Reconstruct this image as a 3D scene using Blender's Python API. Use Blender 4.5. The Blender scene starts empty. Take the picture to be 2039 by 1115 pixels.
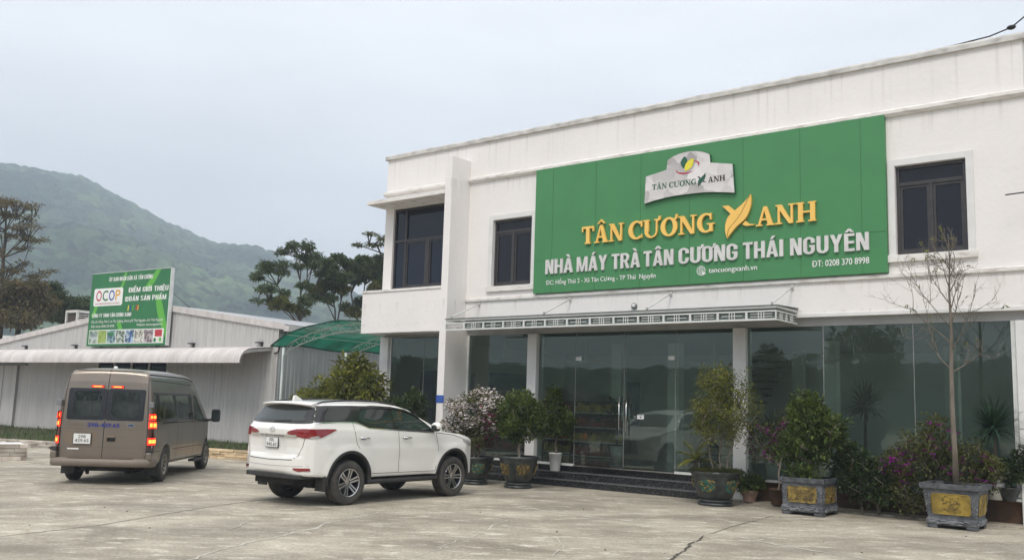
import bpy, bmesh, math, random
import numpy as np
from mathutils import Vector, Matrix, noise
from mathutils.bvhtree import BVHTree
from mathutils.geometry import delaunay_2d_cdt
PI = math.pi
rad = math.radians
scene = bpy.context.scene
COL = scene.collection

# ------------------------------------------------------------------ camera
PITCH, ROLL, CAMH = 0.1333, 0.0308, 1.8323
cam_data = bpy.data.cameras.new("camera")
cam_data.sensor_width = 36.0
cam_data.lens = 1849.9 / 2039 * 36
cam_data.clip_start = 0.1
cam_data.clip_end = 6000
cam = bpy.data.objects.new("camera", cam_data)
COL.objects.link(cam)
fwd = Vector((0, math.cos(PITCH), math.sin(PITCH)))
r0 = Vector((1, 0, 0)); u0 = Vector((0, -math.sin(PITCH), math.cos(PITCH)))
rt = r0 * math.cos(ROLL) + u0 * math.sin(ROLL)
up = u0 * math.cos(ROLL) - r0 * math.sin(ROLL)
M = Matrix((rt, up, -fwd)).transposed().to_4x4()
M.translation = Vector((0, 0, CAMH))
cam.matrix_world = M
scene.camera = cam

# ------------------------------------------------------------------ sky, sun, exposure
SUN_EL, SUN_AZ = rad(52), rad(198)          # azimuth measured clockwise from +Y
world = bpy.data.worlds.new("World")
scene.world = world
world.use_nodes = True
wn = world.node_tree
wn.nodes.clear()
def wnode(t, **k):
    n = wn.nodes.new(t)
    for a, b in k.items(): setattr(n, a, b)
    return n
out = wnode('ShaderNodeOutputWorld')
bg1 = wnode('ShaderNodeBackground'); bg1.inputs['Strength'].default_value = 0.05
sky = wnode('ShaderNodeTexSky', sky_type='NISHITA', sun_disc=False, sun_elevation=SUN_EL, sun_rotation=SUN_AZ,
            air_density=2.0, dust_density=6.0, ozone_density=1.5)
wn.links.new(sky.outputs[0], bg1.inputs['Color'])
# the overcast layer: brighter overhead, faint soft cloud mottling
tc = wnode('ShaderNodeTexCoord')
sep = wnode('ShaderNodeSeparateXYZ'); wn.links.new(tc.outputs['Generated'], sep.inputs[0])
ramp = wnode('ShaderNodeValToRGB'); wn.links.new(sep.outputs['Z'], ramp.inputs[0])
cr = ramp.color_ramp
cr.elements[0].position = 0.0; cr.elements[0].color = (0.352, 0.365, 0.394, 1)
e = cr.elements.new(0.20); e.color = (0.360, 0.374, 0.402, 1)
e = cr.elements.new(0.42); e.color = (0.364, 0.380, 0.408, 1)
cr.elements[1].position = 0.9; cr.elements[1].color = (0.86, 0.87, 0.88, 1)
mp = wnode('ShaderNodeMapping'); mp.inputs['Scale'].default_value = (1.0, 1.0, 3.5)
wn.links.new(tc.outputs['Generated'], mp.inputs[0])
nz = wnode('ShaderNodeTexNoise'); nz.inputs['Scale'].default_value = 2.2; nz.inputs['Detail'].default_value = 5
wn.links.new(mp.outputs[0], nz.inputs['Vector'])
mr = wnode('ShaderNodeMapRange'); mr.inputs['From Min'].default_value = .3; mr.inputs['From Max'].default_value = .7
mr.inputs['To Min'].default_value = .86; mr.inputs['To Max'].default_value = 1.10
wn.links.new(nz.outputs['Fac'], mr.inputs['Value'])
bg2 = wnode('ShaderNodeBackground')
SKY_K = 1.46
mul = wnode('ShaderNodeMath', operation='MULTIPLY'); mul.inputs[1].default_value = SKY_K
wn.links.new(mr.outputs[0], mul.inputs[0]); wn.links.new(mul.outputs[0], bg2.inputs['Strength'])
wn.links.new(ramp.outputs[0], bg2.inputs['Color'])
mix = wnode('ShaderNodeMixShader'); mix.inputs[0].default_value = 0.9
wn.links.new(bg1.outputs[0], mix.inputs[1]); wn.links.new(bg2.outputs[0], mix.inputs[2])
wn.links.new(mix.outputs[0], out.inputs['Surface'])

sd = bpy.data.lights.new("sun", 'SUN'); sd.energy = 1.5; sd.angle = rad(18); sd.color = (1.0, 0.94, 0.86)
sun = bpy.data.objects.new("sun", sd); COL.objects.link(sun)
sdir = Vector((math.sin(SUN_AZ) * math.cos(SUN_EL), math.cos(SUN_AZ) * math.cos(SUN_EL), math.sin(SUN_EL)))
sun.rotation_euler = sdir.to_track_quat('Z', 'Y').to_euler()
sun.location = (0, 0, 60)
scene.view_settings.view_transform = 'Standard'
scene.view_settings.look = 'None'
scene.view_settings.exposure = 0.48
scene.view_settings.gamma = 1.0
scene.cycles.max_bounces = 10
scene.cycles.transparent_max_bounces = 12
scene.cycles.volume_bounces = 1

# ------------------------------------------------------------------ materials
def nodes_of(name):
    m = bpy.data.materials.new(name); m.use_nodes = True
    nt = m.node_tree
    b = nt.nodes['Principled BSDF']
    return m, nt, b
def N(nt, t, **k):
    n = nt.nodes.new(t)
    for a, b in k.items(): setattr(n, a, b)
    return n
def c4(c): return (c[0], c[1], c[2], 1)
def mat(name, c1, c2=None, scale=3.0, rough=.6, metal=0.0, bump=0.0, bscale=None, stretch=(1, 1, 1), coat=0.0,
        spec=.5, island=0.0, detail=6, emit=None, estr=1.0, lo=.35, hi=.65, trans=0.0, roughvar=0.0):
    m, nt, b = nodes_of(name)
    b.inputs['Roughness'].default_value = rough
    b.inputs['Metallic'].default_value = metal
    b.inputs['Specular IOR Level'].default_value = spec
    b.inputs['Coat Weight'].default_value = coat
    b.inputs['Coat Roughness'].default_value = .04
    if trans:
        b.inputs['Transmission Weight'].default_value = trans
    tcn = N(nt, 'ShaderNodeTexCoord'); mpn = N(nt, 'ShaderNodeMapping'); mpn.inputs['Scale'].default_value = stretch
    nt.links.new(tcn.outputs['Object'], mpn.inputs[0])
    b.inputs['Base Color'].default_value = c4(c1)
    src = None
    if c2 is not None:
        nzn = N(nt, 'ShaderNodeTexNoise'); nzn.inputs['Scale'].default_value = scale; nzn.inputs['Detail'].default_value = detail
        nt.links.new(mpn.outputs[0], nzn.inputs['Vector'])
        rp = N(nt, 'ShaderNodeValToRGB'); rp.color_ramp.elements[0].position = lo; rp.color_ramp.elements[1].position = hi
        rp.color_ramp.elements[0].color = c4(c1); rp.color_ramp.elements[1].color = c4(c2)
        nt.links.new(nzn.outputs['Fac'], rp.inputs[0]); src = rp.outputs[0]
        if roughvar:
            rm = N(nt, 'ShaderNodeMapRange'); rm.inputs['To Min'].default_value = rough - roughvar; rm.inputs['To Max'].default_value = rough + roughvar
            nt.links.new(nzn.outputs['Fac'], rm.inputs['Value']); nt.links.new(rm.outputs[0], b.inputs['Roughness'])
    if island:
        g = N(nt, 'ShaderNodeNewGeometry')
        hs = N(nt, 'ShaderNodeHueSaturation')
        v = N(nt, 'ShaderNodeMapRange'); v.inputs['To Min'].default_value = 1 - island; v.inputs['To Max'].default_value = 1 + island
        nt.links.new(g.outputs['Random Per Island'], v.inputs['Value'])
        nt.links.new(v.outputs[0], hs.inputs['Value'])
        if src: nt.links.new(src, hs.inputs['Color'])
        else: hs.inputs['Color'].default_value = c4(c1)
        src = hs.outputs[0]
    if src: nt.links.new(src, b.inputs['Base Color'])
    if bump:
        bn = N(nt, 'ShaderNodeTexNoise'); bn.inputs['Scale'].default_value = bscale or scale * 4; bn.inputs['Detail'].default_value = 8
        nt.links.new(mpn.outputs[0], bn.inputs['Vector'])
        bu = N(nt, 'ShaderNodeBump'); bu.inputs['Strength'].default_value = 1.0; bu.inputs['Distance'].default_value = bump
        nt.links.new(bn.outputs['Fac'], bu.inputs['Height']); nt.links.new(bu.outputs[0], b.inputs['Normal'])
    if emit:
        b.inputs['Emission Color'].default_value = c4(emit); b.inputs['Emission Strength'].default_value = estr
    return m

def plaster(name, base, dirty, streak_tops, amount=.55):
    """painted render with rain streaks that start under the ledges at the heights streak_tops=[(z_top, length)]"""
    m, nt, b = nodes_of(name)
    b.inputs['Roughness'].default_value = .75
    tcn = N(nt, 'ShaderNodeTexCoord')
    sp = N(nt, 'ShaderNodeSeparateXYZ'); nt.links.new(tcn.outputs['Object'], sp.inputs[0])
    # streaks: fine noise along x, stretched in z
    mpn = N(nt, 'ShaderNodeMapping'); mpn.inputs['Scale'].default_value = (5.5, 5.5, .22)
    nt.links.new(tcn.outputs['Object'], mpn.inputs[0])
    nzn = N(nt, 'ShaderNodeTexNoise'); nzn.inputs['Scale'].default_value = 1.6; nzn.inputs['Detail'].default_value = 5
    nt.links.new(mpn.outputs[0], nzn.inputs['Vector'])
    st = N(nt, 'ShaderNodeMapRange'); st.inputs['From Min'].default_value = .53; st.inputs['From Max'].default_value = .78
    nt.links.new(nzn.outputs['Fac'], st.inputs['Value'])
    acc = None
    for zt, ln in streak_tops:
        a = N(nt, 'ShaderNodeMapRange'); a.inputs['From Min'].default_value = zt - ln; a.inputs['From Max'].default_value = zt
        nt.links.new(sp.outputs['Z'], a.inputs['Value'])
        c = N(nt, 'ShaderNodeMath', operation='LESS_THAN'); c.inputs[1].default_value = zt + .01; nt.links.new(sp.outputs['Z'], c.inputs[0])
        d = N(nt, 'ShaderNodeMath', operation='MULTIPLY'); nt.links.new(a.outputs[0], d.inputs[0]); nt.links.new(c.outputs[0], d.inputs[1])
        if acc is None: acc = d
        else:
            x = N(nt, 'ShaderNodeMath', operation='MAXIMUM'); nt.links.new(acc.outputs[0], x.inputs[0]); nt.links.new(d.outputs[0], x.inputs[1]); acc = x
    f = N(nt, 'ShaderNodeMath', operation='MULTIPLY'); nt.links.new(st.outputs[0], f.inputs[0])
    if acc: nt.links.new(acc.outputs[0], f.inputs[1])
    else: f.inputs[1].default_value = .25
    f2 = N(nt, 'ShaderNodeMath', operation='MULTIPLY'); f2.inputs[1].default_value = amount; nt.links.new(f.outputs[0], f2.inputs[0])
    big = N(nt, 'ShaderNodeTexNoise'); big.inputs['Scale'].default_value = .7; big.inputs['Detail'].default_value = 9; big.inputs['Roughness'].default_value = .65
    nt.links.new(tcn.outputs['Object'], big.inputs['Vector'])
    rp = N(nt, 'ShaderNodeValToRGB'); rp.color_ramp.elements[0].position = .3; rp.color_ramp.elements[1].position = .7
    rp.color_ramp.elements[0].color = c4([x * .93 for x in base]); rp.color_ramp.elements[1].color = c4(base)
    nt.links.new(big.outputs['Fac'], rp.inputs[0])
    mx = N(nt, 'ShaderNodeMix', data_type='RGBA')
    nt.links.new(f2.outputs[0], mx.inputs[0]); nt.links.new(rp.outputs[0], mx.inputs[6]); mx.inputs[7].default_value = c4(dirty)
    nt.links.new(mx.outputs[2], b.inputs['Base Color'])
    bn = N(nt, 'ShaderNodeTexNoise'); bn.inputs['Scale'].default_value = 9; bn.inputs['Detail'].default_value = 8
    nt.links.new(tcn.outputs['Object'], bn.inputs['Vector'])
    bu = N(nt, 'ShaderNodeBump'); bu.inputs['Distance'].default_value = .006; nt.links.new(bn.outputs['Fac'], bu.inputs['Height'])
    nt.links.new(bu.outputs[0], b.inputs['Normal'])
    return m

def glass_mat(name, tint, refl=.9, ior=1.5, minr=0.0, veil=0.0):
    """a thin tinted pane: light passes straight through, the rest is mirrored by the angle of view"""
    m = bpy.data.materials.new(name); m.use_nodes = True; nt = m.node_tree; nt.nodes.clear()
    o = N(nt, 'ShaderNodeOutputMaterial'); df = N(nt, 'ShaderNodeBsdfDiffuse'); df.inputs[0].default_value = (.34, .42, .38, 1)
    tr = N(nt, 'ShaderNodeBsdfTransparent'); tr.inputs[0].default_value = c4(tint)
    gl = N(nt, 'ShaderNodeBsdfGlossy'); gl.inputs['Roughness'].default_value = .01; gl.inputs['Color'].default_value = (refl * .86, refl * .98, refl * .89, 1)
    fr = N(nt, 'ShaderNodeFresnel'); fr.inputs['IOR'].default_value = ior
    ad = N(nt, 'ShaderNodeMath', operation='MAXIMUM'); ad.inputs[1].default_value = minr
    nt.links.new(fr.outputs[0], ad.inputs[0])
    mx = N(nt, 'ShaderNodeMixShader'); nt.links.new(ad.outputs[0], mx.inputs[0]); nt.links.new(tr.outputs[0], mx.inputs[1]); nt.links.new(gl.outputs[0], mx.inputs[2])
    dm = N(nt, 'ShaderNodeMixShader'); dm.inputs[0].default_value = veil; nt.links.new(mx.outputs[0], dm.inputs[1]); nt.links.new(df.outputs[0], dm.inputs[2])  # pale diffuse veil put into the pane to lighten it
    nt.links.new(dm.outputs[0], o.inputs['Surface'])
    return m

MT = {}
MT['white'] = plaster('white_render', (.82, .786, .766), (.32, .29, .26), [(8.74, 1.0), (7.66, .5), (4.47, .35), (3.9, .1)], .46)
MT['trim'] = mat('weathered_white_trim', (.76, .73, .70), (.42, .38, .34), scale=2.2, rough=.8, bump=.004, lo=.5, hi=.8, stretch=(1.5, 1.5, 6))
MT['cap'] = mat('stained_parapet_cap', (.60, .585, .56), (.33, .31, .29), scale=2.5, rough=.85, bump=.004, lo=.4, hi=.75, stretch=(1.5, 1.5, 3))
MT['grey_beam'] = mat('shaded_beam_grey', (.36, .36, .355), (.30, .30, .29), scale=2, rough=.8)  # shade under the overhang put into the beam's grey; glass joints share it
MT['column'] = mat('white_column_paint', (.72, .715, .70), (.66, .65, .64), scale=3, rough=.7)
MT['win_frame'] = mat('dark_brown_aluminium', (.045, .042, .045), (.06, .055, .055), scale=8, rough=.4, metal=.3)
MT['win_pane'] = mat('dark_tinted_pane', (.010, .012, .018), rough=.05, spec=.35)
MT['win_pane_blue'] = mat('dark_blue_tinted_pane', (.005, .009, .022), rough=.04, spec=.4)
MT['glass'] = glass_mat('greenish_shop_glass', (.76, .88, .82), .95, 1.85, .085, .05)
MT['alu'] = mat('white_aluminium', (.66, .67, .65), (.58, .59, .57), scale=5, rough=.45)
MT['black'] = mat('black_rubber', (.012, .012, .012), rough=.7)
MT['steel'] = mat('brushed_steel', (.6, .6, .6), rough=.25, metal=1)
MT['marble'] = mat('black_marble', (.014, .015, .017), (.075, .078, .085), scale=26, rough=.2, detail=10, lo=.50, hi=.72, stretch=(1, 1, 1.5))
MT['plinth'] = mat('stained_brown_plinth', (.055, .032, .018), (.12, .06, .03), scale=2, rough=.8, bump=.01)
MT['interior_wall'] = mat('interior_wall_paint', (.56, .60, .57), (.50, .54, .51), scale=.8, rough=.8)
MT['interior_floor'] = mat('polished_floor_tile', (.34, .36, .35), (.28, .30, .29), scale=1, rough=.12)
MT['interior_column'] = mat('interior_column_paint', (.60, .64, .61), rough=.6)
MT['ceiling'] = mat('ceiling_paint', (.42, .44, .43), rough=.9)

# ------------------------------------------------------------------ mesh helpers
def tag(o, label=None, cat=None, group=None, kind=None):
    if label: o['label'] = label
    if cat: o['category'] = cat
    if group: o['group'] = group
    if kind: o['kind'] = kind
    return o
def empty(name, loc=(0, 0, 0), rz=0.0, label=None, cat=None, group=None, kind=None):
    o = bpy.data.objects.new(name, None); COL.objects.link(o)
    o.location = loc; o.rotation_euler = (0, 0, rz); o.empty_display_size = .2
    return tag(o, label, cat, group, kind)
def link_mesh(name, me, material=None, parent=None):
    o = bpy.data.objects.new(name, me); COL.objects.link(o)
    if material is not None and not me.materials: me.materials.append(material)
    if parent is not None: o.parent = parent
    return o

class MB:
    def __init__(s): s.v = []; s.f = []; s.sm = []
    def add(s, vs, fs, smooth=False):
        n = len(s.v); s.v.extend([tuple(p) for p in vs]); s.f.extend([tuple(i + n for i in f) for f in fs]); s.sm.extend([smooth] * len(fs)); return s
    def box(s, x0, y0, z0, x1, y1, z1):
        v = [(x0, y0, z0), (x1, y0, z0), (x1, y1, z0), (x0, y1, z0), (x0, y0, z1), (x1, y0, z1), (x1, y1, z1), (x0, y1, z1)]
        return s.add(v, [(0, 3, 2, 1), (4, 5, 6, 7), (0, 1, 5, 4), (1, 2, 6, 5), (2, 3, 7, 6), (3, 0, 4, 7)])
    def prism(s, poly, axis, a, b):
        """2D polygon extruded along axis: 'x' (poly in y,z), 'y' (poly in x,z), 'z' (poly in x,y)"""
        def P(p, t):
            return {'x': (t, p[0], p[1]), 'y': (p[0], t, p[1]), 'z': (p[0], p[1], t)}[axis]
        n = len(poly); v = [P(p, a) for p in poly] + [P(p, b) for p in poly]
        f = [tuple(range(n)), tuple(range(2 * n - 1, n - 1, -1))] + [(i, i + n, (i + 1) % n + n, (i + 1) % n) for i in range(n)]
        return s.add(v, f)
    def tube(s, pts, r, n=8, caps=True, smooth=True):
        pts = [Vector(p) for p in pts]; m = len(pts)
        rs = r if isinstance(r, (list, tuple)) else [r] * m
        vs = []; prev = None
        for i, p in enumerate(pts):
            d = (pts[min(i + 1, m - 1)] - pts[max(i - 1, 0)])
            d = d.normalized() if d.length > 1e-9 else Vector((0, 0, 1))
            if prev is None:
                a = Vector((0, 0, 1)) if abs(d.z) < .9 else Vector((1, 0, 0))
                u = d.cross(a).normalized()
            else:
                u = prev - d * prev.dot(d)
                u = u.normalized() if u.length > 1e-6 else d.orthogonal().normalized()
            prev = u; w = d.cross(u)
            for k in range(n):
                t = 2 * PI * k / n
                vs.append(p + (u * math.cos(t) + w * math.sin(t)) * rs[i])
        fs = [(i * n + k, i * n + (k + 1) % n, (i + 1) * n + (k + 1) % n, (i + 1) * n + k) for i in range(m - 1) for k in range(n)]
        s.add(vs, fs, smooth)
        if caps:
            b = len(s.v) - len(vs)
            s.f.append(tuple(b + k for k in range(n - 1, -1, -1))); s.f.append(tuple(b + (m - 1) * n + k for k in range(n))); s.sm += [False, False]
        return s
    def lathe(s, prof, n=32, c=(0, 0, 0), axis='z', smooth=True, sx=1.0, sy=1.0):
        vs = []
        for (r, z) in prof:
            for k in range(n):
                t = 2 * PI * k / n
                a, b = r * math.cos(t) * sx, r * math.sin(t) * sy
                p = {'z': (a, b, z), 'y': (a, z, b), 'x': (z, a, b)}[axis]
                vs.append((p[0] + c[0], p[1] + c[1], p[2] + c[2]))
        m = len(prof)
        fs = [(i * n + k, i * n + (k + 1) % n, (i + 1) * n + (k + 1) % n, (i + 1) * n + k) for i in range(m - 1) for k in range(n)]
        return s.add(vs, fs, smooth)
    def sphere(s, c, r, n=10, m=6, sc=(1, 1, 1)):
        vs = [(c[0], c[1], c[2] - r * sc[2])]
        for i in range(1, m):
            a = -PI / 2 + PI * i / m
            for k in range(n):
                t = 2 * PI * k / n
                vs.append((c[0] + r * sc[0] * math.cos(a) * math.cos(t), c[1] + r * sc[1] * math.cos(a) * math.sin(t), c[2] + r * sc[2] * math.sin(a)))
        vs.append((c[0], c[1], c[2] + r * sc[2])); L = len(vs) - 1
        fs = [(0, 1 + (k + 1) % n, 1 + k) for k in range(n)]
        for i in range(m - 2):
            for k in range(n):
                a, b = 1 + i * n + k, 1 + i * n + (k + 1) % n
                fs.append((a, b, b + n, a + n))
        fs += [(L, 1 + (m - 2) * n + k, 1 + (m - 2) * n + (k + 1) % n) for k in range(n)]
        return s.add(vs, fs, True)
    def mesh(s, name):
        me = bpy.data.meshes.new(name); me.from_pydata(s.v, [], s.f)
        me.polygons.foreach_set('use_smooth', s.sm); me.update()
        return me
    def build(s, name, material=None, parent=None, fix=True, bevel=0.0):
        me = s.mesh(name)
        if fix:
            bm = bmesh.new(); bm.from_mesh(me)
            bmesh.ops.recalc_face_normals(bm, faces=bm.faces)
            if bevel:
                es = [e_ for e_ in bm.edges if len(e_.link_faces) == 2 and e_.calc_face_angle(0) > .5]
                bmesh.ops.bevel(bm, geom=es, offset=bevel, segments=2, affect='EDGES', profile=.6, clamp_overlap=True)
            bm.to_mesh(me); bm.free()
        return link_mesh(name, me, material, parent)

def fill2d(polys, holes=None, step=0):
    """union triangulation of (overlapping) 2D polygons, optionally with interior grid points"""
    vs = []; faces = []
    for p in polys:
        b = len(vs); vs += [Vector((q[0], q[1])) for q in p]; faces.append(list(range(b, b + len(p))))
    if step:
        xs = [q.x for q in vs]; ys = [q.y for q in vs]
        x = min(xs) + step * .5
        while x < max(xs):
            y = min(ys) + step * .5
            while y < max(ys):
                vs.append(Vector((x + random.uniform(-.1, .1) * step, y + random.uniform(-.1, .1) * step))); y += step
            x += step
    r = delaunay_2d_cdt(vs, [], faces, 0, 1e-6)
    ov, of, oo = r[0], r[2], r[5]
    tri = []
    for f, src in zip(of, oo):
        if src: tri.append(tuple(f))
    used = sorted({i for f in tri for i in f}); mp_ = {i: k for k, i in enumerate(used)}
    return [(ov[i].x, ov[i].y) for i in used], [tuple(mp_[i] for i in f) for f in tri]

def solid2d(mb, polys, put, depth_dir, holes=None):
    """polys -> union -> slab; put(x,y) gives 3D front point; depth_dir is the Vector from front to back"""
    v, t = fill2d(polys)
    fr = [Vector(put(x, y)) for x, y in v]; dd = Vector(depth_dir)
    n = len(v)
    edges = {}
    for f in t:
        for i in range(len(f)):
            a, b = f[i], f[(i + 1) % len(f)]
            edges[(a, b)] = edges.get((a, b), 0) + 1
    fs = [tuple(f) for f in t]
    for (a, b) in edges:
        if (b, a) not in edges: fs.append((b, a, a + n, b + n))
    fs += [tuple(i + n for i in reversed(f)) for f in t]
    mb.add(fr + [p + dd for p in fr], fs)
    return mb

_tc = {}
def text_geo(txt, bold=0.0, res=4):
    """outline of a text as (verts2d, faces) with unit size"""
    k = (txt, bold, res)
    if k in _tc: return _tc[k]
    cu = bpy.data.curves.new('t', 'FONT'); cu.body = txt; cu.offset = bold; cu.resolution_u = res; cu.size = 1
    o = bpy.data.objects.new('t', cu); COL.objects.link(o)
    bpy.context.view_layer.update()
    dg = bpy.context.evaluated_depsgraph_get()
    me = bpy.data.meshes.new_from_object(o.evaluated_get(dg))
    vs = [(v.co.x, v.co.y) for v in me.vertices]; fs = [tuple(p.vertices) for p in me.polygons]
    bpy.data.objects.remove(o); bpy.data.curves.remove(cu); bpy.data.meshes.remove(me)
    _tc[k] = (vs, fs); return vs, fs
def ccw(p):
    a = sum(p[i][0] * p[(i + 1) % len(p)][1] - p[(i + 1) % len(p)][0] * p[i][1] for i in range(len(p)))
    return p if a > 0 else p[::-1]
def text_mb(mb, txt, x0, x1, z0, capz, y, depth=.0, bold=0.0, ref='H', shear=0.0, put=None, fat=0.0):
    """text between x0 and x1, baseline z0, capitals up to capz, front face at y (facing -y), extruded to y+depth"""
    bar = txt.startswith('Đ')
    if bar: txt = 'D' + txt[1:]
    vs, fs = text_geo(txt, bold)
    hv, _ = text_geo(ref, bold)
    xs = [p[0] for p in vs]; a, b = min(xs), max(xs)
    hz0 = min(p[1] for p in hv); hz1 = max(p[1] for p in hv)
    sx = (x1 - x0) / (b - a + 2 * fat); sz = (capz - z0) / (hz1 - hz0)
    pts = [(x0 + (p[0] - a) * sx + shear * (p[1] - hz0) * sz, z0 + (p[1] - hz0) * sz) for p in vs]
    P = put or (lambda x, z, yy: (x, yy, z))
    if fat:
        base_ = [(q[0] + fat * sx, q[1]) for q in pts]
        for i_, dx in enumerate((-1, -.5, 0, .5, 1)):
            pts = [(q[0] + dx * fat * sx, q[1]) for q in base_]; yy = y - .0004 * i_; n = len(pts); P = put or (lambda x, z, y_: (x, y_, z))
            if depth == 0: mb.add([P(x, z, yy) for x, z in pts], fs); continue
            es = set((f[i], f[(i + 1) % len(f)]) for f in fs for i in range(len(f)))
            mb.add([P(x, z, yy) for x, z in pts] + [P(x, z, y + depth - .0005 * i_) for x, z in pts], list(fs) + [(q, p, p + n, q + n) for (p, q) in es if (q, p) not in es])
        if bar:
            h_ = capz - z0; mb.add([P(x0 + a_ * h_, z0 + b_ * h_, y - .003) for a_, b_ in ((-.09, .44), (.30, .44), (.30, .56), (-.09, .56))], [(0, 1, 2, 3)])
        return mb
    n = len(pts)
    if bar:
        h_ = capz - z0; mb.add([P(x0 + a_ * h_, z0 + b_ * h_, y - .0015) for a_, b_ in ((-.09, .44), (.30, .44), (.30, .56), (-.09, .56))], [(0, 1, 2, 3)])
    fv = [P(x, z, y) for x, z in pts]
    if depth == 0:
        mb.add(fv, fs); return mb
    bv = [P(x, z, y + depth) for x, z in pts]
    edges = set()
    for f in fs:
        for i in range(len(f)): edges.add((f[i], f[(i + 1) % len(f)]))
    sf = [(q, p, p + n, q + n) for (p, q) in edges if (q, p) not in edges]
    mb.add(fv + bv, list(fs) + sf)
    return mb

def grid_mesh(name, X, Y, Z, material, parent=None, smooth=True):
    """X,Y,Z are 2D numpy arrays"""
    h, w = X.shape
    v = np.stack([X.ravel(), Y.ravel(), Z.ravel()], 1)
    idx = np.arange(h * w).reshape(h, w)
    q = np.stack([idx[:-1, :-1].ravel(), idx[:-1, 1:].ravel(), idx[1:, 1:].ravel(), idx[1:, :-1].ravel()], 1)
    me = bpy.data.meshes.new(name); me.from_pydata(v.tolist(), [], q.tolist())
    me.polygons.foreach_set('use_smooth', [smooth] * len(q)); me.update()
    return link_mesh(name, me, material, parent)

# frames of reference of the two buildings
FAC_A = -0.6644; FAC_O = (0.5935, 22.993)
SHED_A = -0.5783; SHED_O = (-9.992, 35.493)
def fw(s, n, z=0.0):
    """factory facade coordinates: s along the front, n out of it"""
    return Vector((FAC_O[0] + s * math.cos(FAC_A) + n * math.sin(FAC_A), FAC_O[1] + s * math.sin(FAC_A) - n * math.cos(FAC_A), z))
# ------------------------------------------------------------------ ground
def concrete():
    m, nt, b = nodes_of('worn_concrete')
    b.inputs['Roughness'].default_value = .82
    b.inputs['Specular IOR Level'].default_value = .3
    tcn = N(nt, 'ShaderNodeTexCoord')
    mpn = N(nt, 'ShaderNodeMapping'); mpn.inputs['Rotation'].default_value = (0, 0, .35); mpn.inputs['Scale'].default_value = (.62, 1.05, 1)
    nt.links.new(tcn.outputs['Object'], mpn.inputs[0])
    a = N(nt, 'ShaderNodeTexNoise'); a.inputs['Scale'].default_value = .75; a.inputs['Detail'].default_value = 14; a.inputs['Roughness'].default_value = .72; a.inputs['Distortion'].default_value = .6
    nt.links.new(mpn.outputs[0], a.inputs['Vector'])
    r = N(nt, 'ShaderNodeValToRGB')
    el = r.color_ramp.elements
    el[0].position = .30; el[0].color = (.185, .162, .124, 1)
    el[1].position = .72; el[1].color = (.53, .48, .39, 1)
    x = el.new(.43); x.color = (.285, .253, .20, 1)
    x = el.new(.53); x.color = (.365, .328, .262, 1)
    nt.links.new(a.outputs['Fac'], r.inputs[0])
    # second, finer layer of pale scuffs
    mp2 = N(nt, 'ShaderNodeMapping'); mp2.inputs['Rotation'].default_value = (0, 0, -.2); mp2.inputs['Scale'].default_value = (1.1, 2.1, 1)
    nt.links.new(tcn.outputs['Object'], mp2.inputs[0])
    c = N(nt, 'ShaderNodeTexNoise'); c.inputs['Scale'].default_value = 1.9; c.inputs['Detail'].default_value = 10; c.inputs['Roughness'].default_value = .7
    nt.links.new(mp2.outputs[0], c.inputs['Vector'])
    cm = N(nt, 'ShaderNodeMapRange'); cm.inputs['From Min'].default_value = .53; cm.inputs['From Max'].default_value = .66; cm.inputs['To Max'].default_value = .85
    nt.links.new(c.outputs['Fac'], cm.inputs['Value'])
    mx = N(nt, 'ShaderNodeMix', data_type='RGBA'); nt.links.new(cm.outputs[0], mx.inputs[0]); nt.links.new(r.outputs[0], mx.inputs[6]); mx.inputs[7].default_value = (.63, .585, .495, 1)
    # dark damp/dirt patches
    d = N(nt, 'ShaderNodeTexNoise'); d.inputs['Scale'].default_value = .28; d.inputs['Detail'].default_value = 8; d.inputs['Roughness'].default_value = .6
    nt.links.new(mp2.outputs[0], d.inputs['Vector'])
    dm = N(nt, 'ShaderNodeMapRange'); dm.inputs['From Min'].default_value = .49; dm.inputs['From Max'].default_value = .66; dm.inputs['To Max'].default_value = .65
    nt.links.new(d.outputs['Fac'], dm.inputs['Value'])
    mx2 = N(nt, 'ShaderNodeMix', data_type='RGBA'); nt.links.new(dm.outputs[0], mx2.inputs[0]); nt.links.new(mx.outputs[2], mx2.inputs[6]); mx2.inputs[7].default_value = (.17, .148, .12, 1)
    # speckle
    s = N(nt, 'ShaderNodeTexNoise'); s.inputs['Scale'].default_value = 22; s.inputs['Detail'].default_value = 6
    nt.links.new(tcn.outputs['Object'], s.inputs['Vector'])
    hs = N(nt, 'ShaderNodeHueSaturation'); sm = N(nt, 'ShaderNodeMapRange'); sm.inputs['From Min'].default_value = .3; sm.inputs['From Max'].default_value = .7
    sm.inputs['To Min'].default_value = .78; sm.inputs['To Max'].default_value = 1.22
    nt.links.new(s.outputs['Fac'], sm.inputs['Value']); nt.links.new(sm.outputs[0], hs.inputs['Value']); nt.links.new(mx2.outputs[2], hs.inputs['Color'])
    nt.links.new(hs.outputs[0], b.inputs['Base Color'])
    bu = N(nt, 'ShaderNodeBump'); bu.inputs['Distance'].default_value = .012; bu.inputs['Strength'].default_value = .8
    nt.links.new(a.outputs['Fac'], bu.inputs['Height'])
    bu2 = N(nt, 'ShaderNodeBump'); bu2.inputs['Distance'].default_value = .004
    nt.links.new(s.outputs['Fac'], bu2.inputs['Height']); nt.links.new(bu.outputs[0], bu2.inputs['Normal']); nt.links.new(bu2.outputs[0], b.inputs['Normal'])
    return m
MT['concrete'] = concrete()
MT['earth'] = mat('grassy_earth', (.06, .075, .03), (.12, .11, .06), scale=.2, rough=.95)
m_ = MB(); m_.add([(-2500, -2500, -.02), (2500, -2500, -.02), (2500, 2500, -.02), (-2500, 2500, -.02)], [(0, 1, 2, 3)])
tag(m_.build('ground', MT['earth']), kind='structure')
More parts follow.
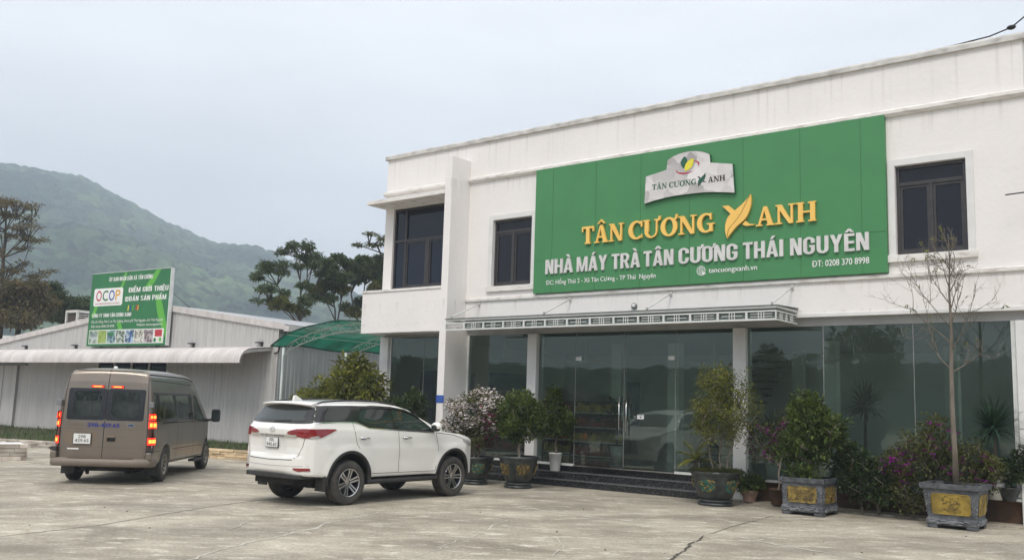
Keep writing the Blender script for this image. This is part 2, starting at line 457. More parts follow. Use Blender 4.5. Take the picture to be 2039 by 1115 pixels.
m_ = MB(); m_.add([(-60, -30, 0), (40, -30, 0), (40, 60, 0), (-60, 60, 0)], [(0, 1, 2, 3)])
tag(m_.build('concrete_yard', MT['concrete']), kind='structure')

MT['joint'] = mat('joint_dirt', (.10, .095, .08), (.16, .15, .13), scale=6, rough=.95)
MT['scuff'] = mat('pale_crack_filler', (.53, .495, .43), (.42, .39, .335), scale=5, rough=.9)
MT['crack'] = mat('dark_crack', (.05, .045, .04), (.09, .08, .065), scale=9, rough=1)
def ribbon(name, pts, wmin, wmax, material, z, seed, wob=.05, sub=.12):
    rnd = random.Random(seed); P = [Vector((p[0], p[1], 0)) for p in pts]; line = []
    for a, b in zip(P[:-1], P[1:]):
        n = max(2, int((b - a).length / sub))
        for i in range(n): line.append(a.lerp(b, i / n))
    line.append(P[-1])
    mb = MB(); vs = []; off = 0
    for i, p in enumerate(line):
        d = (line[min(i + 1, len(line) - 1)] - line[max(0, i - 1)]).normalized(); nn = Vector((-d.y, d.x, 0))
        o = (noise.noise(Vector((i * .17, seed * 3.1, 0))) + .6 * noise.noise(Vector((i * .61, seed, 4)))) * wob
        w = wmin + (wmax - wmin) * abs(noise.noise(Vector((i * .35, seed * 1.7, 9)))) * 1.8
        w *= min(1, .15 + i / 6, .15 + (len(line) - 1 - i) / 6)
        vs += [(p.x + nn.x * (o + w), p.y + nn.y * (o + w), z), (p.x + nn.x * (o - w), p.y + nn.y * (o - w), z)]
    mb.add(vs, [(2 * i, 2 * i + 1, 2 * i + 3, 2 * i + 2) for i in range(len(line) - 1)])
    return tag(mb.build(name, material), kind='structure')
def pix(u, v, z=0.0):
    d = fwd + rt * ((u - 1019.5) / 1849.9) - up * ((v - 557.5) / 1849.9)
    t = (z - CAMH) / d.z
    return (d.x * t, d.y * t)
ribbon('ground_joint', [pix(-60, 1075), pix(200, 1045), pix(420, 1008), pix(620, 982), pix(760, 965)], .006, .016, MT['joint'], .004, 1, .02)
ribbon('ground_joint', [pix(330, 1125), pix(420, 1098), pix(560, 1066), pix(690, 1034), pix(770, 1016)], .008, .035, MT['scuff'], .004, 2, .12)
ribbon('ground_joint', [pix(760, 1125), pix(860, 1098), pix(950, 1060), pix(1030, 1030)], .006, .025, MT['scuff'], .004, 3, .12)
ribbon('ground_joint', [pix(1020, 1006), pix(1150, 1024), pix(1320, 1046), pix(1480, 1072), pix(1640, 1098), pix(1760, 1120)], .008, .06, MT['scuff'], .004, 4, .15)
ribbon('ground_crack', [pix(1330, 1120), pix(1352, 1100), pix(1372, 1085), pix(1406, 1066)], .008, .028, MT['crack'], .008, 5, .06, .05)
ribbon('ground_crack', [pix(1406, 1066), pix(1450, 1050), pix(1545, 1026)], .004, .010, MT['crack'], .008, 6, .03, .06)
ribbon('ground_crack', [pix(410, 1062), pix(455, 1054), pix(505, 1034), pix(520, 1030)], .004, .02, MT['scuff'], .008, 7, .05)
ribbon('ground_crack', [pix(1100, 1115), pix(1118, 1090), pix(1112, 1072), pix(1140, 1060)], .004, .012, MT['scuff'], .008, 8, .06)
ribbon('ground_crack', [pix(0, 905), pix(120, 912), pix(300, 958)], .004, .012, MT['joint'], .008, 9, .06)
# the low strip of raised paving along the plinth
m_ = MB(); a, b, c, d = fw(4.75, -.25), fw(13.5, -.25), fw(13.5, .28), fw(4.75, .28)
for z0_, z1_ in ((.0, .035),):
    m_.add([(p.x, p.y, z) for z in (z0_ - .01, z1_) for p in (a, b, c, d)], [(4, 5, 6, 7), (0, 1, 5, 4), (1, 2, 6, 5), (2, 3, 7, 6), (3, 0, 4, 7)])
tag(m_.build('pavement', MT['concrete']), kind='structure')
# small pebbles and leaves lying on the yard
MT['pebble'] = mat('dark_pebble', (.09, .075, .06), rough=.9, island=.4)
m_ = MB(); rnd = random.Random(5)
for u, v in [(33, 981), (85, 1022), (253, 1018), (208, 1010), (298, 1051), (575, 1060), (1003, 1026), (1162, 1014), (1323, 1102), (1554, 1029), (1640, 1078), (1716, 1100), (1205, 1095), (1210, 965)] + \
        [(rnd.uniform(0, 2039), rnd.uniform(990, 1110)) for _ in range(8)]:
    x, y = pix(u, v); r_ = rnd.uniform(.008, .018)
    m_.sphere((x, y, r_ * .4), r_, 6, 4, (1, rnd.uniform(.6, 1), .5))
tag(m_.build('pebbles', MT['pebble']), 'small dark pebbles and leaf bits strewn over the concrete yard', 'pebbles', kind='stuff')

# ------------------------------------------------------------------ hills
def hill_mat():
    m, nt, b = nodes_of('forested_hill')
    b.inputs['Roughness'].default_value = 1; b.inputs['Specular IOR Level'].default_value = .05
    tcn = N(nt, 'ShaderNodeTexCoord')
    v = N(nt, 'ShaderNodeTexVoronoi'); v.inputs['Scale'].default_value = .12; nt.links.new(tcn.outputs['Object'], v.inputs['Vector'])
    n1 = N(nt, 'ShaderNodeTexNoise'); n1.inputs['Scale'].default_value = .009; n1.inputs['Detail'].default_value = 6; nt.links.new(tcn.outputs['Object'], n1.inputs['Vector'])
    r = N(nt, 'ShaderNodeValToRGB'); r.color_ramp.elements[0].position = .36; r.color_ramp.elements[1].position = .66
    r.color_ramp.elements[0].color = (.008, .018, .012, 1); r.color_ramp.elements[1].color = (.060, .088, .040, 1)
    nt.links.new(n1.outputs['Fac'], r.inputs[0])
    hs = N(nt, 'ShaderNodeHueSaturation'); mr_ = N(nt, 'ShaderNodeMapRange'); mr_.inputs['To Min'].default_value = .05; mr_.inputs['To Max'].default_value = 2.4
    nt.links.new(v.outputs['Color'], mr_.inputs['Value']); nt.links.new(mr_.outputs[0], hs.inputs['Value']); nt.links.new(r.outputs[0], hs.inputs['Color'])
    nt.links.new(hs.outputs[0], b.inputs['Base Color'])
    return m
MT['hill'] = hill_mat()
def interp(x, xs, ys): return np.interp(x, xs, ys)
rng = np.random.default_rng(3)
def vnoise(x, y, seed=0):
    """smooth value noise, vectorised"""
    xi = np.floor(x).astype(np.int64); yi = np.floor(y).astype(np.int64); fx = x - xi; fy = y - yi
    fx = fx * fx * (3 - 2 * fx); fy = fy * fy * (3 - 2 * fy)
    def h(a, b):
        k = (a * 374761393 + b * 668265263 + seed * 974711) & 0xffffffff
        k = ((k ^ (k >> 13)) * 1274126177) & 0xffffffff
        return ((k ^ (k >> 16)) & 0xffff) / 65535.0
    return (h(xi, yi) * (1 - fx) + h(xi + 1, yi) * fx) * (1 - fy) + (h(xi, yi + 1) * (1 - fx) + h(xi + 1, yi + 1) * fx) * fy
def hill(name, az0, az1, naz, r0_, r1_, nr, elev, seed, bumps=5.0):
    az = np.radians(np.linspace(az0, az1, naz)); r = np.linspace(r0_, r1_, nr)
    A, R_ = np.meshgrid(az, r)
    rc = r0_ + (r1_ - r0_) * .86
    top = rc * np.tan(np.radians(np.interp(np.degrees(A), elev[0], elev[1])))
    t = np.clip((R_ - r0_) / (rc - r0_), 0, 1); up_ = t * t * (3 - 2 * t) * .55 + .45 * t
    dn = np.clip(1 - (R_ - rc) / (r1_ - rc) * .9, 0, 1)
    X = R_ * np.sin(A); Y = R_ * np.cos(A)
    sp = 1 + .22 * (vnoise(X / 120, Y / 120, seed) - .5) * np.clip(1 - np.abs(t - .5) * 2, 0, 1) * 2
    Z = top * np.minimum(up_, 1) * dn * sp
    can = np.zeros_like(X)
    for cell, amp in ((7.0, 1.0), (11.0, 1.2)):
        ci = np.floor(X / cell).astype(np.int64); cj = np.floor(Y / cell).astype(np.int64)
        for di in (-1, 0, 1):
            for dj in (-1, 0, 1):
                k = ((ci + di) * 374761393 + (cj + dj) * 668265263 + seed * 9747 + int(cell * 10)) & 0xffffffff
                k = ((k ^ (k >> 13)) * 1274126177) & 0xffffffff
                px = (ci + di + .5 + ((k & 255) / 255. - .5) * .8) * cell; py = (cj + dj + .5 + (((k >> 8) & 255) / 255. - .5) * .8) * cell
                rr = cell * (.42 + .30 * (((k >> 16) & 255) / 255.)); d2 = ((X - px) ** 2 + (Y - py) ** 2) / rr ** 2
                can = np.maximum(can, np.sqrt(np.clip(1 - d2, 0, 1)) * amp * (.45 + .75 * (((k >> 20) & 255) / 255.)) * bumps)
    Z = Z + can * np.clip(t * 5, 0, 1) - 1
    return tag(grid_mesh(name, X, Y, Z, MT['hill'], smooth=False), kind='structure')
hill('hills', -46, 2, 1200, 330, 1180, 250, ([-50, -36, -29.6, -28.1, -25.6, -23.5, -20.8, -17.95, -16.2, -15.3, -14.1, -11, -6, 2], [10.6, 11.6, 11.95, 11.95, 11.85, 11.0, 9.8, 8.75, 8.65, 8.5, 8.1, 6.8, 4.5, 2]), 11)
hill('hills', 112, 300, 520, 160, 620, 60, ([112, 130, 150, 165, 180, 200, 215, 228, 240, 255, 270, 285, 300], [2, 2.6, 2.8, 2.6, 2.2, 2.0, 2.6, 3.2, 2.4, 2.0, 2.4, 2.0, 1.5]), 31, 6)
# ------------------------------------------------------------------ the factory shop building
BLD = empty('factory_building', (FAC_O[0], FAC_O[1], 0), FAC_A,
            'long white two storey factory shop building with glazed ground floor and big green sign', 'building')
def holes_wall(name, x0, x1, z0, z1, holes, y0, y1, material, parent):
    xs = sorted({x0, x1} | {h[0] for h in holes} | {h[1] for h in holes}); zs = sorted({z0, z1} | {h[2] for h in holes} | {h[3] for h in holes})
    # subdivide so the mesh is not one giant quad
    def solid(i, j):
        if i < 0 or j < 0 or i >= len(xs) - 1 or j >= len(zs) - 1: return False
        cx, cz = (xs[i] + xs[i + 1]) / 2, (zs[j] + zs[j + 1]) / 2
        return not any(h[0] < cx < h[1] and h[2] < cz < h[3] for h in holes)
    mb = MB()
    for i in range(len(xs) - 1):
        for j in range(len(zs) - 1):
            if not solid(i, j): continue
            a, b, c, d = xs[i], xs[i + 1], zs[j], zs[j + 1]
            mb.add([(a, y0, c), (b, y0, c), (b, y0, d), (a, y0, d)], [(0, 1, 2, 3)])
            mb.add([(a, y1, c), (b, y1, c), (b, y1, d), (a, y1, d)], [(3, 2, 1, 0)])
            if not solid(i - 1, j): mb.add([(a, y0, c), (a, y1, c), (a, y1, d), (a, y0, d)], [(3, 2, 1, 0)])
            if not solid(i + 1, j): mb.add([(b, y0, c), (b, y1, c), (b, y1, d), (b, y0, d)], [(0, 1, 2, 3)])
            if not solid(i, j - 1): mb.add([(a, y0, c), (b, y0, c), (b, y1, c), (a, y1, c)], [(3, 2, 1, 0)])
            if not solid(i, j + 1): mb.add([(a, y0, d), (b, y0, d), (b, y1, d), (a, y1, d)], [(0, 1, 2, 3)])
    return mb.build(name, material, parent, fix=False)
XL, XR, DEP = -5.45, 10.93, 12.0
holes_wall('wall', XL, XR, 3.77, 8.76, [(-5.12, -2.52, 4.95, 7.27), (-1.41, -.15, 4.84, 6.58), (8.65, 9.92, 4.91, 6.66)], 0, .24, MT['white'], BLD)
m_ = MB()  # end walls, back wall, roof slab
m_.box(XL, .24, 0, XL + .22, DEP, 8.76); m_.box(XR - .22, .24, 3.65, XR, DEP, 8.76); m_.box(XR - .22, .24, 0, XR, .6, 3.65); m_.box(XR - .22, DEP - .6, 0, XR, DEP, 3.65); m_.box(XR - .22, .6, 0, XR, DEP - .6, .42); m_.box(XL + .22, DEP - .2, 0, XR - .22, DEP, 8.76)  # right end wall left open below for the added glazing
m_.build('end_wall', MT['white'], BLD)
m_ = MB(); m_.box(XL + .22, .24, 7.95, XR - .22, DEP - .2, 8.15); m_.build('roof', MT['cap'], BLD)
m_ = MB(); m_.box(XL + .22, .24, 4.0, XR - .22, DEP - .2, 4.2); m_.build('floor_slab', MT['ceiling'], BLD)
# parapet cap with a small return
m_ = MB(); m_.prism([(-.07, 8.742), (-.07, 8.83), (-.045, 8.87), (.30, 8.87), (.30, 8.762), (0.002, 8.742)], 'x', XL - .06, XR + .06)
m_.prism([(XL - .06, 8.762), (XL - .06, 8.868), (XL + .3, 8.868), (XL + .3, 8.762)], 'y', .3, DEP); m_.prism([(XR - .3, 8.762), (XR - .3, 8.868), (XR + .06, 8.868), (XR + .06, 8.762)], 'y', .3, DEP)
m_.build('parapet_cap', MT['cap'], BLD)
# cornice line, two lengths either side of the fin
for xa, xb in ((XL - .05, -2.505), (-2.265, XR + .03)):
    m_ = MB(); m_.prism([(-.085, 7.70), (-.10, 7.715), (-.10, 7.775), (-.03, 7.80), (-.001, 7.83), (-.001, 7.665), (-.05, 7.665)], 'x', xa, xb); m_.build('cornice', MT['trim'], BLD)
m_ = MB(); m_.prism([(-.05, 4.475), (-.055, 4.49), (-.055, 4.545), (-.001, 4.565), (-.001, 4.465)], 'x', -2.265, XR + .02); m_.build('floor_band', MT['trim'], BLD)
m_ = MB(); m_.prism([(-.02, 3.772), (-.02, 3.84), (-.001, 3.85), (-.001, 3.772)], 'x', 6.72, XR); m_.build('drip_edge', MT['column'], BLD)
# tall fin
m_ = MB(); m_.box(-2.50, -.75, 0, -2.27, .3, 8.28); m_.build('fin_wall', MT['white'], BLD, bevel=.008)
# left bay: eave slab, balcony box
m_ = MB(); m_.box(XL - .0, -.76, 7.285, -2.505, -.002, 7.39); m_.build('eave_slab', MT['trim'], BLD, bevel=.006)
m_ = MB(); m_.box(XL, -.74, 3.67, -2.503, -.002, 4.77); m_.build('balcony_box', MT['white'], BLD, bevel=.006)
m_ = MB(); m_.box(XL - .015, -.765, 4.773, -2.503, -.002, 4.84); m_.build('balcony_coping', MT['trim'], BLD, bevel=.006)
m_ = MB(); m_.box(XL, -.755, 3.655, -2.503, -.70, 3.667); m_.build('drip_edge', MT['cap'], BLD)
def window(x0, x1, z0, z1, transom, mulls, trim=True, pane=None, lower_left=None):
    w = MB(); f = .055; yf, yb = .06, .13
    w.box(x0, yf, z0, x0 + f, yb, z1); w.box(x1 - f, yf, z0, x1, yb, z1); w.box(x0 + f, yf, z1 - f, x1 - f, yb, z1); w.box(x0 + f, yf, z0, x1 - f, yb, z0 + f)
    fr = w.build('window', MT['win_frame'], BLD, bevel=.004)
    b = MB(); b.box(x0 + f, yf - .006, transom - .035, x1 - f, yb, transom + .035)
    for mx_, za, zb, wd in mulls: b.box(mx_ - wd, yf - .004, za, mx_ + wd, yb, zb)
    b.build('frame', MT['win_frame'], fr, bevel=.004)
    return fr, f
def panes(fr, cells, sash, material):
    for (a, b_, c, d, has) in cells:
        p = MB()
        if has:
            s = .05
            q = MB()
            q.box(a, .075, c, a + s, .115, d); q.box(b_ - s, .075, c, b_, .115, d); q.box(a + s, .075, c, b_ - s, .115, c + s); q.box(a + s, .075, d - s, b_ - s, .115, d)
            q.build('sash', MT['win_frame'], fr)
            a, b_, c, d = a + s, b_ - s, c + s, d - s
        p.box(a, .098, c, b_, .104, d)
        p.build('pane', material, fr)
for (x0, x1, z0, z1, tz, m0) in ((-1.40, -.16, 4.85, 6.57, 6.26, -.78), (8.66, 9.91, 4.92, 6.65, 6.30, 9.285)):
    fr, f = window(x0, x1, z0, z1, tz, [(m0, z0 + f_, tz - .035, .03) for f_ in (.055,)])
    panes(fr, [(x0 + f, x1 - f, tz + .035, z1 - f, False), (x0 + f, m0 - .03, z0 + f, tz - .035, True), (m0 + .03, x1 - f, z0 + f, tz - .035, True)], True, MT['win_pane'])
    t = MB(); e_ = .14
    t.box(x0 - e_, -.035, z0 - .01, x0 - .012, -.001, z1 + e_); t.box(x1 + .012, -.035, z0 - .01, x1 + e_, -.001, z1 + e_); t.box(x0 - .012, -.035, z1 + .012, x1 + .012, -.001, z1 + e_)
    t.build('window_surround', MT['column'], BLD, bevel=.004)
    t = MB(); t.box(x0 - e_ - .03, -.07, z0 - .15, x1 + e_ + .03, -.001, z0 - .012); t.build('sill', MT['trim'], BLD, bevel=.008)
fr, f = window(-5.11, -2.53, 4.96, 7.26, 6.33, [(-4.66, 4.96 + .055, 7.26 - .055, .035), (-3.80, 4.96 + .055, 6.295, .06)])
panes(fr, [(-5.055, -4.695, 5.015, 6.295, False), (-5.055, -4.695, 6.365, 7.205, False), (-4.625, -2.585, 6.365, 7.205, False),
           (-4.625, -3.86, 5.015, 6.295, True), (-3.74, -2.585, 5.015, 6.295, True)], True, MT['win_pane_blue'])
# ground floor
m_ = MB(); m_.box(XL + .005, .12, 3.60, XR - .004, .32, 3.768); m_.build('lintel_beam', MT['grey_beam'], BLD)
for (a, b) in ((XL + .002, -5.13), (-.22, .06), (5.25, 5.54), (10.62, XR - .002)):
    m_ = MB(); m_.box(a, .02 if a < 10 else .05, 0.0, b, .36, 3.598); m_.build('column', MT['column'], BLD, bevel=.01)
# plinth below the right hand and left hand glass
m_ = MB(); m_.box(4.8, .24, 0, 10.615, .42, .42); m_.build('plinth', MT['plinth'], BLD)
m_ = MB(); m_.box(XL, .06, 0, -2.51, .42, .40); m_.build('plinth', MT['plinth'], BLD)
m_ = MB(); m_.box(XL + .2, .42, .0, XR - .22, DEP - .3, .44); m_.build('shop_floor', MT['interior_floor'], BLD)
m_ = MB(); m_.box(XL + .22, .40, 3.62, XR - .22, DEP - .3, 3.70); m_.build('shop_ceiling', MT['ceiling'], BLD)
m_ = MB(); m_.box(XL + .222, .44, .44, XL + .26, 8.9, 3.61); m_.box(XL + .26, 8.85, .44, XR - .26, 8.95, 3.61)
for k_ in range(6):
    p_ = MB(); ya_ = .6 + k_ * 1.8; p_.add([(XR - .1, ya_ + .01, .42), (XR - .1, ya_ + 1.79, .42), (XR - .1, ya_ + 1.79, 3.65), (XR - .1, ya_ + .01, 3.65)], [(0, 1, 2, 3)]); p_.build('added_side_pane', MT['glass'], BLD, fix=False)  # unseen end glazing, added to let daylight into the shop
m_.build('interior_wall', MT['interior_wall'], BLD)
for a, b, y in ((-.23, .09, 4.0), (1.55, 1.88, 4.0), (5.78, 6.08, 4.0), (3.6, 3.9, 7.6), (8.0, 8.3, 6.2)):
    m_ = MB(); m_.box(a, y, .44, b, y + .3, 3.61); m_.build('interior_column', MT['interior_column'], BLD)
# base rails and panes
def pane_row(edges, z0, z1, y, rail=True):
    for a, b in zip(edges[:-1], edges[1:]):
        p = MB(); p.add([(a + .004, y, z0), (b - .004, y, z0), (b - .004, y, z1), (a + .004, y, z1)], [(0, 1, 2, 3)])
        p.build('glass_pane', MT['glass'], BLD, fix=False)
        if b < edges[-1]:
            s = MB(); s.box(b - .004, y - .006, z0, b + .004, y + .006, z1); s.build('glass_joint', MT['grey_beam'], BLD)
pane_row([-5.125, -3.81, -2.503], .45, 3.598, .12)
pane_row([-2.265, -.225], .50, 3.598, .14)
pane_row([.065, 1.16, 2.52, 3.84, 5.245], .50, 3.598, .14)
pane_row([5.545, 7.15, 8.87, 10.615], .47, 3.598, .14)
for a, b, z in ((-2.265, -.225, .445), (.065, 1.16, .445), (3.84, 5.245, .445), (5.545, 10.615, .425), (-5.125, -2.503, .405)):
    m_ = MB(); m_.box(a, .10, z, b, .18, z + .05); m_.build('base_rail', MT['alu'], BLD)
m_ = MB(); m_.box(1.16, .115, .445, 3.84, .165, .47); m_.build('door_track', MT['steel'], BLD)
for (a, b, z0_, z1_) in ((-2.262, -2.20, .5, 3.598), (10.54, 10.612, .5, 3.598), (-5.12, -5.07, .455, 3.598)):
    m_ = MB(); m_.box(a, .10, z0_, b, .165, z1_); m_.build('window_frame', MT['alu'], BLD)
# door pulls and patch fittings
for x in (2.43, 2.62):
    h = MB()
    for yy in (.07, .21): h.tube([(x, yy, 1.22), (x, yy, 2.10)], .016, 10)
    for zz in (1.38, 1.94): h.tube([(x, .07, zz), (x, .21, zz)], .010, 8)
    h.build('door_handle', MT['steel'], BLD)
for x in (1.25, 3.74):
    h = MB(); h.box(x - .08, .12, 2.93, x + .08, .137, 3.02); h.build('door_fitting', MT['alu'], BLD, bevel=.003)
# stairs of black marble
MT['tread'] = mat('sheen_grey_tread', (.085, .087, .092), (.13, .13, .135), scale=20, rough=.25, spec=.8)  # sky sheen on the treads put into a paler grey than the marble
m_ = MB()
m_.prism([(.40, 0), (-.40, 0), (-.40, .135), (-.09, .135), (-.09, .288), (.235, .288), (.235, .43), (.40, .43)], 'x', -2.26, 4.68)
m_.build('entrance_step', MT['marble'], BLD, bevel=0)
for (ya, z) in ((-.42, .135), (-.11, .288), (.135, .430)):
    m_ = MB(); m_.box(-2.262, ya, z + .001, 4.70, ya + (.32 if z < .4 else .27), z + .020); m_.build('step_tread', MT['tread'], BLD, bevel=.004)

# ---- canopy over the entrance (part of the building)
MT['canopy_back'] = mat('grey_green_sheet', (.13, .16, .15), (.10, .125, .12), scale=3, rough=.35)
C0, C1, CN = -1.98, 6.67, 1.10
m_ = MB(); m_.prism([(-.001, 3.955), (-CN - .03, 3.915), (-CN - .03, 3.925), (-.001, 3.965)], 'x', C0 - .02, C1 + .03)
CAN = m_.build('entrance_canopy', MT['canopy_back'], BLD)
fr_ = MB(); t = .022
fr_.box(C0, -CN, 3.865, C1, -CN + .04, 3.913); fr_.box(C0, -CN - .004, 3.625, C1, -CN + .04, 3.662); fr_.box(C0, -CN - .002, 3.795, C1, -CN + .038, 3.822)
fr_.box(C1 - .04, -CN + .04, 3.87, C1, -.003, 3.918); fr_.box(C1 - .036, -CN + .04, 3.625, C1 + .004, -.003, 3.662); fr_.box(C1 - .038, -CN + .038, 3.795, C1 + .002, -.003, 3.822)
fr_.box(C0, -CN + .04, 3.87, C0 + .04, -.003, 3.918)
for k in range(5): x = C0 + .5 + k * 1.95; fr_.box(x, -CN + .042, 3.868, x + .035, -.004, 3.905)
fr_.build('canopy_frame', MT['alu'], CAN)
NP = 14; W_ = (C1 - C0) / NP
for k in range(NP + 1):
    x = C0 + k * W_; m_ = MB(); m_.box(max(C0, x - t), -CN - .002, 3.664, min(C1, x + t), -CN + .036, 3.793); m_.build('canopy_post', MT['alu'], CAN)
def lattice(put, w, kind, zc=3.7285):
    zs = (zc - .026, zc + .026) if kind else (zc,)
    for z in zs: put(-w * .36, z - .006, w * .36, z + .006, 0)
    for dx in (-.055, 0, .055): put(dx - .007, 3.664, dx + .007, 3.793, .004)
for k in range(NP):
    xc = C0 + (k + .5) * W_; m_ = MB()
    lattice(lambda a, c, b, d, o, xc=xc: m_.box(xc + a, -CN + .004 - o, c, xc + b, -CN + .016 - o, d), W_, (k % 2 == 1)); m_.build('lattice_panel', MT['alu'], CAN)
for k in range(2):
    yc = -CN * (.26 + .5 * k); m_ = MB()
    lattice(lambda a, c, b, d, o: m_.box(C1 - .018 + o, yc + a, c, C1 - .006 + o, yc + b, d), CN / 2, True); m_.build('lattice_panel', MT['alu'], CAN)
m_ = MB(); m_.box(C1 - .03, -CN * .5 - .02, 3.664, C1 + .002, -CN * .5 + .02, 3.793); m_.build('canopy_post', MT['alu'], CAN)
m_ = MB(); m_.box(C0 + .62, -CN + .05, 3.64, C1 - .06, -CN + .06, 3.86); m_.box(C1 - .06, -CN + .062, 3.64, C1 - .05, -.01, 3.86); m_.build('canopy_glazing', MT['canopy_back'], CAN)
for x in (-1.80, 1.07, 3.79, 6.58):
    r_ = MB(); r_.tube([(x, -.02, 4.40), (x, -CN + .02, 3.96)], .016, 8)
    r_.build('tie_rod', MT['alu'], CAN)
    r_ = MB(); r_.box(x - .03, -.03, 4.35, x + .03, -.001, 4.45); r_.build('bracket', MT['cap'], CAN); r_ = MB(); r_.box(x - .012, -CN - .02, 3.93, x + .012, -CN + .05, 3.985); r_.build('bracket', MT['cap'], CAN)

# cable clamp at the parapet's right end, rod, downpipe cable
m_ = MB(); m_.tube([(9.55, .05, 8.885), (10.4, .0, 8.92), (10.78, -.05, 8.99), (11.1, -.08, 9.2), (12.4, -.1, 9.75), (16, -.3, 10.9), (22, -.6, 12.1), (32, -1, 13.4)], .013, 6)
m_.sphere((10.78, -.05, 8.99), .055, 8, 6, (1.5, 1, .8)); tag(m_.build('overhead_cable', MT['black'], None), 'black cable clamped to the parapet corner of the white building', 'cable')
o = bpy.data.objects['overhead_cable']; o.location = (FAC_O[0], FAC_O[1], 0); o.rotation_euler = (0, 0, FAC_A)
m_ = MB(); m_.tube([(10.62, -.35, 5.80), (11.4, -.35, 5.83)], .012, 6); m_.tube([(11.3, -.35, 5.83), (11.3, 0, 5.83)], .012, 6); o = m_.build('metal_rod', MT['black'])
o.location = (FAC_O[0], FAC_O[1], 0); o.rotation_euler = (0, 0, FAC_A); tag(o, 'thin dark metal rod sticking out beside the right upstairs window', 'rod')

# helper for things that stand in facade coordinates
def on_facade(o): o.location = (FAC_O[0], FAC_O[1], 0); o.rotation_euler = (0, 0, FAC_A); return o
MT['lamp_grey'] = mat('grey_lamp_metal', (.25, .25, .26), rough=.35, metal=.6)
L = empty('wall_lamp', (0, 0, 0), 0, 'small round grey lamp fixed to the white wall above the canopy', 'lamp'); on_facade(L)
m_ = MB(); m_.lathe([(0, .0), (.07, .0), (.075, -.03), (.06, -.06), (.045, -.065)], 20, (2.85, 0, 4.16), 'y'); m_.build('lamp_housing', MT['lamp_grey'], L)
m_ = MB(); m_.lathe([(.045, -.064), (.03, -.085), (0, -.095)], 20, (2.85, 0, 4.16), 'y'); m_.build('lens', MT['alu'], L)
MT['blue_plate'] = mat('blue_plate', (.03, .085, .36), rough=.5)
MT['white_ink'] = mat('white_ink', (.75, .75, .75), rough=.6)
L = empty('notice_plate', (0, 0, 0), 0, 'small blue notice plate on the front edge of the tall white fin', 'plate'); on_facade(L)
m_ = MB(); m_.box(-2.51, -.762, 1.83, -2.25, -.752, 2.02); m_.build('plate', MT['blue_plate'], L)
m_ = MB()
for z, w in ((1.97, .17), (1.925, .2), (1.88, .15)): m_.box(-2.38 - w / 2, -.7645, z, -2.38 + w / 2, -.7625, z + .012)
m_.build('printed_lines', mat('pale_blue_ink', (.10, .2, .5), rough=.6), L)
L = empty('door_notice', (0, 0, 0), 0, 'small white notice sticker on the glass entrance door right of the handles', 'sticker'); on_facade(L)
m_ = MB(); m_.box(2.88, .128, 1.60, 3.05, .133, 1.70); m_.build('sheet', MT['white_ink'], L)
m_ = MB(); m_.lathe([(0, 0), (.022, 0), (.022, .001), (0, .001)], 12, (2.965, .1255, 1.645), 'y'); m_.box(2.90, .1255, 1.678, 3.03, .127, 1.69); m_.build('print', MT['lamp_grey'], L)

# ------------------------------------------------------------------ the big green sign
MT['sign_green'] = mat('green_sign_sheet', (.062, .225, .088), (.068, .240, .095), scale=1.2, rough=.42, spec=.35)
MT['sign_seam'] = mat('sign_seam', (.03, .14, .05), rough=.6)
MT['gold'] = mat('golden_yellow_letters', (.90, .56, .13), (.86, .52, .11), scale=2, rough=.35, coat=.3)
MT['gold_side'] = mat('dark_gold', (.45, .26, .05), rough=.4)
MT['letter_white'] = mat('off_white_letters', (.66, .65, .635), (.58, .57, .56), scale=4, rough=.5)
MT['print_white'] = mat('printed_white', (.82, .82, .80), rough=.5)
SG = on_facade(empty('company_sign', (0, 0, 0), 0, 'large green company sign with gold and white raised letters on the upper wall', 'sign'))
m_ = MB(); m_.box(0, -.10, 4.575, 8.50, -.002, 7.715); m_.build('sign_panel', MT['sign_green'], SG, bevel=.004)
m_ = MB()
for x in (.54, 1.80, 3.03, 4.28, 5.55, 6.80, 8.03): m_.box(x - .004, -.1035, 4.58, x + .004, -.1005, 7.71)
m_.box(.01, -.1045, 5.385, 8.49, -.1015, 5.392); m_.build('panel_seam', MT['sign_seam'], SG)

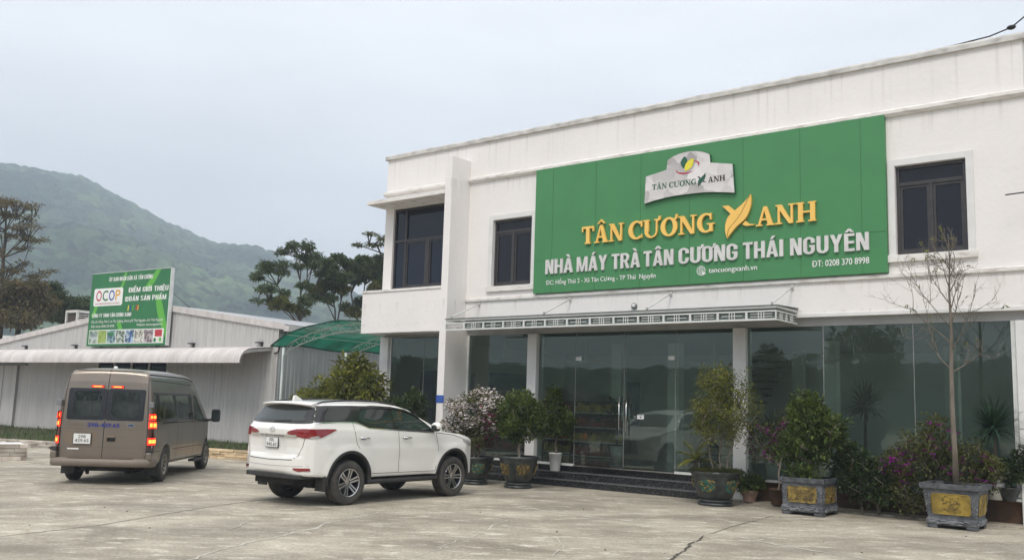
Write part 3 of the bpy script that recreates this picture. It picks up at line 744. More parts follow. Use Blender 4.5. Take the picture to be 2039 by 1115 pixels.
def arc_ring(cx, cz, ro, zo, ri, zi, dx, a0, a1, n=28):
    P = []
    for k in range(n):
        t0, t1 = rad(a0 + (a1 - a0) * k / n), rad(a0 + (a1 - a0) * (k + 1) / n)
        P.append([(cx + ro * math.cos(t0), cz + zo * math.sin(t0)), (cx + ro * math.cos(t1), cz + zo * math.sin(t1)),
                  (cx + dx + ri * math.cos(t1), cz + zi * math.sin(t1)), (cx + dx + ri * math.cos(t0), cz + zi * math.sin(t0))])
    return P
def R4(a, c, b, d): return [(a, c), (b, c), (b, d), (a, d)]
HORN = [[(.0, .0), (.10, -.02), (.20, .10), (.22, .24), (.10, .24), (.09, .13)]]
def glyph(ch):
    S, s_ = .235, .085
    if ch == 'T': return .84, [R4(0, .88, .84, 1), R4(0, .70, .085, .9), R4(.755, .70, .84, .9), R4(.42 - S / 2, 0, .42 + S / 2, .9), R4(.22, 0, .62, .075)]
    if ch in 'AÂ':
        g = [[(.09, 0), (.21, 0), (.50, .98), (.39, .98)], [(.39, 1), (.58, 1), (.90, 0), (.64, 0)], R4(.24, .28, .68, .37), R4(0, 0, .33, .075), R4(.55, 0, .98, .075)]
        if ch == 'Â': g += [[(.20, 1.08), (.30, 1.08), (.48, 1.24), (.48, 1.34)], [(.76, 1.08), (.48, 1.34), (.48, 1.22), (.64, 1.08)]]
        return .98, g
    if ch == 'N': return 1.0, [R4(.11, 0, .22, 1), [(.03, 1), (.31, 1), (.88, 0), (.68, 0)], R4(.77, 0, .88, 1), R4(0, 0, .32, .075), R4(0, .93, .22, 1), R4(.66, .93, 1.0, 1)]
    if ch == 'H': return .98, [R4(.1, 0, .1 + S, 1), R4(.70, 0, .70 + S, 1), R4(.2, .46, .8, .55), R4(0, 0, .39, .075), R4(0, .925, .39, 1), R4(.60, 0, .98, .075), R4(.60, .925, .98, 1)]
    if ch == 'C': return .86, arc_ring(.48, .5, .48, .52, .265, .41, .035, 48, 312) + [R4(.745, .66, .83, 1.0), R4(.78, .04, .83, .26)]
    if ch == 'G': return .95, arc_ring(.48, .5, .48, .52, .265, .41, .035, 48, 300) + [R4(.70, .66, .79, 1.0), R4(.66, .03, .85, .44), R4(.54, .40, .95, .47)]
    if ch in 'OƠ':
        g = arc_ring(.48, .5, .48, .52, .235, .41, 0, 0, 360, 40)
        if ch == 'Ơ': g += [[(.72, .86), (.80, .80), (.96, .93), (.98, 1.14), (.85, 1.14), (.85, 1.0)]]
        return .98, g
    if ch in 'UƯ':
        g = [R4(.08, .33, .08 + S, 1), R4(.74, .33, .83, 1), R4(0, .925, .36, 1), R4(.64, .925, .90, 1)] + arc_ring(.455, .35, .375, .37, .235, .27, .05, 180, 360, 20)
        if ch == 'Ư': g += [[(.80, .90), (.84, .86), (1.0, .95), (1.02, 1.15), (.89, 1.15), (.89, 1.02)]]
        return .98, g
    return .3, []
def serif_word(word, x0, x1, z0, z1, y, depth, material, parent, name='raised_letter', each=True):
    ws = [glyph(c)[0] for c in word]; gap = .045; tot = sum(ws) + gap * (len(word) - 1); k = (x1 - x0) / tot; x = x0; mb = MB()
    for c, w in zip(word, ws):
        if each: mb = MB()
        polys = [ccw([(x + p[0] * k, z0 + p[1] * (z1 - z0)) for p in pl_]) for pl_ in glyph(c)[1]]
        solid2d(mb, polys, lambda a, b: (a, y, b), (0, depth, 0))
        if each: mb.build(name, material, parent)
        x += (w + gap) * k
    if not each: mb.build(name, material, parent)
import unicodedata
def sans(ch):
    if ch == 'Đ': w, g = sans('D'); return w, g + [R4(-.07, .44, .27, .57)]
    d = unicodedata.normalize('NFD', ch); b = d[0]
    top_ = lambda cx: arc_ring(cx, .75, .26, .25, .09, .12, 0, 0, 180, 10); bot_ = lambda cx: arc_ring(cx, .25, .26, .25, .09, .12, 0, 180, 360, 10)
    G_ = {'N': (.53, [R4(0, 0, .16, 1), R4(.37, 0, .53, 1), [(.02, 1), (.19, 1), (.51, 0), (.34, 0)]]), 'H': (.52, [R4(0, 0, .17, 1), R4(.35, 0, .52, 1), R4(.1, .42, .42, .57)]),
          'A': (.56, [[(0, 0), (.165, 0), (.335, 1), (.19, 1)], [(.395, 0), (.56, 0), (.37, 1), (.225, 1)], R4(.12, .19, .44, .33)]),
          'M': (.70, [R4(0, 0, .15, 1), R4(.55, 0, .70, 1), [(.02, 1), (.19, 1), (.40, 0), (.29, 0)], [(.51, 1), (.68, 1), (.41, 0), (.30, 0)]]),
          'Y': (.54, [[(0, 1), (.17, 1), (.345, .40), (.195, .40)], [(.37, 1), (.54, 1), (.345, .40), (.195, .40)], R4(.185, 0, .355, .44)]), 'T': (.48, [R4(0, .85, .48, 1), R4(.155, 0, .325, .9)]),
          'R': (.54, [R4(0, 0, .17, 1), R4(.1, .86, .30, 1), R4(.1, .42, .30, .56)] + arc_ring(.30, .71, .22, .29, .06, .15, 0, -90, 90, 10) + [[(.21, .50), (.37, .50), (.54, 0), (.37, 0)]]),
          'P': (.52, [R4(0, 0, .17, 1), R4(.1, .86, .30, 1), R4(.1, .40, .30, .54)] + arc_ring(.30, .70, .22, .30, .06, .16, 0, -90, 90, 10)),
          'B': (.53, [R4(0, 0, .17, 1), R4(.1, .86, .30, 1), R4(.1, .45, .32, .58), R4(.1, 0, .30, .14)] + arc_ring(.30, .735, .20, .265, .05, .13, 0, -90, 90, 8) + arc_ring(.30, .27, .23, .27, .07, .13, 0, -90, 90, 8)),
          'D': (.54, [R4(0, 0, .17, 1), R4(.1, .86, .28, 1), R4(.1, 0, .28, .14), R4(.37, .26, .54, .74)] + arc_ring(.28, .74, .26, .26, .09, .12, 0, 0, 90, 8) + arc_ring(.28, .26, .26, .26, .09, .12, 0, 270, 360, 8)),
          'C': (.52, [R4(0, .24, .17, .76), R4(.35, .64, .52, .76), R4(.35, .24, .52, .37)] + top_(.26) + bot_(.26)), 'G': (.53, [R4(0, .24, .17, .76), R4(.35, .64, .52, .76), R4(.35, .24, .52, .52), R4(.27, .40, .45, .52)] + top_(.26) + bot_(.26)),
          'O': (.52, [R4(0, .24, .17, .76), R4(.35, .24, .52, .76)] + top_(.26) + bot_(.26)), 'U': (.52, [R4(0, .24, .17, 1), R4(.35, .24, .52, 1)] + bot_(.26)),
          'S': (.50, arc_ring(.25, .74, .25, .26, .09, .12, 0, 5, 270, 14) + arc_ring(.25, .26, .25, .26, .09, .12, 0, -175, 90, 14)), 'X': (.56, [[(0, 1), (.18, 1), (.56, 0), (.38, 0)], [(.38, 1), (.56, 1), (.18, 0), (0, 0)]]),
          'I': (.17, [R4(0, 0, .17, 1)]), 'E': (.44, [R4(0, 0, .17, 1), R4(.1, .85, .44, 1), R4(.1, .43, .42, .57), R4(.1, 0, .44, .15)]), 'V': (.56, [[(0, 1), (.17, 1), (.35, 0), (.20, 0)], [(.39, 1), (.56, 1), (.36, 0), (.21, 0)]])}
    if b not in G_: return .22, []
    w, g = G_[b]; c = w / 2; hi = 1.07; circ = '\u0302' in d
    for m in d[1:]:
        y = hi + (.17 if circ and m != '\u0302' else 0); xo = .12 if circ and m != '\u0302' else 0
        if m == '\u0302': g = g + [[(c - .20, hi), (c - .07, hi), (c + .005, hi + .09), (c + .005, hi + .20), (c - .05, hi + .20)], [(c + .20, hi), (c + .05, hi + .20), (c - .005, hi + .20), (c - .005, hi + .09), (c + .07, hi)]]
        elif m == '\u0300': g = g + [[(c - .17, y + .19), (c - .01, y + .19), (c + .09, y), (c - .02, y)]]
        elif m == '\u0301': g = g + [[(c - .09 + xo, y), (c + .02 + xo, y), (c + .17 + xo, y + .19), (c + .01 + xo, y + .19)]]
        elif m == '\u0303': g = g + [[(c - .18, y), (c - .10, y), (c, y + .06), (c + .18, y + .12), (c + .10, y + .14), (c, y + .13), (c - .16, y + .12)]]
        elif m == '\u0309': g = g + [[(c - .04 + xo, y), (c + .04 + xo, y), (c + .10 + xo, y + .12), (c + xo, y + .19), (c - .10 + xo, y + .14), (c + .02 + xo, y + .10)]]
        elif m == '\u0323': g = g + [R4(c - .07, -.19, c + .07, -.06)]
        elif m == '\u031b': g = g + [[(w - .07, .86), (w - .02, .80), (w + .15, .95), (w + .15, 1.12), (w + .03, 1.12), (w + .03, .98)]]
    return w, g
def sans_text(mb, txt, x0, x1, z0, z1, y, depth, gap=.075, space=.24):
    ws = [space if c == ' ' else sans(c)[0] for c in txt]; k = (x1 - x0) / (sum(ws) + gap * (len(txt) - 1)); x = x0
    for c, w in zip(txt, ws):
        g = [] if c == ' ' else sans(c)[1]
        if g:
            P = [ccw([(x + p[0] * k, z0 + p[1] * (z1 - z0)) for p in pl_]) for pl_ in g]
            if depth: solid2d(mb, P, lambda a, b: (a, y, b), (0, depth, 0))
            else: v, f = fill2d(P); mb.add([(p[0], y, p[1]) for p in v], f)
        x += (w + gap) * k
LY, LD = -.165, .055
serif_word('TÂN', 1.46, 2.62, 5.69, 6.11, LY, LD, MT['gold'], SG)
serif_word('CƯƠNG', 2.75, 4.91, 5.69, 6.11, LY, LD, MT['gold'], SG)
serif_word('ANH', 5.86, 7.14, 5.71, 6.12, LY, LD, MT['gold'], SG)
def leaf_poly(p0, p1, w0, w1, n=14, bend=0.0):
    """pointed leaf outline from p0 to p1; w0,w1 bulges to either side"""
    d = (p1[0] - p0[0], p1[1] - p0[1]); nn = (-d[1], d[0]); L_ = math.hypot(*d); nn = (nn[0] / L_, nn[1] / L_)
    A = []; B = []
    for i in range(n + 1):
        t = i / n; c = (p0[0] + d[0] * t + nn[0] * bend * math.sin(t * 2 * PI), p0[1] + d[1] * t + nn[1] * bend * math.sin(t * 2 * PI)); s = math.sin(PI * t) ** .8
        A.append((c[0] + nn[0] * w0 * s, c[1] + nn[1] * w0 * s)); B.append((c[0] - nn[0] * w1 * s, c[1] - nn[1] * w1 * s))
    return ccw(A + B[1:-1][::-1]), A, B
def catmull_(P, n=5):
    out_ = []
    for i in range(len(P) - 1):
        a, b, c, d = P[max(0, i - 1)], P[i], P[i + 1], P[min(len(P) - 1, i + 2)]
        for q in range(n):
            t = q / n; out_.append(tuple(.5 * (2 * b[e] + (c[e] - a[e]) * t + (2 * a[e] - 5 * b[e] + 4 * c[e] - d[e]) * t * t + (3 * b[e] - a[e] - 3 * c[e] + d[e]) * t ** 3) for e in (0, 1)))
    return out_ + [P[-1]]
def xleaf(px, pz, k, y, depth, mat_leaf, mat_arm, parent):
    """the leaf shaped X of the logo; origin at the lower leaf point, k metres high"""
    def T(p): return (px + p[0] * k, pz + p[1] * k)
    m1 = MB(); solid2d(m1, [ccw([T(q) for q in ((-.126, .79), (.03, .79), (.25, .60), (.12, .55))])], lambda a, b: (a, y, b), (0, depth, 0)); m1.build('raised_letter', mat_arm, parent)
    m1 = MB(); solid2d(m1, [ccw([T(q) for q in ((.38, .30), (.46, .38), (.55, .30), (.70, .275), (.62, .255), (.46, .258))])], lambda a, b: (a, y, b), (0, depth, 0)); m1.build('raised_letter', mat_arm, parent)
    L_ = catmull_([(0, 0), (-.045, .19), (-.03, .38), (.05, .54), (.22, .665), (.39, .79), (.52, .91), (.59, 1.0)]); R_ = catmull_([(.59, 1.0), (.605, .79), (.55, .59), (.445, .42), (.26, .28), (.12, .14), (0, 0)])
    pl_ = ccw([T(q) for q in L_[:-1] + R_[:-1]])
    m2 = MB(); solid2d(m2, [pl_], lambda a, b: (a, y - .012, b), (0, depth + .01, 0)); m2.build('raised_letter', mat_leaf, parent)
    v = [T(q) for q in catmull_([(.01, .04), (.05, .22), (.20, .38), (.36, .58), (.48, .80), (.575, .97)])]
    m3 = MB(); w = .012 * k
    vs = []
    for q in v: vs += [(q[0] - w, y - .0145, q[1]), (q[0] + w, y - .0145, q[1])]
    m3.add(vs, [(2 * i, 2 * i + 1, 2 * i + 3, 2 * i + 2) for i in range(len(v) - 1)]); m3.build('leaf_vein', MT['gold_side'] if mat_leaf is MT['gold'] else mat_arm, parent)
xleaf(5.21, 5.51, .91, LY, LD, MT['gold'], MT['gold'], SG)
def cond_word(t, x0, x1, z0, z1, y, d, material, parent, bold=.03, name='raised_word'):
    mb = MB(); sans_text(mb, t, x0, x1, z0, z1, y, d); return mb.build(name, material, parent, fix=False)
for w, a, b in (('NHÀ', .39, 1.20), ('MÁY', 1.32, 2.17), ('TRÀ', 2.30, 3.05), ('TÂN', 3.15, 3.91), ('CƯƠNG', 4.04, 5.44), ('THÁI', 5.56, 6.44), ('NGUYÊN', 6.59, 8.17)):
    cond_word(w, a, b, 5.035, 5.39, -.15, .045, MT['letter_white'], SG, .052)
for w, a, b, z0_, z1_ in (('ĐC: Hồng Thái 2 - Xã Tân Cương - TP Thái  Nguyên', .41, 3.45, 4.775, 4.88), ('tancuongxanh.vn', 4.75, 5.86, 4.80, 4.91), ('ĐT: 0208 370 8998', 7.04, 8.16, 4.775, 4.90)):
    m_ = MB(); text_mb(m_, w, a, b, z0_, z1_, -.1075, 0, 0, fat=.014); m_.build('printed_line', MT['print_white'], SG, fix=False)
# globe with cursor
m_ = MB(); gx, gz, gr = 4.57, 4.86, .098
def strip(mb, pts, w, y):
    vs = []
    for i, p in enumerate(pts):
        a = pts[max(0, i - 1)]; b = pts[min(len(pts) - 1, i + 1)]; d = Vector((b[0] - a[0], b[1] - a[1])); d.normalize()
        vs += [(p[0] - d.y * w, y, p[1] + d.x * w), (p[0] + d.y * w, y, p[1] - d.x * w)]
    mb.add(vs, [(2 * i, 2 * i + 1, 2 * i + 3, 2 * i + 2) for i in range(len(pts) - 1)])
cir = lambda rx, rz: [(gx + rx * math.cos(2 * PI * k / 32), gz + rz * math.sin(2 * PI * k / 32)) for k in range(33)]
strip(m_, cir(gr, gr), .006, -.107); strip(m_, cir(gr * .45, gr), .005, -.1075); strip(m_, [(gx, gz - gr), (gx, gz + gr)], .005, -.108)
for h in (-.045, 0, .045): strip(m_, [(gx - math.sqrt(gr * gr - h * h), gz + h), (gx + math.sqrt(gr * gr - h * h), gz + h)], .005, -.1085)
m_.add([(gx + .03, -.112, gz - .01), (gx + .045, -.112, gz - .12), (gx + .075, -.112, gz - .085), (gx + .12, -.112, gz - .075)], [(0, 1, 2, 3)])
m_.build('globe_symbol', MT['print_white'], SG)

# ---- logo plaque on the sign
MT['foil'] = None
def foil():
    m, nt, b = nodes_of('crumpled_silver_paper')
    tcn = N(nt, 'ShaderNodeTexCoord'); v = N(nt, 'ShaderNodeTexVoronoi'); v.inputs['Scale'].default_value = 3.6
    nzn = N(nt, 'ShaderNodeTexNoise'); nzn.inputs['Scale'].default_value = 2; ad = N(nt, 'ShaderNodeMixRGB'); ad.inputs[0].default_value = .25
    nt.links.new(tcn.outputs['Object'], ad.inputs[1]); nt.links.new(tcn.outputs['Object'], nzn.inputs['Vector']); nt.links.new(nzn.outputs['Color'], ad.inputs[2]); nt.links.new(ad.outputs[0], v.inputs['Vector'])
    r = N(nt, 'ShaderNodeValToRGB'); r.color_ramp.elements[0].color = (.40, .38, .38, 1); r.color_ramp.elements[1].color = (.68, .65, .64, 1)
    r.color_ramp.elements[0].position = .1; r.color_ramp.elements[1].position = .7
    nt.links.new(v.outputs['Color'], r.inputs[0]); nt.links.new(r.outputs[0], b.inputs['Base Color']); b.inputs['Roughness'].default_value = .45
    bu = N(nt, 'ShaderNodeBump'); bu.inputs['Distance'].default_value = .05; nt.links.new(v.outputs['Distance'], bu.inputs['Height']); nt.links.new(bu.outputs[0], b.inputs['Normal'])
    return m
MT['foil'] = foil()
MT['ink_green'] = mat('dark_green_ink', (.012, .10, .055), rough=.5)
MT['edge_green'] = mat('plaque_edge_green', (.02, .11, .05), rough=.5)
MT['ink_yellow'] = mat('yellow_ink', (.75, .66, .05), rough=.5)
MT['ink_red'] = mat('red_ink', (.42, .02, .05), rough=.5)
MT['ink_black'] = mat('black_ink', (.01, .012, .012), rough=.5)
PQ = on_facade(empty('logo_plaque', (0, 0, 0), 0, 'raised silver logo plaque with green and yellow leaves on the green sign', 'plaque'))
out_ = [(3.18, 6.49), (3.21, 7.12), (3.74, 7.21), (3.77, 7.43), (3.86, 7.48), (3.96, 7.515), (4.08, 7.54), (4.21, 7.555), (4.33, 7.56), (4.45, 7.545), (4.55, 7.525), (4.66, 7.49), (4.74, 7.455), (4.80, 7.42),
        (4.82, 7.23), (5.34, 7.13), (5.385, 6.49), (5.15, 6.53), (4.91, 6.56), (4.65, 6.583), (4.40, 6.59), (4.15, 6.592), (3.95, 6.588), (3.75, 6.575), (3.45, 6.54)]
cx_ = 4.28; cz_ = 7.0
m_ = MB(); solid2d(m_, [ccw([(cx_ + (p[0] - cx_) * 1.012, cz_ + (p[1] - cz_) * 1.02) for p in out_])], lambda a, b: (a, -.17, b), (0, .06, 0)); m_.build('backing', MT['edge_green'], PQ)
m_ = MB(); solid2d(m_, [ccw(out_)], lambda a, b: (a, -.186, b), (0, .014, 0)); m_.build('face', MT['foil'], PQ)
def flat(polys, y, material, name='printed_mark'):
    m = MB(); v, f = fill2d([ccw(p) for p in polys]); m.add([(a, y, b) for a, b in v], f); return m.build(name, material, PQ)
flat([leaf_poly((4.175, 7.185), (4.20, 7.46), .085, .085)[0]], -.190, MT['ink_green'])
flat([leaf_poly((4.205, 7.12), (4.42, 7.38), .085, .085)[0]], -.193, MT['ink_yellow'])
def arcstrip(cx, cz, rx, rz, a0, a1, rot, n=24):
    P = []
    for k in range(n):
        q = []
        for kk in (k, k + 1):
            t = rad(a0 + (a1 - a0) * kk / n); w = .018 * math.sin(PI * kk / n) + .001
            for sgn in (1, -1):
                x = (rx + sgn * w) * math.cos(t); z = (rz + sgn * w) * math.sin(t)
                q.append((cx + x * math.cos(rot) - z * math.sin(rot), cz + x * math.sin(rot) + z * math.cos(rot)))
        P.append([q[0], q[1], q[3], q[2]])
    return P
flat(arcstrip(4.27, 7.20, .28, .13, 170, 300, .12) + arcstrip(4.27, 7.20, .28, .13, -25, 62, .12), -.1885, MT['ink_red'])
for w, a, b in (('TÂN', 3.38, 3.76), ('CƯƠNG', 3.81, 4.49), ('ANH', 4.77, 5.17)):
    mm = MB(); ws = [glyph(c)[0] for c in w]; k = (b - a) / (sum(ws) + .045 * (len(w) - 1)); x = a
    for c, w_ in zip(w, ws):
        v, f = fill2d([ccw([(x + p[0] * k, 6.785 + p[1] * .125) for p in pl_]) for pl_ in glyph(c)[1]]); mm.add([(p[0], -.190, p[1]) for p in v], f); x += (w_ + .045) * k
    mm.build('printed_word', MT['ink_black'] if w == 'ANH' else MT['ink_green'], PQ)
xleaf(4.545, 6.735, .275, -.189, .002, MT['ink_green'], MT['ink_black'], PQ)
# ------------------------------------------------------------------ grey sheet-metal shed on the left
def on_shed(o): o.location = (SHED_O[0], SHED_O[1], 0); o.rotation_euler = (0, 0, SHED_A); return o
MT['shed_sheet'] = mat('pale_grey_sheet', (.50, .49, .475), (.40, .39, .38), scale=1.4, rough=.5, metal=.0, stretch=(3, 3, .35), lo=.35, hi=.75, spec=.4)
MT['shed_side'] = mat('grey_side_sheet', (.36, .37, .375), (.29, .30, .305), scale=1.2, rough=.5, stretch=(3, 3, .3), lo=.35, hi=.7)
MT['awning_sheet'] = mat('dusty_awning_sheet', (.62, .58, .56), (.42, .385, .37), scale=1.2, rough=.6, stretch=(2.5, .8, .8), lo=.35, hi=.8)
MT['shed_roof'] = mat('shed_roof_sheet', (.40, .41, .42), (.33, .33, .34), scale=1, rough=.5)
SH = on_shed(empty('metal_shed', (0, 0, 0), 0, 'long grey sheet metal shed with low gable and rolled awning', 'shed'))
RX, RZ = -6.0, 5.56
def ztop(x): return RZ - (x - RX) * .131 if x > RX else RZ + (x - RX) * .122
def ribbed_front(name, x0, x1, zb, zt, y, pitch, depth, material, parent):
    """sheet with trapezoid ribs; zb,zt functions of x"""
    xs = []; ds = []; x = x0
    while x < x1 - 1e-6:
        for f, d in ((0, 0), (.35, 0), (.45, 1), (.85, 1), (.95, 0)):
            if x + f * pitch < x1: xs.append(x + f * pitch); ds.append(d * depth)
        x += pitch
    xs.append(x1); ds.append(0)
    mb = MB(); vs = []
    for a, d in zip(xs, ds): vs += [(a, y - d, zb(a)), (a, y - d, zt(a))]
    mb.add(vs, [(2 * i, 2 * i + 2, 2 * i + 3, 2 * i + 1) for i in range(len(xs) - 1)])
    return mb.build(name, material, parent, fix=False)
# front sheet with the ribbon of glazing left open under the awning
WX0, WX1, WZ0, WZ1 = -9.45, -4.7, 2.2, 3.15
ribbed_front('front_wall', -21, WX0, lambda x: 0.0, lambda x: ztop(x) - .02, 0, .25, .010, MT['shed_sheet'], SH)
ribbed_front('front_wall', WX0, WX1, lambda x: WZ1, lambda x: ztop(x) - .02, 0, .25, .010, MT['shed_sheet'], SH)
ribbed_front('front_wall', WX0, WX1, lambda x: 0, lambda x: WZ0, 0, .25, .010, MT['shed_sheet'], SH)
ribbed_front('front_wall', WX1, 1.65, lambda x: 0, lambda x: ztop(x) - .02, 0, .21, .018, MT['shed_sheet'], SH)
m_ = MB(); n_ = 4
w_ = (WX1 - WX0) / n_
for k in range(n_ + 1): x = WX0 + k * w_; m_.box(x - .035, -.02, WZ0, x + .035, .04, WZ1)
m_.box(WX0, -.015, WZ0, WX1, .04, WZ0 + .05); m_.box(WX0, -.015, WZ1 - .05, WX1, .04, WZ1)
wf = m_.build('window', MT['alu'], SH)
m_ = MB(); m_.box(WX0, .05, WZ0, WX1, .06, WZ1); m_.build('pane', MT['win_pane_blue'], wf)
# side wall facing the shop, ribbed, runs back
xs = []; y = 0; ys = []
while y < 20:
    for f, d in ((0, 0), (.4, 0), (.5, 1), (.85, 1), (.95, 0)): xs.append(y + f * .2); ys.append(d)
    y += .2
m_ = MB(); vs = []
for yy, d in zip(xs, ys): vs += [(1.65 + d * .022, yy, 0), (1.65 + d * .022, yy, 4.56)]
m_.add(vs, [(2 * i, 2 * i + 2, 2 * i + 3, 2 * i + 1) for i in range(len(xs) - 1)]); m_.build('side_wall', MT['shed_side'], SH, fix=False)
m_ = MB(); m_.box(-21, 19.95, 0, 1.62, 20.0, 3.7); m_.build('back_wall', MT['shed_side'], SH)
# roof planes
for nm, pts in (('roof', [(RX, RZ), (2.05, ztop(2.05)), (2.05, ztop(2.05) + .03), (RX, RZ + .03)]), ('roof', [(-21.3, ztop(-21.3)), (RX - .002, RZ), (RX - .002, RZ + .03), (-21.3, ztop(-21.3) + .03)])):
    m_ = MB(); m_.prism(pts, 'y', .02, 20.2); m_.build(nm, MT['shed_roof'], SH)
# verge flashing along the gable
for x0_, x1_ in ((-21.3, RX - .001), (RX + .001, 1.98)):
    m_ = MB(); m_.prism([(x0_, ztop(x0_) - .19), (x1_, ztop(x1_) - .19), (x1_, ztop(x1_) + .045), (x0_, ztop(x0_) + .045)], 'y', -.09, .015); m_.build('verge_flashing', MT['awning_sheet'], SH)
m_ = MB(); m_.box(1.99, -.10, 4.26, 2.25, 19.9, 4.47); m_.build('gutter', MT['awning_sheet'], SH, bevel=.01)
m_ = MB(); m_.tube([(2.05, -.05, 4.28), (1.80, -.04, 3.75), (1.72, -.05, 3.5), (1.55, -.08, 3.45)], .03, 8); m_.build('downpipe', MT['black'], SH)
m_ = MB(); m_.box(1.62, -.035, .0, 1.67, -.012, 4.4); m_.build('corner_trim', MT['awning_sheet'], SH)
# rolled awning: corrugated sheet curved over at the front
prof = [(0.0, 3.67), (-.5, 3.62), (-1.0, 3.565), (-1.2, 3.52), (-1.36, 3.43), (-1.47, 3.31), (-1.53, 3.16), (-1.55, 3.02)]
pitch = .17; xs = []; ds = []; x = -21.0
while x < 1.32:
    for f, d in ((0, 0), (.25, .7), (.5, 1), (.75, .7)): xs.append(x + f * pitch); ds.append(d)
    x += pitch
mb = MB(); vs = []; K_ = len(prof)
for a, d in zip(xs, ds):
    for i, (yy, zz) in enumerate(prof):
        p0 = prof[max(0, i - 1)]; p1 = prof[min(K_ - 1, i + 1)]; t_ = Vector((p1[0] - p0[0], p1[1] - p0[1])).normalized(); nrm = (t_.y, -t_.x)
        vs.append((a, yy + nrm[0] * d * .042, zz + nrm[1] * d * .042))
        vs[-1] = (a, yy - abs(nrm[0]) * d * .042, zz + abs(nrm[1]) * d * .042)
mb.add(vs, [(i * K_ + j, (i + 1) * K_ + j, (i + 1) * K_ + j + 1, i * K_ + j + 1) for i in range(len(xs) - 1) for j in range(K_ - 1)], True)
aw = mb.build('awning', MT['awning_sheet'], SH, fix=False)
inner = [(y_ * .97 if y_ else 0, z_ - .12 if i < 4 else z_ - .05) for i, (y_, z_) in enumerate(prof)]
inner[-1] = (-1.47, 3.02)
m_ = MB(); m_.prism(prof + inner[::-1], 'x', 1.30, 1.345); m_.build('end_trim', MT['awning_sheet'], aw)
for x in (-15.2, -11.2, -3.2, .72):
    m_ = MB(); m_.box(x - .16, -.16, 3.845, x + .16, -.011, 3.885); m_.box(x + .08, -.10, 3.70, x + .12, -.011, 3.844); m_.build('bracket', MT['win_frame'], SH)
# lengths of dark flashing at the foot, sliding door on the far left
MT['foot'] = mat('foot_flashing', (.28, .20, .16), (.36, .32, .29), scale=2, rough=.8)
m_ = MB(); m_.box(-13.4, -.05, .02, -9.0, -.019, .14); m_.build('foot_flashing', MT['foot'], SH)
m_ = MB(); m_.box(-17.9, -.10, .12, -15.6, -.03, 2.95); sl = m_.build('sliding_door', MT['shed_sheet'], SH)
m_ = MB()
for x in (-17.9, -16.75, -15.6): m_.box(x - .02, -.115, .12, x + .02, -.101, 2.95)
m_.box(-17.9, -.115, .10, -15.6, -.101, .15); m_.build('door_rail', MT['lamp_grey'], sl)
m_ = MB(); m_.box(-21, -.14, 2.96, -14.9, -.03, 3.02); m_.build('door_track', MT['lamp_grey'], SH)

# a white building far behind the left end of the shed
wb = MB(); wb.box(-4, 0, 0, 4, 6, 5.6); o = wb.build('far_building', MT['column']); p_ = pix(-40, 835); o.location = (-39.5, 66, 0); tag(o, 'white building glimpsed over the left end of the shed roof', 'building')
# rooftop unit
AC = on_shed(empty('air_conditioner', (0, 0, 0), 0, 'white outdoor air conditioning unit standing on the shed roof', 'air conditioner'))
MT['ac_white'] = mat('aged_white_metal', (.66, .65, .60), (.52, .50, .45), scale=5, rough=.5)
ax, ay, az_ = -13.75, .9, 4.72
def fr_box(mb, x0, y0, z0, x1, y1, z1, t):
    for X in (x0, x1 - t):
        for Y in (y0, y1 - t): mb.box(X, Y, z0, X + t, Y + t, z1)
    for Z in (z0, z1 - t):
        mb.box(x0 + t, y0, Z, x1 - t, y0 + t, Z + t); mb.box(x0 + t, y1 - t, Z, x1 - t, y1, Z + t); mb.box(x0, y0 + t, Z, x0 + t, y1 - t, Z + t); mb.box(x1 - t, y0 + t, Z, x1, y1 - t, Z + t)
m_ = MB(); fr_box(m_, ax, ay, az_ - .3, ax + .95, ay + .7, az_ + .85, .09); m_.box(ax, ay, az_ + .851, ax + .95, ay + .7, az_ + .88); m_.build('casing', MT['ac_white'], AC)
m_ = MB(); m_.box(ax + .1, ay + .1, az_ - .28, ax + .85, ay + .6, az_ + .74); m_.build('core', mat('ac_fins', (.05, .04, .035), (.09, .07, .06), scale=20, rough=.7), AC)
m_ = MB()
for k in range(7): m_.box(ax + .965 - .03, ay + .10, az_ + .05 + k * .1, ax + .965, ay + .60, az_ + .085 + k * .1)
m_.build('grille', MT['ac_white'], AC)

# ------------------------------------------------------------------ small green billboard on the shed
BB = on_shed(empty('billboard', (0, 0, 0), 0, 'green printed billboard with white logo box standing above the shed awning', 'billboard'))
MT['bb_green'] = mat('billboard_green', (.020, .155, .050), (.026, .185, .062), scale=1.2, rough=.4)
MT['bb_light'] = mat('billboard_light_green', (.11, .42, .05), rough=.4)
m_ = MB(); m_.box(-10.0, -.28, 3.80, -4.58, -.15, 6.96); m_.build('panel', MT['bb_green'], BB)
m_ = MB(); m_.box(-4.58, -.29, 3.79, -4.53, -.14, 6.97); m_.box(-10.0, -.29, 6.962, -4.58, -.14, 6.985); m_.build('frame', MT['alu'], BB)
m_ = MB()
for x in (-9.2, -7.3, -5.4): m_.tube([(x, -.10, 3.5), (x, -.10, 6.8)], .03, 8); m_.tube([(x, -.10, 6.4), (x, 1.4, ztop(x) + .05)], .02, 6)
m_.build('support', MT['lamp_grey'], BB)
def bb(polys, y, material, name='printed_mark'):
    m = MB(); v, f = fill2d([ccw(p) for p in polys]); m.add([(a, y, b) for a, b in v], f); return m.build(name, material, BB)
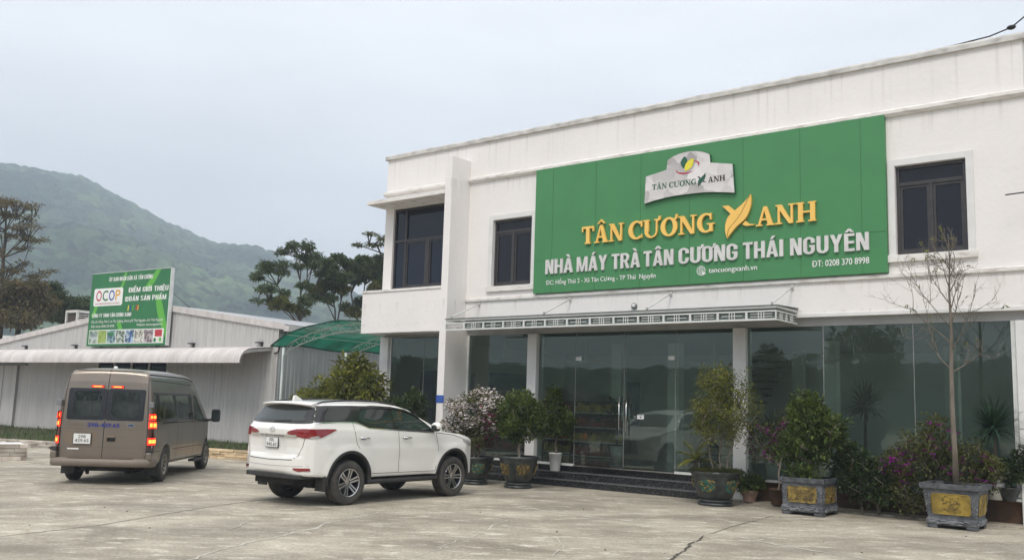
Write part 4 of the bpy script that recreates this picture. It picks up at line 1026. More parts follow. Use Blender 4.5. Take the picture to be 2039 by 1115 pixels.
# light green swooshes
def band(cx, cz, r, w, a0, a1, n=20):
    P = []
    for k in range(n):
        t0, t1 = rad(a0 + (a1 - a0) * k / n), rad(a0 + (a1 - a0) * (k + 1) / n)
        P.append([(cx + r * math.cos(t0), cz + r * math.sin(t0)), (cx + r * math.cos(t1), cz + r * math.sin(t1)), (cx + (r - w) * math.cos(t1), cz + (r - w) * math.sin(t1)), (cx + (r - w) * math.cos(t0), cz + (r - w) * math.sin(t0))])
    return P
def clipx(P): return [[(min(max(x, -9.98), -4.6), min(max(z, 3.82), 6.94)) for x, z in p] for p in P]
bb(clipx(band(-9.0, 7.1, 1.5, .16, -80, -4)), -.2825, MT['bb_light']); bb(clipx(band(-6.9, 7.6, 1.75, .24, -62, -18)), -.2825, MT['bb_light'])
bb(clipx(band(-2.9, 6.1, 2.55, .30, 185, 232)), -.2825, MT['bb_light']); bb(clipx(band(-11.1, 6.0, 1.75, .22, -35, 2)), -.2825, MT['bb_light'])
bb(clipx(band(-8.9, 4.0, 1.45, .25, 10, 38)), -.2825, MT['bb_light'])
def rrect(x0, z0, x1, z1, r, n=6):
    P = []
    for cx, cz, a in ((x1 - r, z0 + r, -90), (x1 - r, z1 - r, 0), (x0 + r, z1 - r, 90), (x0 + r, z0 + r, 180)):
        for k in range(n + 1): t = rad(a + 90 * k / n); P.append((cx + r * math.cos(t), cz + r * math.sin(t)))
    return P
bb([rrect(-9.75, 5.53, -7.69, 6.30, .10)], -.285, MT['print_white'])
cols = [mat('logo_red', (.45, .03, .05)), mat('logo_green', (.02, .16, .06)), mat('logo_blue', (.03, .08, .36)), mat('logo_amber', (.72, .36, .04))]
for ch, x0_, x1_, c in zip('OCOP', (-9.58, -9.12, -8.66, -8.20), (-9.18, -8.72, -8.26, -7.86), cols):
    m_ = MB(); text_mb(m_, ch, x0_, x1_, 5.75, 6.20, -.288, 0, .012); m_.build('logo_letter', c, BB, fix=False)
def bbt(t, x0, x1, z0, z1, b=.02, material=None, y=-.286):
    m = MB()
    if t.upper() == t and not t.isascii(): sans_text(m, t, x0, x1, z0, z1, y, 0)
    else: text_mb(m, t, x0, x1, z0, z1, y, 0, 0, fat=.012)
    m.build('printed_line', material or MT['print_white'], BB, fix=False)
bbt('ONE COMMUNE ONE PRODUCT OF VIETNAM', -9.62, -7.88, 5.60, 5.665, .01, cols[0], -.288)
bbt('ỦY BAN NHÂN DÂN XÃ TÂN CƯƠNG', -8.73, -5.73, 6.585, 6.76)
bbt('ĐIỂM GIỚI THIỆU', -7.29, -4.66, 6.05, 6.26, .045)
bbt('BÁN SẢN PHẨM', -7.22, -4.75, 5.68, 5.89, .045)
bb([rrect(-7.50, 5.68, -7.27, 5.87, .03)], -.285, MT['print_white']); bbt('VÀ', -7.47, -7.30, 5.72, 5.82, .02, MT['bb_green'], -.288)
for k, c in enumerate((MT['ink_yellow'], cols[2], MT['bb_light'], cols[0], cols[3])):
    x = -7.28 + (0, .13, .32, .55, .66)[k]; bb([[(x, 5.28), (x + .07, 5.28), (x + .10, 5.50), (x + .03, 5.50)]], -.285, c)
bbt('CÔNG TY TNHH TÂN CƯƠNG XANH', -9.75, -6.99, 5.04, 5.20)
bbt('Địa chỉ: Hồng Thái 2, xã Tân Cương, thành phố Thái Nguyên, tỉnh Thái Nguyên', -9.75, -4.85, 4.80, 4.905, .02)
bbt('Điện thoại: 0208 370 8998', -9.76, -8.10, 4.60, 4.70, .02); bbt('Website: tancuongxanh.vn', -6.57, -4.86, 4.62, 4.72, .02)
# strip of eight small printed photos, as simple coloured pictures
bb([[(-9.86, 3.89), (-4.74, 3.89), (-4.74, 4.49), (-9.86, 4.49)]], -.285, MT['print_white'])
pc = lambda n, a, b, sc=3: mat('printed_photo_' + n, a, b, scale=sc, rough=.5, lo=.42, hi=.58)
ph = [pc('garden', (.12, .20, .10), (.45, .5, .48), 4), pc('tea_field', (.22, .32, .06), (.32, .42, .12), 6), pc('shop_front', (.04, .08, .16), (.30, .45, .42), 5), pc('pickers', (.06, .09, .05), (.5, .55, .5), 8),
      pc('tower', (.05, .09, .14), (.40, .50, .58), 6), pc('packets', (.62, .62, .55), (.20, .2, .16), 9), pc('workshop', (.10, .07, .09), (.45, .40, .40), 8), pc('certificate', (.60, .62, .55), (.75, .76, .70), 3)]
for k in range(8):
    x = -9.83 + k * .636; bb([[(x, 3.92), (x + .60, 3.92), (x + .60, 4.46), (x, 4.46)]], -.288, ph[k], 'printed_photo')
bb([[(-5.30, 4.16), (-4.84, 4.16), (-4.84, 4.44), (-5.30, 4.44)]], -.2905, cols[0]); bb([[(-5.28 + .09 * math.cos(k * .5), 4.02 + .09 * math.sin(k * .5)) for k in range(13)]], -.2905, MT['bb_green']); bb([[(-4.93 + .08 * math.cos(k * .5), 4.04 + .09 * math.sin(k * .5)) for k in range(13)]], -.2905, MT['bb_light'])
bb([[(-9.8, 4.2), (-9.55, 4.40), (-9.3, 4.2)]], -.2905, mat('hill_print', (.2, .25, .28))); bb([[(-8.5, 4.22), (-8.06, 4.22), (-8.1, 4.38), (-8.45, 4.38)]], -.2905, MT['bb_green']); bb([[(-7.0 + .04, 3.96), (-6.88, 3.96), (-6.88, 4.4), (-6.96, 4.4)]], -.2905, cols[2])

# ------------------------------------------------------------------ shade canopy of green netting between shed and shop
SC = on_facade(empty('shade_canopy', (0, 0, 0), 0, 'arched white steel shade frame covered with green netting between shed and shop', 'canopy'))
MT['net'] = None
def net():
    m = bpy.data.materials.new('green_shade_net'); m.use_nodes = True; nt = m.node_tree; nt.nodes.clear()
    o = N(nt, 'ShaderNodeOutputMaterial'); t = N(nt, 'ShaderNodeBsdfTransparent'); d = N(nt, 'ShaderNodeBsdfDiffuse'); l = N(nt, 'ShaderNodeBsdfTranslucent')
    nzn = N(nt, 'ShaderNodeTexNoise'); nzn.inputs['Scale'].default_value = 1.3; nzn.inputs['Detail'].default_value = 4
    tcn = N(nt, 'ShaderNodeTexCoord'); nt.links.new(tcn.outputs['Object'], nzn.inputs['Vector'])
    r = N(nt, 'ShaderNodeValToRGB'); r.color_ramp.elements[0].position = .35; r.color_ramp.elements[1].position = .65
    r.color_ramp.elements[0].color = (.006, .075, .045, 1); r.color_ramp.elements[1].color = (.012, .15, .09, 1); nt.links.new(nzn.outputs['Fac'], r.inputs[0])
    nt.links.new(r.outputs[0], d.inputs[0]); nt.links.new(r.outputs[0], l.inputs[0])
    a = N(nt, 'ShaderNodeMixShader'); a.inputs[0].default_value = .6; nt.links.new(d.outputs[0], a.inputs[1]); nt.links.new(l.outputs[0], a.inputs[2])
    b = N(nt, 'ShaderNodeMixShader'); b.inputs[0].default_value = .14; nt.links.new(a.outputs[0], b.inputs[1]); nt.links.new(t.outputs[0], b.inputs[2]); nt.links.new(b.outputs[0], o.inputs[0])
    return m
MT['net'] = net()
MT['steel_white'] = mat('white_painted_steel', (.60, .64, .62), rough=.45)
A0, A1, AZ, AR = -13.5, -5.7, 3.40, .76
def arch(s, dz=0.0):
    t = (s - A0) / (A1 - A0); return AZ + AR * math.sin(PI * t) ** .80 + dz if 0 < t < 1 else AZ + dz
ys = np.linspace(2.30, 11.0, 26); ss = np.linspace(A0 + .16, A1 - .1, 30)
S_, Y_ = np.meshgrid(ss, ys); Z_ = np.vectorize(lambda s: arch(s, .30) if A0 <= s <= A1 else AZ + .30 - .55 * max(A0 - s, s - A1))(S_)
Z_ = Z_ - .10 * np.clip((A0 + .9 - S_) / .7, 0, 1) + .05 * (vnoise(S_ * 1.3, Y_ * 1.1, 4) - .5) + .04 * np.sin(Y_ * 2.1)
grid_mesh('netting', S_, Y_, Z_, MT['net'], SC)
m_ = MB()
for k in range(0, len(ss) - 1):
    pass
m_.tube([(s, 2.30, float(z)) for s, z in zip(ss, Z_[0])], .025, 6); m_.tube([(ss[0], y, float(z)) for y, z in zip(ys, Z_[:, 0])], .03, 6); m_.build('net_hem', mat('dark_net_hem', (.005, .05, .03), rough=.9), SC)
for yy in (3.0, 6.0, 9.0):
    t_ = MB(); n = 26
    up_c = [(A0 + (A1 - A0) * i / n, yy, arch(A0 + (A1 - A0) * i / n, .23)) for i in range(n + 1)]; lo_c = [(p[0], yy, p[2] - .25) for p in up_c]
    lo_c[0] = (A0, yy, AZ - .12)
    t_.tube(up_c, .024, 6); t_.tube(lo_c, .024, 6)
    for i in range(1, n):
        if i % 2: t_.tube([lo_c[i], up_c[i + 1]], .012, 5, False)
        else: t_.tube([up_c[i], lo_c[i + 1]], .012, 5, False)
        if i % 3 == 1:
            c = (up_c[i][0], yy, (up_c[i][2] + lo_c[i][2]) / 2); t_.tube([(c[0] + .08 * math.cos(q * PI / 6), yy, c[2] + .08 * math.sin(q * PI / 6)) for q in range(13)], .010, 5, False)
    t_.build('truss', MT['steel_white'], SC)
    for s in (A0, A1):
        p = MB(); p.tube([(s, yy, 0), (s, yy, AZ + .22)], .045, 12); p.build('post', MT['steel_white'], SC)
for i in range(1, 8):
    s = A0 + (A1 - A0) * i / 8; p = MB(); p.tube([(s, 2.33, arch(s, .262)), (s, 10.9, arch(s, .262))], .014, 6); p.build('purlin', MT['steel_white'], SC)

# ------------------------------------------------------------------ stone edging and the grass strip
MT['brick_tile'] = mat('pale_stacked_stone', (.55, .50, .44), (.42, .36, .30), scale=4, rough=.8, island=.35)
MT['brick_warm'] = mat('yellow_stacked_stone', (.60, .47, .30), (.50, .36, .22), scale=4, rough=.8, island=.3)
def edging(name, x0, x1, y0, y1, h, material, label, seed, world_put):
    rnd = random.Random(seed); mb = MB(); L_ = math.hypot(x1 - x0, y1 - y0); d = Vector(((x1 - x0) / L_, (y1 - y0) / L_)); nn = Vector((-d.y, d.x)); rows = 4; rh = h / rows
    for r in range(rows):
        t = -rnd.uniform(0, .3)
        while t < L_:
            w = rnd.uniform(.22, .5); a, b = max(0, t), min(L_, t + w - .008); o = rnd.uniform(-.022, .022)
            if b > a + .02:
                q = [(x0 + d.x * u + nn.x * v, y0 + d.y * u + nn.y * v) for u, v in ((a, -.06 + o), (b, -.06 + o), (b, .12), (a, .12))]
                z0_, z1_ = r * rh + .002, (r + 1) * rh - .006
                mb.add([(p[0], p[1], z) for z in (z0_, z1_) for p in q], [(0, 3, 2, 1), (4, 5, 6, 7), (0, 1, 5, 4), (1, 2, 6, 5), (2, 3, 7, 6), (3, 0, 4, 7)])
            t += w
    return tag(mb.build(name, material), label, 'edging')
a, b = pix(380, 906), pix(505, 915)
a2 = pix(-60, 872); b2 = pix(160, 893)
edging('stone_edging', pix(-60, 883)[0], pix(330, 905)[0], pix(-60, 883)[1], pix(330, 905)[1], .22, MT['brick_tile'], 'grey stacked stone edging behind the brown van', 1, None)
edging('stone_edging', pix(330, 905)[0] + .25, pix(560, 921)[0], pix(330, 905)[1] - .1, pix(560, 921)[1], .28, MT['brick_warm'], 'yellowish stacked stone edging between the van and the white car', 2, None)
# island corner at the far left
isl = empty('stone_island', (0, 0, 0), 0, 'low white stone clad island at the left edge of the yard', 'kerb')
a, b = pix(-80, 917), pix(52, 916)
mbk = edging('stone_face', a[0], b[0], a[1], b[1], .42, MT['brick_tile'], None, 3, None)
for k_ in ('label', 'category'):
    if k_ in mbk: del mbk[k_]
mbk.parent = isl
m_ = MB(); d_ = Vector((b[0] - a[0], b[1] - a[1])).normalized(); n2 = Vector((-d_.y, d_.x))
pts = [(a[0] - d_.x * 0, a[1]), (b[0] - d_.x * .02, b[1] - d_.y * .02), (b[0] + n2.x * 1.4, b[1] + n2.y * 1.4), (a[0] + n2.x * 1.4, a[1] + n2.y * 1.4)]
m_.add([(p[0] + n2.x * .0, p[1] + n2.y * .0, .375) for p in pts] + [(p[0], p[1], .395) for p in pts], [(0, 3, 2, 1), (4, 5, 6, 7), (0, 1, 5, 4), (1, 2, 6, 5), (2, 3, 7, 6), (3, 0, 4, 7)]); m_.build('top_slab', MT['column'], isl)
MT['soil'] = mat('planting_soil', (.05, .035, .02), (.09, .07, .045), scale=6, rough=1)
MT['grass'] = mat('dark_grass', (.035, .075, .015), (.08, .12, .03), scale=2, rough=.9, island=.4)
def shed_w(s, n, z=0): return Vector((SHED_O[0] + s * math.cos(SHED_A) + n * math.sin(SHED_A), SHED_O[1] + s * math.sin(SHED_A) - n * math.cos(SHED_A), z))
m_ = MB(); q = [shed_w(-19, .04), shed_w(4.5, .04), Vector((*pix(565, 917), 0)), Vector((*pix(330, 903), 0)), Vector((*pix(-60, 878), 0))]
m_.add([(p.x, p.y, .10) for p in q], [tuple(range(5))]); tag(m_.build('planting_bed', MT['soil']), kind='structure')
m_ = MB(); rnd = random.Random(8); A_, B_, C_, D_ = q[0], q[1], q[2], q[4]
for k in range(9000):
    u, v = rnd.random(), rnd.random(); top_ = A_.lerp(B_, u); bot = D_.lerp(C_, u); p = top_.lerp(bot, v)
    h = rnd.uniform(.05, .16) * (1.6 if noise.noise(p * .9) > .1 else .8); a = rnd.uniform(0, 2 * PI); w = rnd.uniform(.006, .016); lx, ly = rnd.uniform(-.06, .06), rnd.uniform(-.06, .06)
    m_.add([(p.x - w * math.cos(a), p.y - w * math.sin(a), .10), (p.x + w * math.cos(a), p.y + w * math.sin(a), .10), (p.x + lx, p.y + ly, .10 + h)], [(0, 1, 2)])
tag(m_.build('grass', MT['grass'], fix=False), 'strip of dark green grass at the foot of the grey shed', 'grass', kind='stuff')
# ------------------------------------------------------------------ vehicle tools
def sd_poly(px, pz, poly):
    """signed distance (negative inside) of points to a closed polygon, vectorised"""
    P = np.array(poly); n = len(P); d = np.full(px.shape, 1e9); inside = np.zeros(px.shape, bool)
    for i in range(n):
        ax, az = P[i]; bx, bz = P[(i + 1) % n]; ex, ez = bx - ax, bz - az
        wx, wz = px - ax, pz - az; t = np.clip((wx * ex + wz * ez) / (ex * ex + ez * ez + 1e-12), 0, 1)
        d = np.minimum(d, (wx - ex * t) ** 2 + (wz - ez * t) ** 2)
        c = ((az <= pz) & (bz > pz)) | ((bz <= pz) & (az > pz))
        with np.errstate(divide='ignore', invalid='ignore'):
            xi = ax + (pz - az) / (bz - az + 1e-15) * ex
        inside ^= c & (px < xi)
    return np.where(inside, -1, 1) * np.sqrt(d)
def smax(a, b, k):
    h = np.clip(.5 + .5 * (a - b) / k, 0, 1); return b * (1 - h) + a * h + k * h * (1 - h)
def catmull(pts, closed=False, n=6):
    P = [Vector((*p, 0)) for p in pts]; out_p = []
    m = len(P)
    for i in range(m if closed else m - 1):
        a, b, c, d = P[(i - 1) % m if closed or i else 0], P[i], P[(i + 1) % m], P[(i + 2) % m if closed or i + 2 < m else m - 1]
        for k in range(n):
            t = k / n; q = .5 * ((2 * b) + (c - a) * t + (2 * a - 5 * b + 4 * c - d) * t * t + (3 * b - a - 3 * c + d) * t ** 3); out_p.append((q.x, q.y))
    if not closed: out_p.append(pts[-1])
    return out_p
def shell(F, box, cen, nx, ny, nz):
    """closed grid surface of the implicit body F<0 found by marching inwards towards cen"""
    x0, x1, y0, y1, z0, z1 = box; vs = []; fs = []
    lin = np.linspace
    def face(A, B, f):
        n = len(vs_all[0]) if vs_all[0] is not None else 0
        P = f(A.ravel(), B.ravel()); h, w = A.shape; idx = np.arange(h * w).reshape(h, w) + n
        vs_all[0] = P if vs_all[0] is None else np.vstack([vs_all[0], P])
        q = np.stack([idx[:-1, :-1].ravel(), idx[:-1, 1:].ravel(), idx[1:, 1:].ravel(), idx[1:, :-1].ravel()], 1); fs.extend(q.tolist())
    vs_all = [None]; o = np.ones
    X, Z = np.meshgrid(lin(x0, x1, nx), lin(z0, z1, nz))
    for yy in (y0, y1): face(X, Z, lambda a, b, yy=yy: np.stack([a, o(a.shape) * yy, b], 1))
    X, Y = np.meshgrid(lin(x0, x1, nx), lin(y0, y1, ny))
    for zz in (z0, z1): face(X, Y, lambda a, b, zz=zz: np.stack([a, b, o(a.shape) * zz], 1))
    Y, Z = np.meshgrid(lin(y0, y1, ny), lin(z0, z1, nz))
    for xx in (x0, x1): face(Y, Z, lambda a, b, xx=xx: np.stack([o(a.shape) * xx, a, b], 1))
    P = vs_all[0]
    # each ray runs from a spine point (the box point's own x, pulled in) to the box point
    C = np.stack([np.clip(P[:, 0], cen[0], cen[1]), np.zeros(len(P)), np.full(len(P), cen[2])], 1)
    D = P - C; L = np.linalg.norm(D, axis=1, keepdims=True); D = D / L
    T = np.linspace(0, 1.15, 90); hi = np.zeros(len(P)); last = np.zeros(len(P))
    for t in T:
        q = C + D * (t * L); v = F(q[:, 0], q[:, 1], q[:, 2]) < 0; last = np.where(v, t, last)
    lo = last; hi = last + T[1]
    for _ in range(22):
        m = (lo + hi) / 2; q = C + D * (m[:, None] * L); v = F(q[:, 0], q[:, 1], q[:, 2]) < 0; lo = np.where(v, m, lo); hi = np.where(v, hi, m)
    P = C + D * (lo[:, None] * L)
    bm = bmesh.new(); vv = [bm.verts.new(p) for p in P.tolist()]
    for f in fs:
        try: bm.faces.new([vv[i] for i in f])
        except ValueError: pass
    bmesh.ops.remove_doubles(bm, verts=bm.verts, dist=1e-4); bmesh.ops.recalc_face_normals(bm, faces=bm.faces)
    for f in bm.faces: f.smooth = True
    me = bpy.data.meshes.new('shell'); bm.to_mesh(me); bm.free(); return me
def cut(me, cutters):
    o = bpy.data.objects.new('tmp', me); COL.objects.link(o); tmp = []
    for c in cutters:
        cm = c.mesh('c'); bm = bmesh.new(); bm.from_mesh(cm); bmesh.ops.recalc_face_normals(bm, faces=bm.faces); bm.to_mesh(cm); bm.free()
        co = bpy.data.objects.new('c', cm); COL.objects.link(co); tmp.append(co)
        m = o.modifiers.new('b', 'BOOLEAN'); m.object = co; m.operation = 'DIFFERENCE'; m.solver = 'EXACT'
    bpy.context.view_layer.update(); dg = bpy.context.evaluated_depsgraph_get()
    r = bpy.data.meshes.new_from_object(o.evaluated_get(dg))
    for t in tmp + [o]: bpy.data.objects.remove(t)
    return r
def finish(me, F, mats_, inner, ang=40):
    """outer skin keeps material 0, anything cut inside gets material 1; sharp edges by angle"""
    me.materials.clear()
    for m in mats_: me.materials.append(m)
    n = len(me.polygons); c = np.zeros(n * 3); me.polygons.foreach_get('center', c); c = c.reshape(-1, 3)
    d = F(c[:, 0], c[:, 1], c[:, 2]); me.polygons.foreach_set('material_index', inner(d, c).astype(np.int32)); me.polygons.foreach_set('use_smooth', [True] * n)
    bm = bmesh.new(); bm.from_mesh(me)
    for e_ in bm.edges:
        if len(e_.link_faces) == 2 and (e_.calc_face_angle(0) > rad(ang) or e_.link_faces[0].material_index != e_.link_faces[1].material_index): e_.smooth = False
    bm.to_mesh(me); bm.free(); return me
class Skin:
    def __init__(s, me):
        s.bvh = BVHTree.FromPolygons([v.co for v in me.vertices], [tuple(p.vertices) for p in me.polygons])
        s.vn = [v.normal.copy() for v in me.vertices]; s.me = me; s.polys = [tuple(p.vertices) for p in me.polygons]; s.co = [v.co.copy() for v in me.vertices]
    def hit(s, side, a, b):
        if side == 'R': o, d = Vector((a, -3, b)), Vector((0, 1, 0))
        elif side == 'L': o, d = Vector((a, 3, b)), Vector((0, -1, 0))
        elif side == 'B': o, d = Vector((-5, a, b)), Vector((1, 0, 0))
        elif side == 'F': o, d = Vector((9, a, b)), Vector((-1, 0, 0))
        else: o, d = Vector((a, b, 5)), Vector((0, 0, -1))
        p, n, i, _ = s.bvh.ray_cast(o, d)
        if p is None: p, n, i, _ = s.bvh.find_nearest(o + d * (2.1 if side in 'RL' else 4))
        vs = s.polys[i]; w = [1 / ((s.co[v] - p).length + 1e-4) for v in vs]; nn = Vector((0, 0, 0))
        for v, k in zip(vs, w): nn += s.vn[v] * k
        nn.normalize(); return p, nn
    def patch(s, name, poly, side, material, parent, off=.003, depth=.012, step=.07, mb=None, only_mb=False):
        dp = []; pl0 = list(poly)
        for i_, a_ in enumerate(pl0):
            b_ = pl0[(i_ + 1) % len(pl0)]; k_ = max(1, int(math.hypot(b_[0] - a_[0], b_[1] - a_[1]) / .04))
            dp += [(a_[0] + (b_[0] - a_[0]) * j / k_, a_[1] + (b_[1] - a_[1]) * j / k_) for j in range(k_)]
        v, t = fill2d([ccw(dp)], step=min(step, .05)); F_ = []; Bk = []
        for a, b in v:
            p, n = s.hit(side, a, b); F_.append(p + n * off); Bk.append(p - n * (depth - off))
        m = mb or MB(); n = len(v); es = set()
        for f in t:
            for i in range(3): es.add((f[i], f[(i + 1) % 3]))
        fl = side in 'RF' and side != 'F'
        m.add(F_, t, True)
        rim = [(a, b) for a, b in es if (b, a) not in es]
        if depth > 0:
            m.add(F_ + Bk, [(b, a, a + n, b + n) for a, b in rim])
        if only_mb: return m
        return m.build(name, material, parent)
    def line(s, name, pts, w, side, material, parent, off=.002, depth=.006, mb=None, only_mb=False):
        V = []; 
        P = []
        for a, b in zip(pts[:-1], pts[1:]):
            L_ = math.hypot(b[0] - a[0], b[1] - a[1]); k = max(1, int(L_ / .05))
            P += [(a[0] + (b[0] - a[0]) * i / k, a[1] + (b[1] - a[1]) * i / k) for i in range(k)]
        P.append(pts[-1]); m = mb or MB(); vs = []
        for i, p in enumerate(P):
            a, b = P[max(0, i - 1)], P[min(len(P) - 1, i + 1)]; d = Vector((b[0] - a[0], b[1] - a[1])).normalized()
            for sg in (1, -1):
                q, n = s.hit(side, p[0] - d.y * w / 2 * sg, p[1] + d.x * w / 2 * sg); vs.append(q + n * off)
        m.add(vs, [(2 * i, 2 * i + 1, 2 * i + 3, 2 * i + 2) for i in range(len(P) - 1)], True)
        if only_mb: return m
        return m.build(name, material, parent)
    def text(s, name, txt, a0, a1, z0, z1, side, material, parent, off=.006, bold=.02, flip=1):
        vs, fs = text_geo(txt, bold); hv, _ = text_geo('H', bold); xs = [p[0] for p in vs]; lo, hi = min(xs), max(xs); h0 = min(p[1] for p in hv); h1 = max(p[1] for p in hv)
        P = []
        for p in vs:
            a = a0 + (a1 - a0) * (p[0] - lo) / (hi - lo); z = z0 + (z1 - z0) * (p[1] - h0) / (h1 - h0)
            q, n = s.hit(side, a, z); P.append(q + n * off)
        m = MB(); m.add(P, fs); return m.build(name, material, parent, fix=False)

def tyre_mesh(R, r_rim, w, name, material, parent, loc, side):
    """side=-1 outer face towards -y"""
    h = w / 2; sh = .028
    prof = [(r_rim - .012, h - .035), (r_rim + .004, h - .012), (r_rim + .02, h - .004), ((R + r_rim) / 2, h + .006), (R - sh, h - .006), (R - .010, h - .022), (R, h - .045)]
    g = [(R, h - .07), (R - .009, h - .072), (R - .009, h - .082), (R, h - .084), (R, .022), (R - .009, .020), (R - .009, .010), (R, .008)]
    prof = prof + g + [(a, -b) for a, b in (prof + g)[::-1]]
    m = MB(); m.lathe(prof, 48, (0, 0, 0), 'y')
    # shoulder tread blocks
    for k in range(56):
        t = 2 * PI * k / 56
        for sg in (1, -1):
            a = [(R - .012, sg * (h - .012)), (R + .0025, sg * (h - .045)), (R + .0025, sg * (h - .068))]
            v = []
            for (rr, yy) in a:
                for dt in (-.035, .02): v.append((rr * math.cos(t + dt), yy, rr * math.sin(t + dt)))
            m.add(v, [(0, 1, 3, 2), (2, 3, 5, 4)])
    o = m.build(name, material, parent); o.location = loc; return o
MT['tyre'] = mat('dusty_tyre_rubber', (.030, .029, .028), (.075, .068, .058), scale=5, rough=.85, bump=.002)
MT['alloy'] = mat('machined_alloy', (.62, .62, .63), rough=.28, metal=1)
MT['alloy_dark'] = mat('dark_wheel_paint', (.025, .026, .03), rough=.4, metal=.3)
MT['dull_alloy'] = mat('dusty_silver_wheel', (.34, .32, .29), (.22, .20, .17), scale=6, rough=.5, metal=.5)
MT['well'] = mat('dark_underbody', (.012, .012, .012), (.025, .022, .02), scale=3, rough=.9)
MT['cabin'] = mat('cabin_trim', (.24, .235, .225), (.18, .175, .17), scale=3, rough=.9)
MT['black_gloss'] = mat('gloss_black_plastic', (.008, .008, .009), rough=.12, coat=.3)
MT['black_plastic'] = mat('matt_black_plastic', (.018, .018, .018), (.03, .029, .028), scale=6, rough=.6)
MT['chrome'] = mat('chrome', (.75, .76, .78), rough=.12, metal=1)
MT['seam'] = mat('panel_gap', (.015, .014, .013), rough=.9)
MT['car_glass'] = mat('privacy_glass', (.020, .027, .026), rough=.03, spec=.6, coat=.2)
MT['plate_white'] = mat('number_plate_white', (.72, .72, .70), rough=.45)
MT['red_lens'] = mat('dark_red_lens', (.22, .006, .010), rough=.08, coat=1)
MT['clear_lens'] = mat('clear_lens', (.40, .38, .37), rough=.08, coat=1)

# ------------------------------------------------------------------ white SUV
MT['white_paint'] = mat('pearl_white_paint', (.80, .785, .75), (.78, .76, .72), scale=1.5, rough=.30, coat=1.0, spec=.5)
SUV = empty('suv', (-3.4634, 17.2333, 0), .9028, 'white seven seat SUV parked before the glass front with alloy wheels', 'car')
S_side = [(-.90, .52), (-.99, .53), (-1.06, .60), (-1.085, .70), (-1.085, .80), (-1.055, .838), (-.970, .862), (-.965, 1.0), (-.985, 1.12), (-1.012, 1.20), (-1.02, 1.30), (-.985, 1.36),
          (-.93, 1.40), (-.74, 1.69), (-.72, 1.745), (-.55, 1.79), (-.1, 1.815), (.4, 1.83), (.9, 1.825), (1.3, 1.79), (1.62, 1.72), (2.0, 1.53), (2.42, 1.30), (2.60, 1.265), (3.0, 1.22), (3.35, 1.13), (3.56, 1.02),
          (3.66, .88), (3.70, .72), (3.69, .55), (3.60, .44), (3.3, .42), (2.0, .46), (0, .46)]
S_plan = [(-1.07, 0), (-1.06, .35), (-1.02, .60), (-.94, .78), (-.80, .875), (-.5, .922), (0, .935), (1.3, .93), (2.7, .935), (3.1, .905), (3.38, .80), (3.58, .58), (3.68, .30), (3.70, 0)]
S_planc = S_plan + [(x, -y) for x, y in S_plan[::-1][1:-1]]
def F_suv(x, y, z):
    ay = np.abs(y)
    crown = np.where(z > 1.2, .055 * (ay / .7) ** 2.2, 0) + 0.0
    rb = np.where(x < 1, np.clip(.06 * (ay / .8) ** 3 * np.clip((z - .9) / .4, 0, 1), 0, .12), 0)
    d1 = sd_poly(x - rb, z + crown * np.clip((z - 1.2) / .3, 0, 1), S_side)
    w = np.interp(z, [.30, .45, .60, .80, .96, 1.05, 1.18, 1.30, 1.36, 1.43, 1.70, 1.80, 1.95], [.86, .885, .905, .922, .930, .915, .912, .895, .868, .845, .705, .62, .40])
    for wx in (0, 2.745):
        r = np.hypot(x - wx, z - .42); w = w + .026 * np.clip(1 - np.abs(r - .54) / .13, 0, 1) ** 1.5 * (z < 1.05) + .012 * (r < .54)
    # narrower greenhouse towards the windscreen and the bonnet
    w = w - np.clip((z - 1.28) / .5, 0, 1) * np.clip((x - 1.3) / 1.0, 0, 1) * .06 - np.clip((x - 2.3) / 1.2, 0, 1) * np.clip((z - .95) / .25, 0, 1) * .10
    # hollow below the shoulder crease along the doors
    w = w - .016 * np.exp(-((z - .76) / .10) ** 2) * np.clip(1 - np.abs(x - 1.35) / .75, 0, 1)
    d2 = ay - w
    d3 = sd_poly(x, y, S_planc)
    d = smax(smax(d1, d3, .05), d2, .045)
    # recess round the number plate
    return d
sh = shell(F_suv, (-1.2, 3.8, -1.0, 1.0, .3, 1.95), (-.35, 2.9, .85), 190, 70, 60)
SK = Skin(sh)
cuts = []
for wx in (0, 2.745):
    for sg in (1, -1):
        c = MB(); c.lathe([(0, sg * .52), (.485, sg * .52), (.50, sg * 1.2), (0, sg * 1.2)], 48, (wx, 0, .425), 'y', False); cuts.append(c)
        c = MB(); c.box(wx - .47, sg * .52 if sg > 0 else -1.2, .2, wx + .49, 1.2 if sg > 0 else -.52, .44); cuts.append(c)
bodym = cut(sh, cuts)
def inner_suv(d, c): return np.where((c[:, 2] > 1.435) & (c[:, 2] < 1.685) & (c[:, 0] < -.5) & (c[:, 0] > -1.0), 2, ((d < -.010) | (c[:, 2] < .475) & (np.abs(c[:, 1]) < .8)).astype(int))
body = link_mesh('body', finish(bodym, F_suv, [MT['white_paint'], MT['well'], MT['black_gloss']], inner_suv)); body.parent = SUV
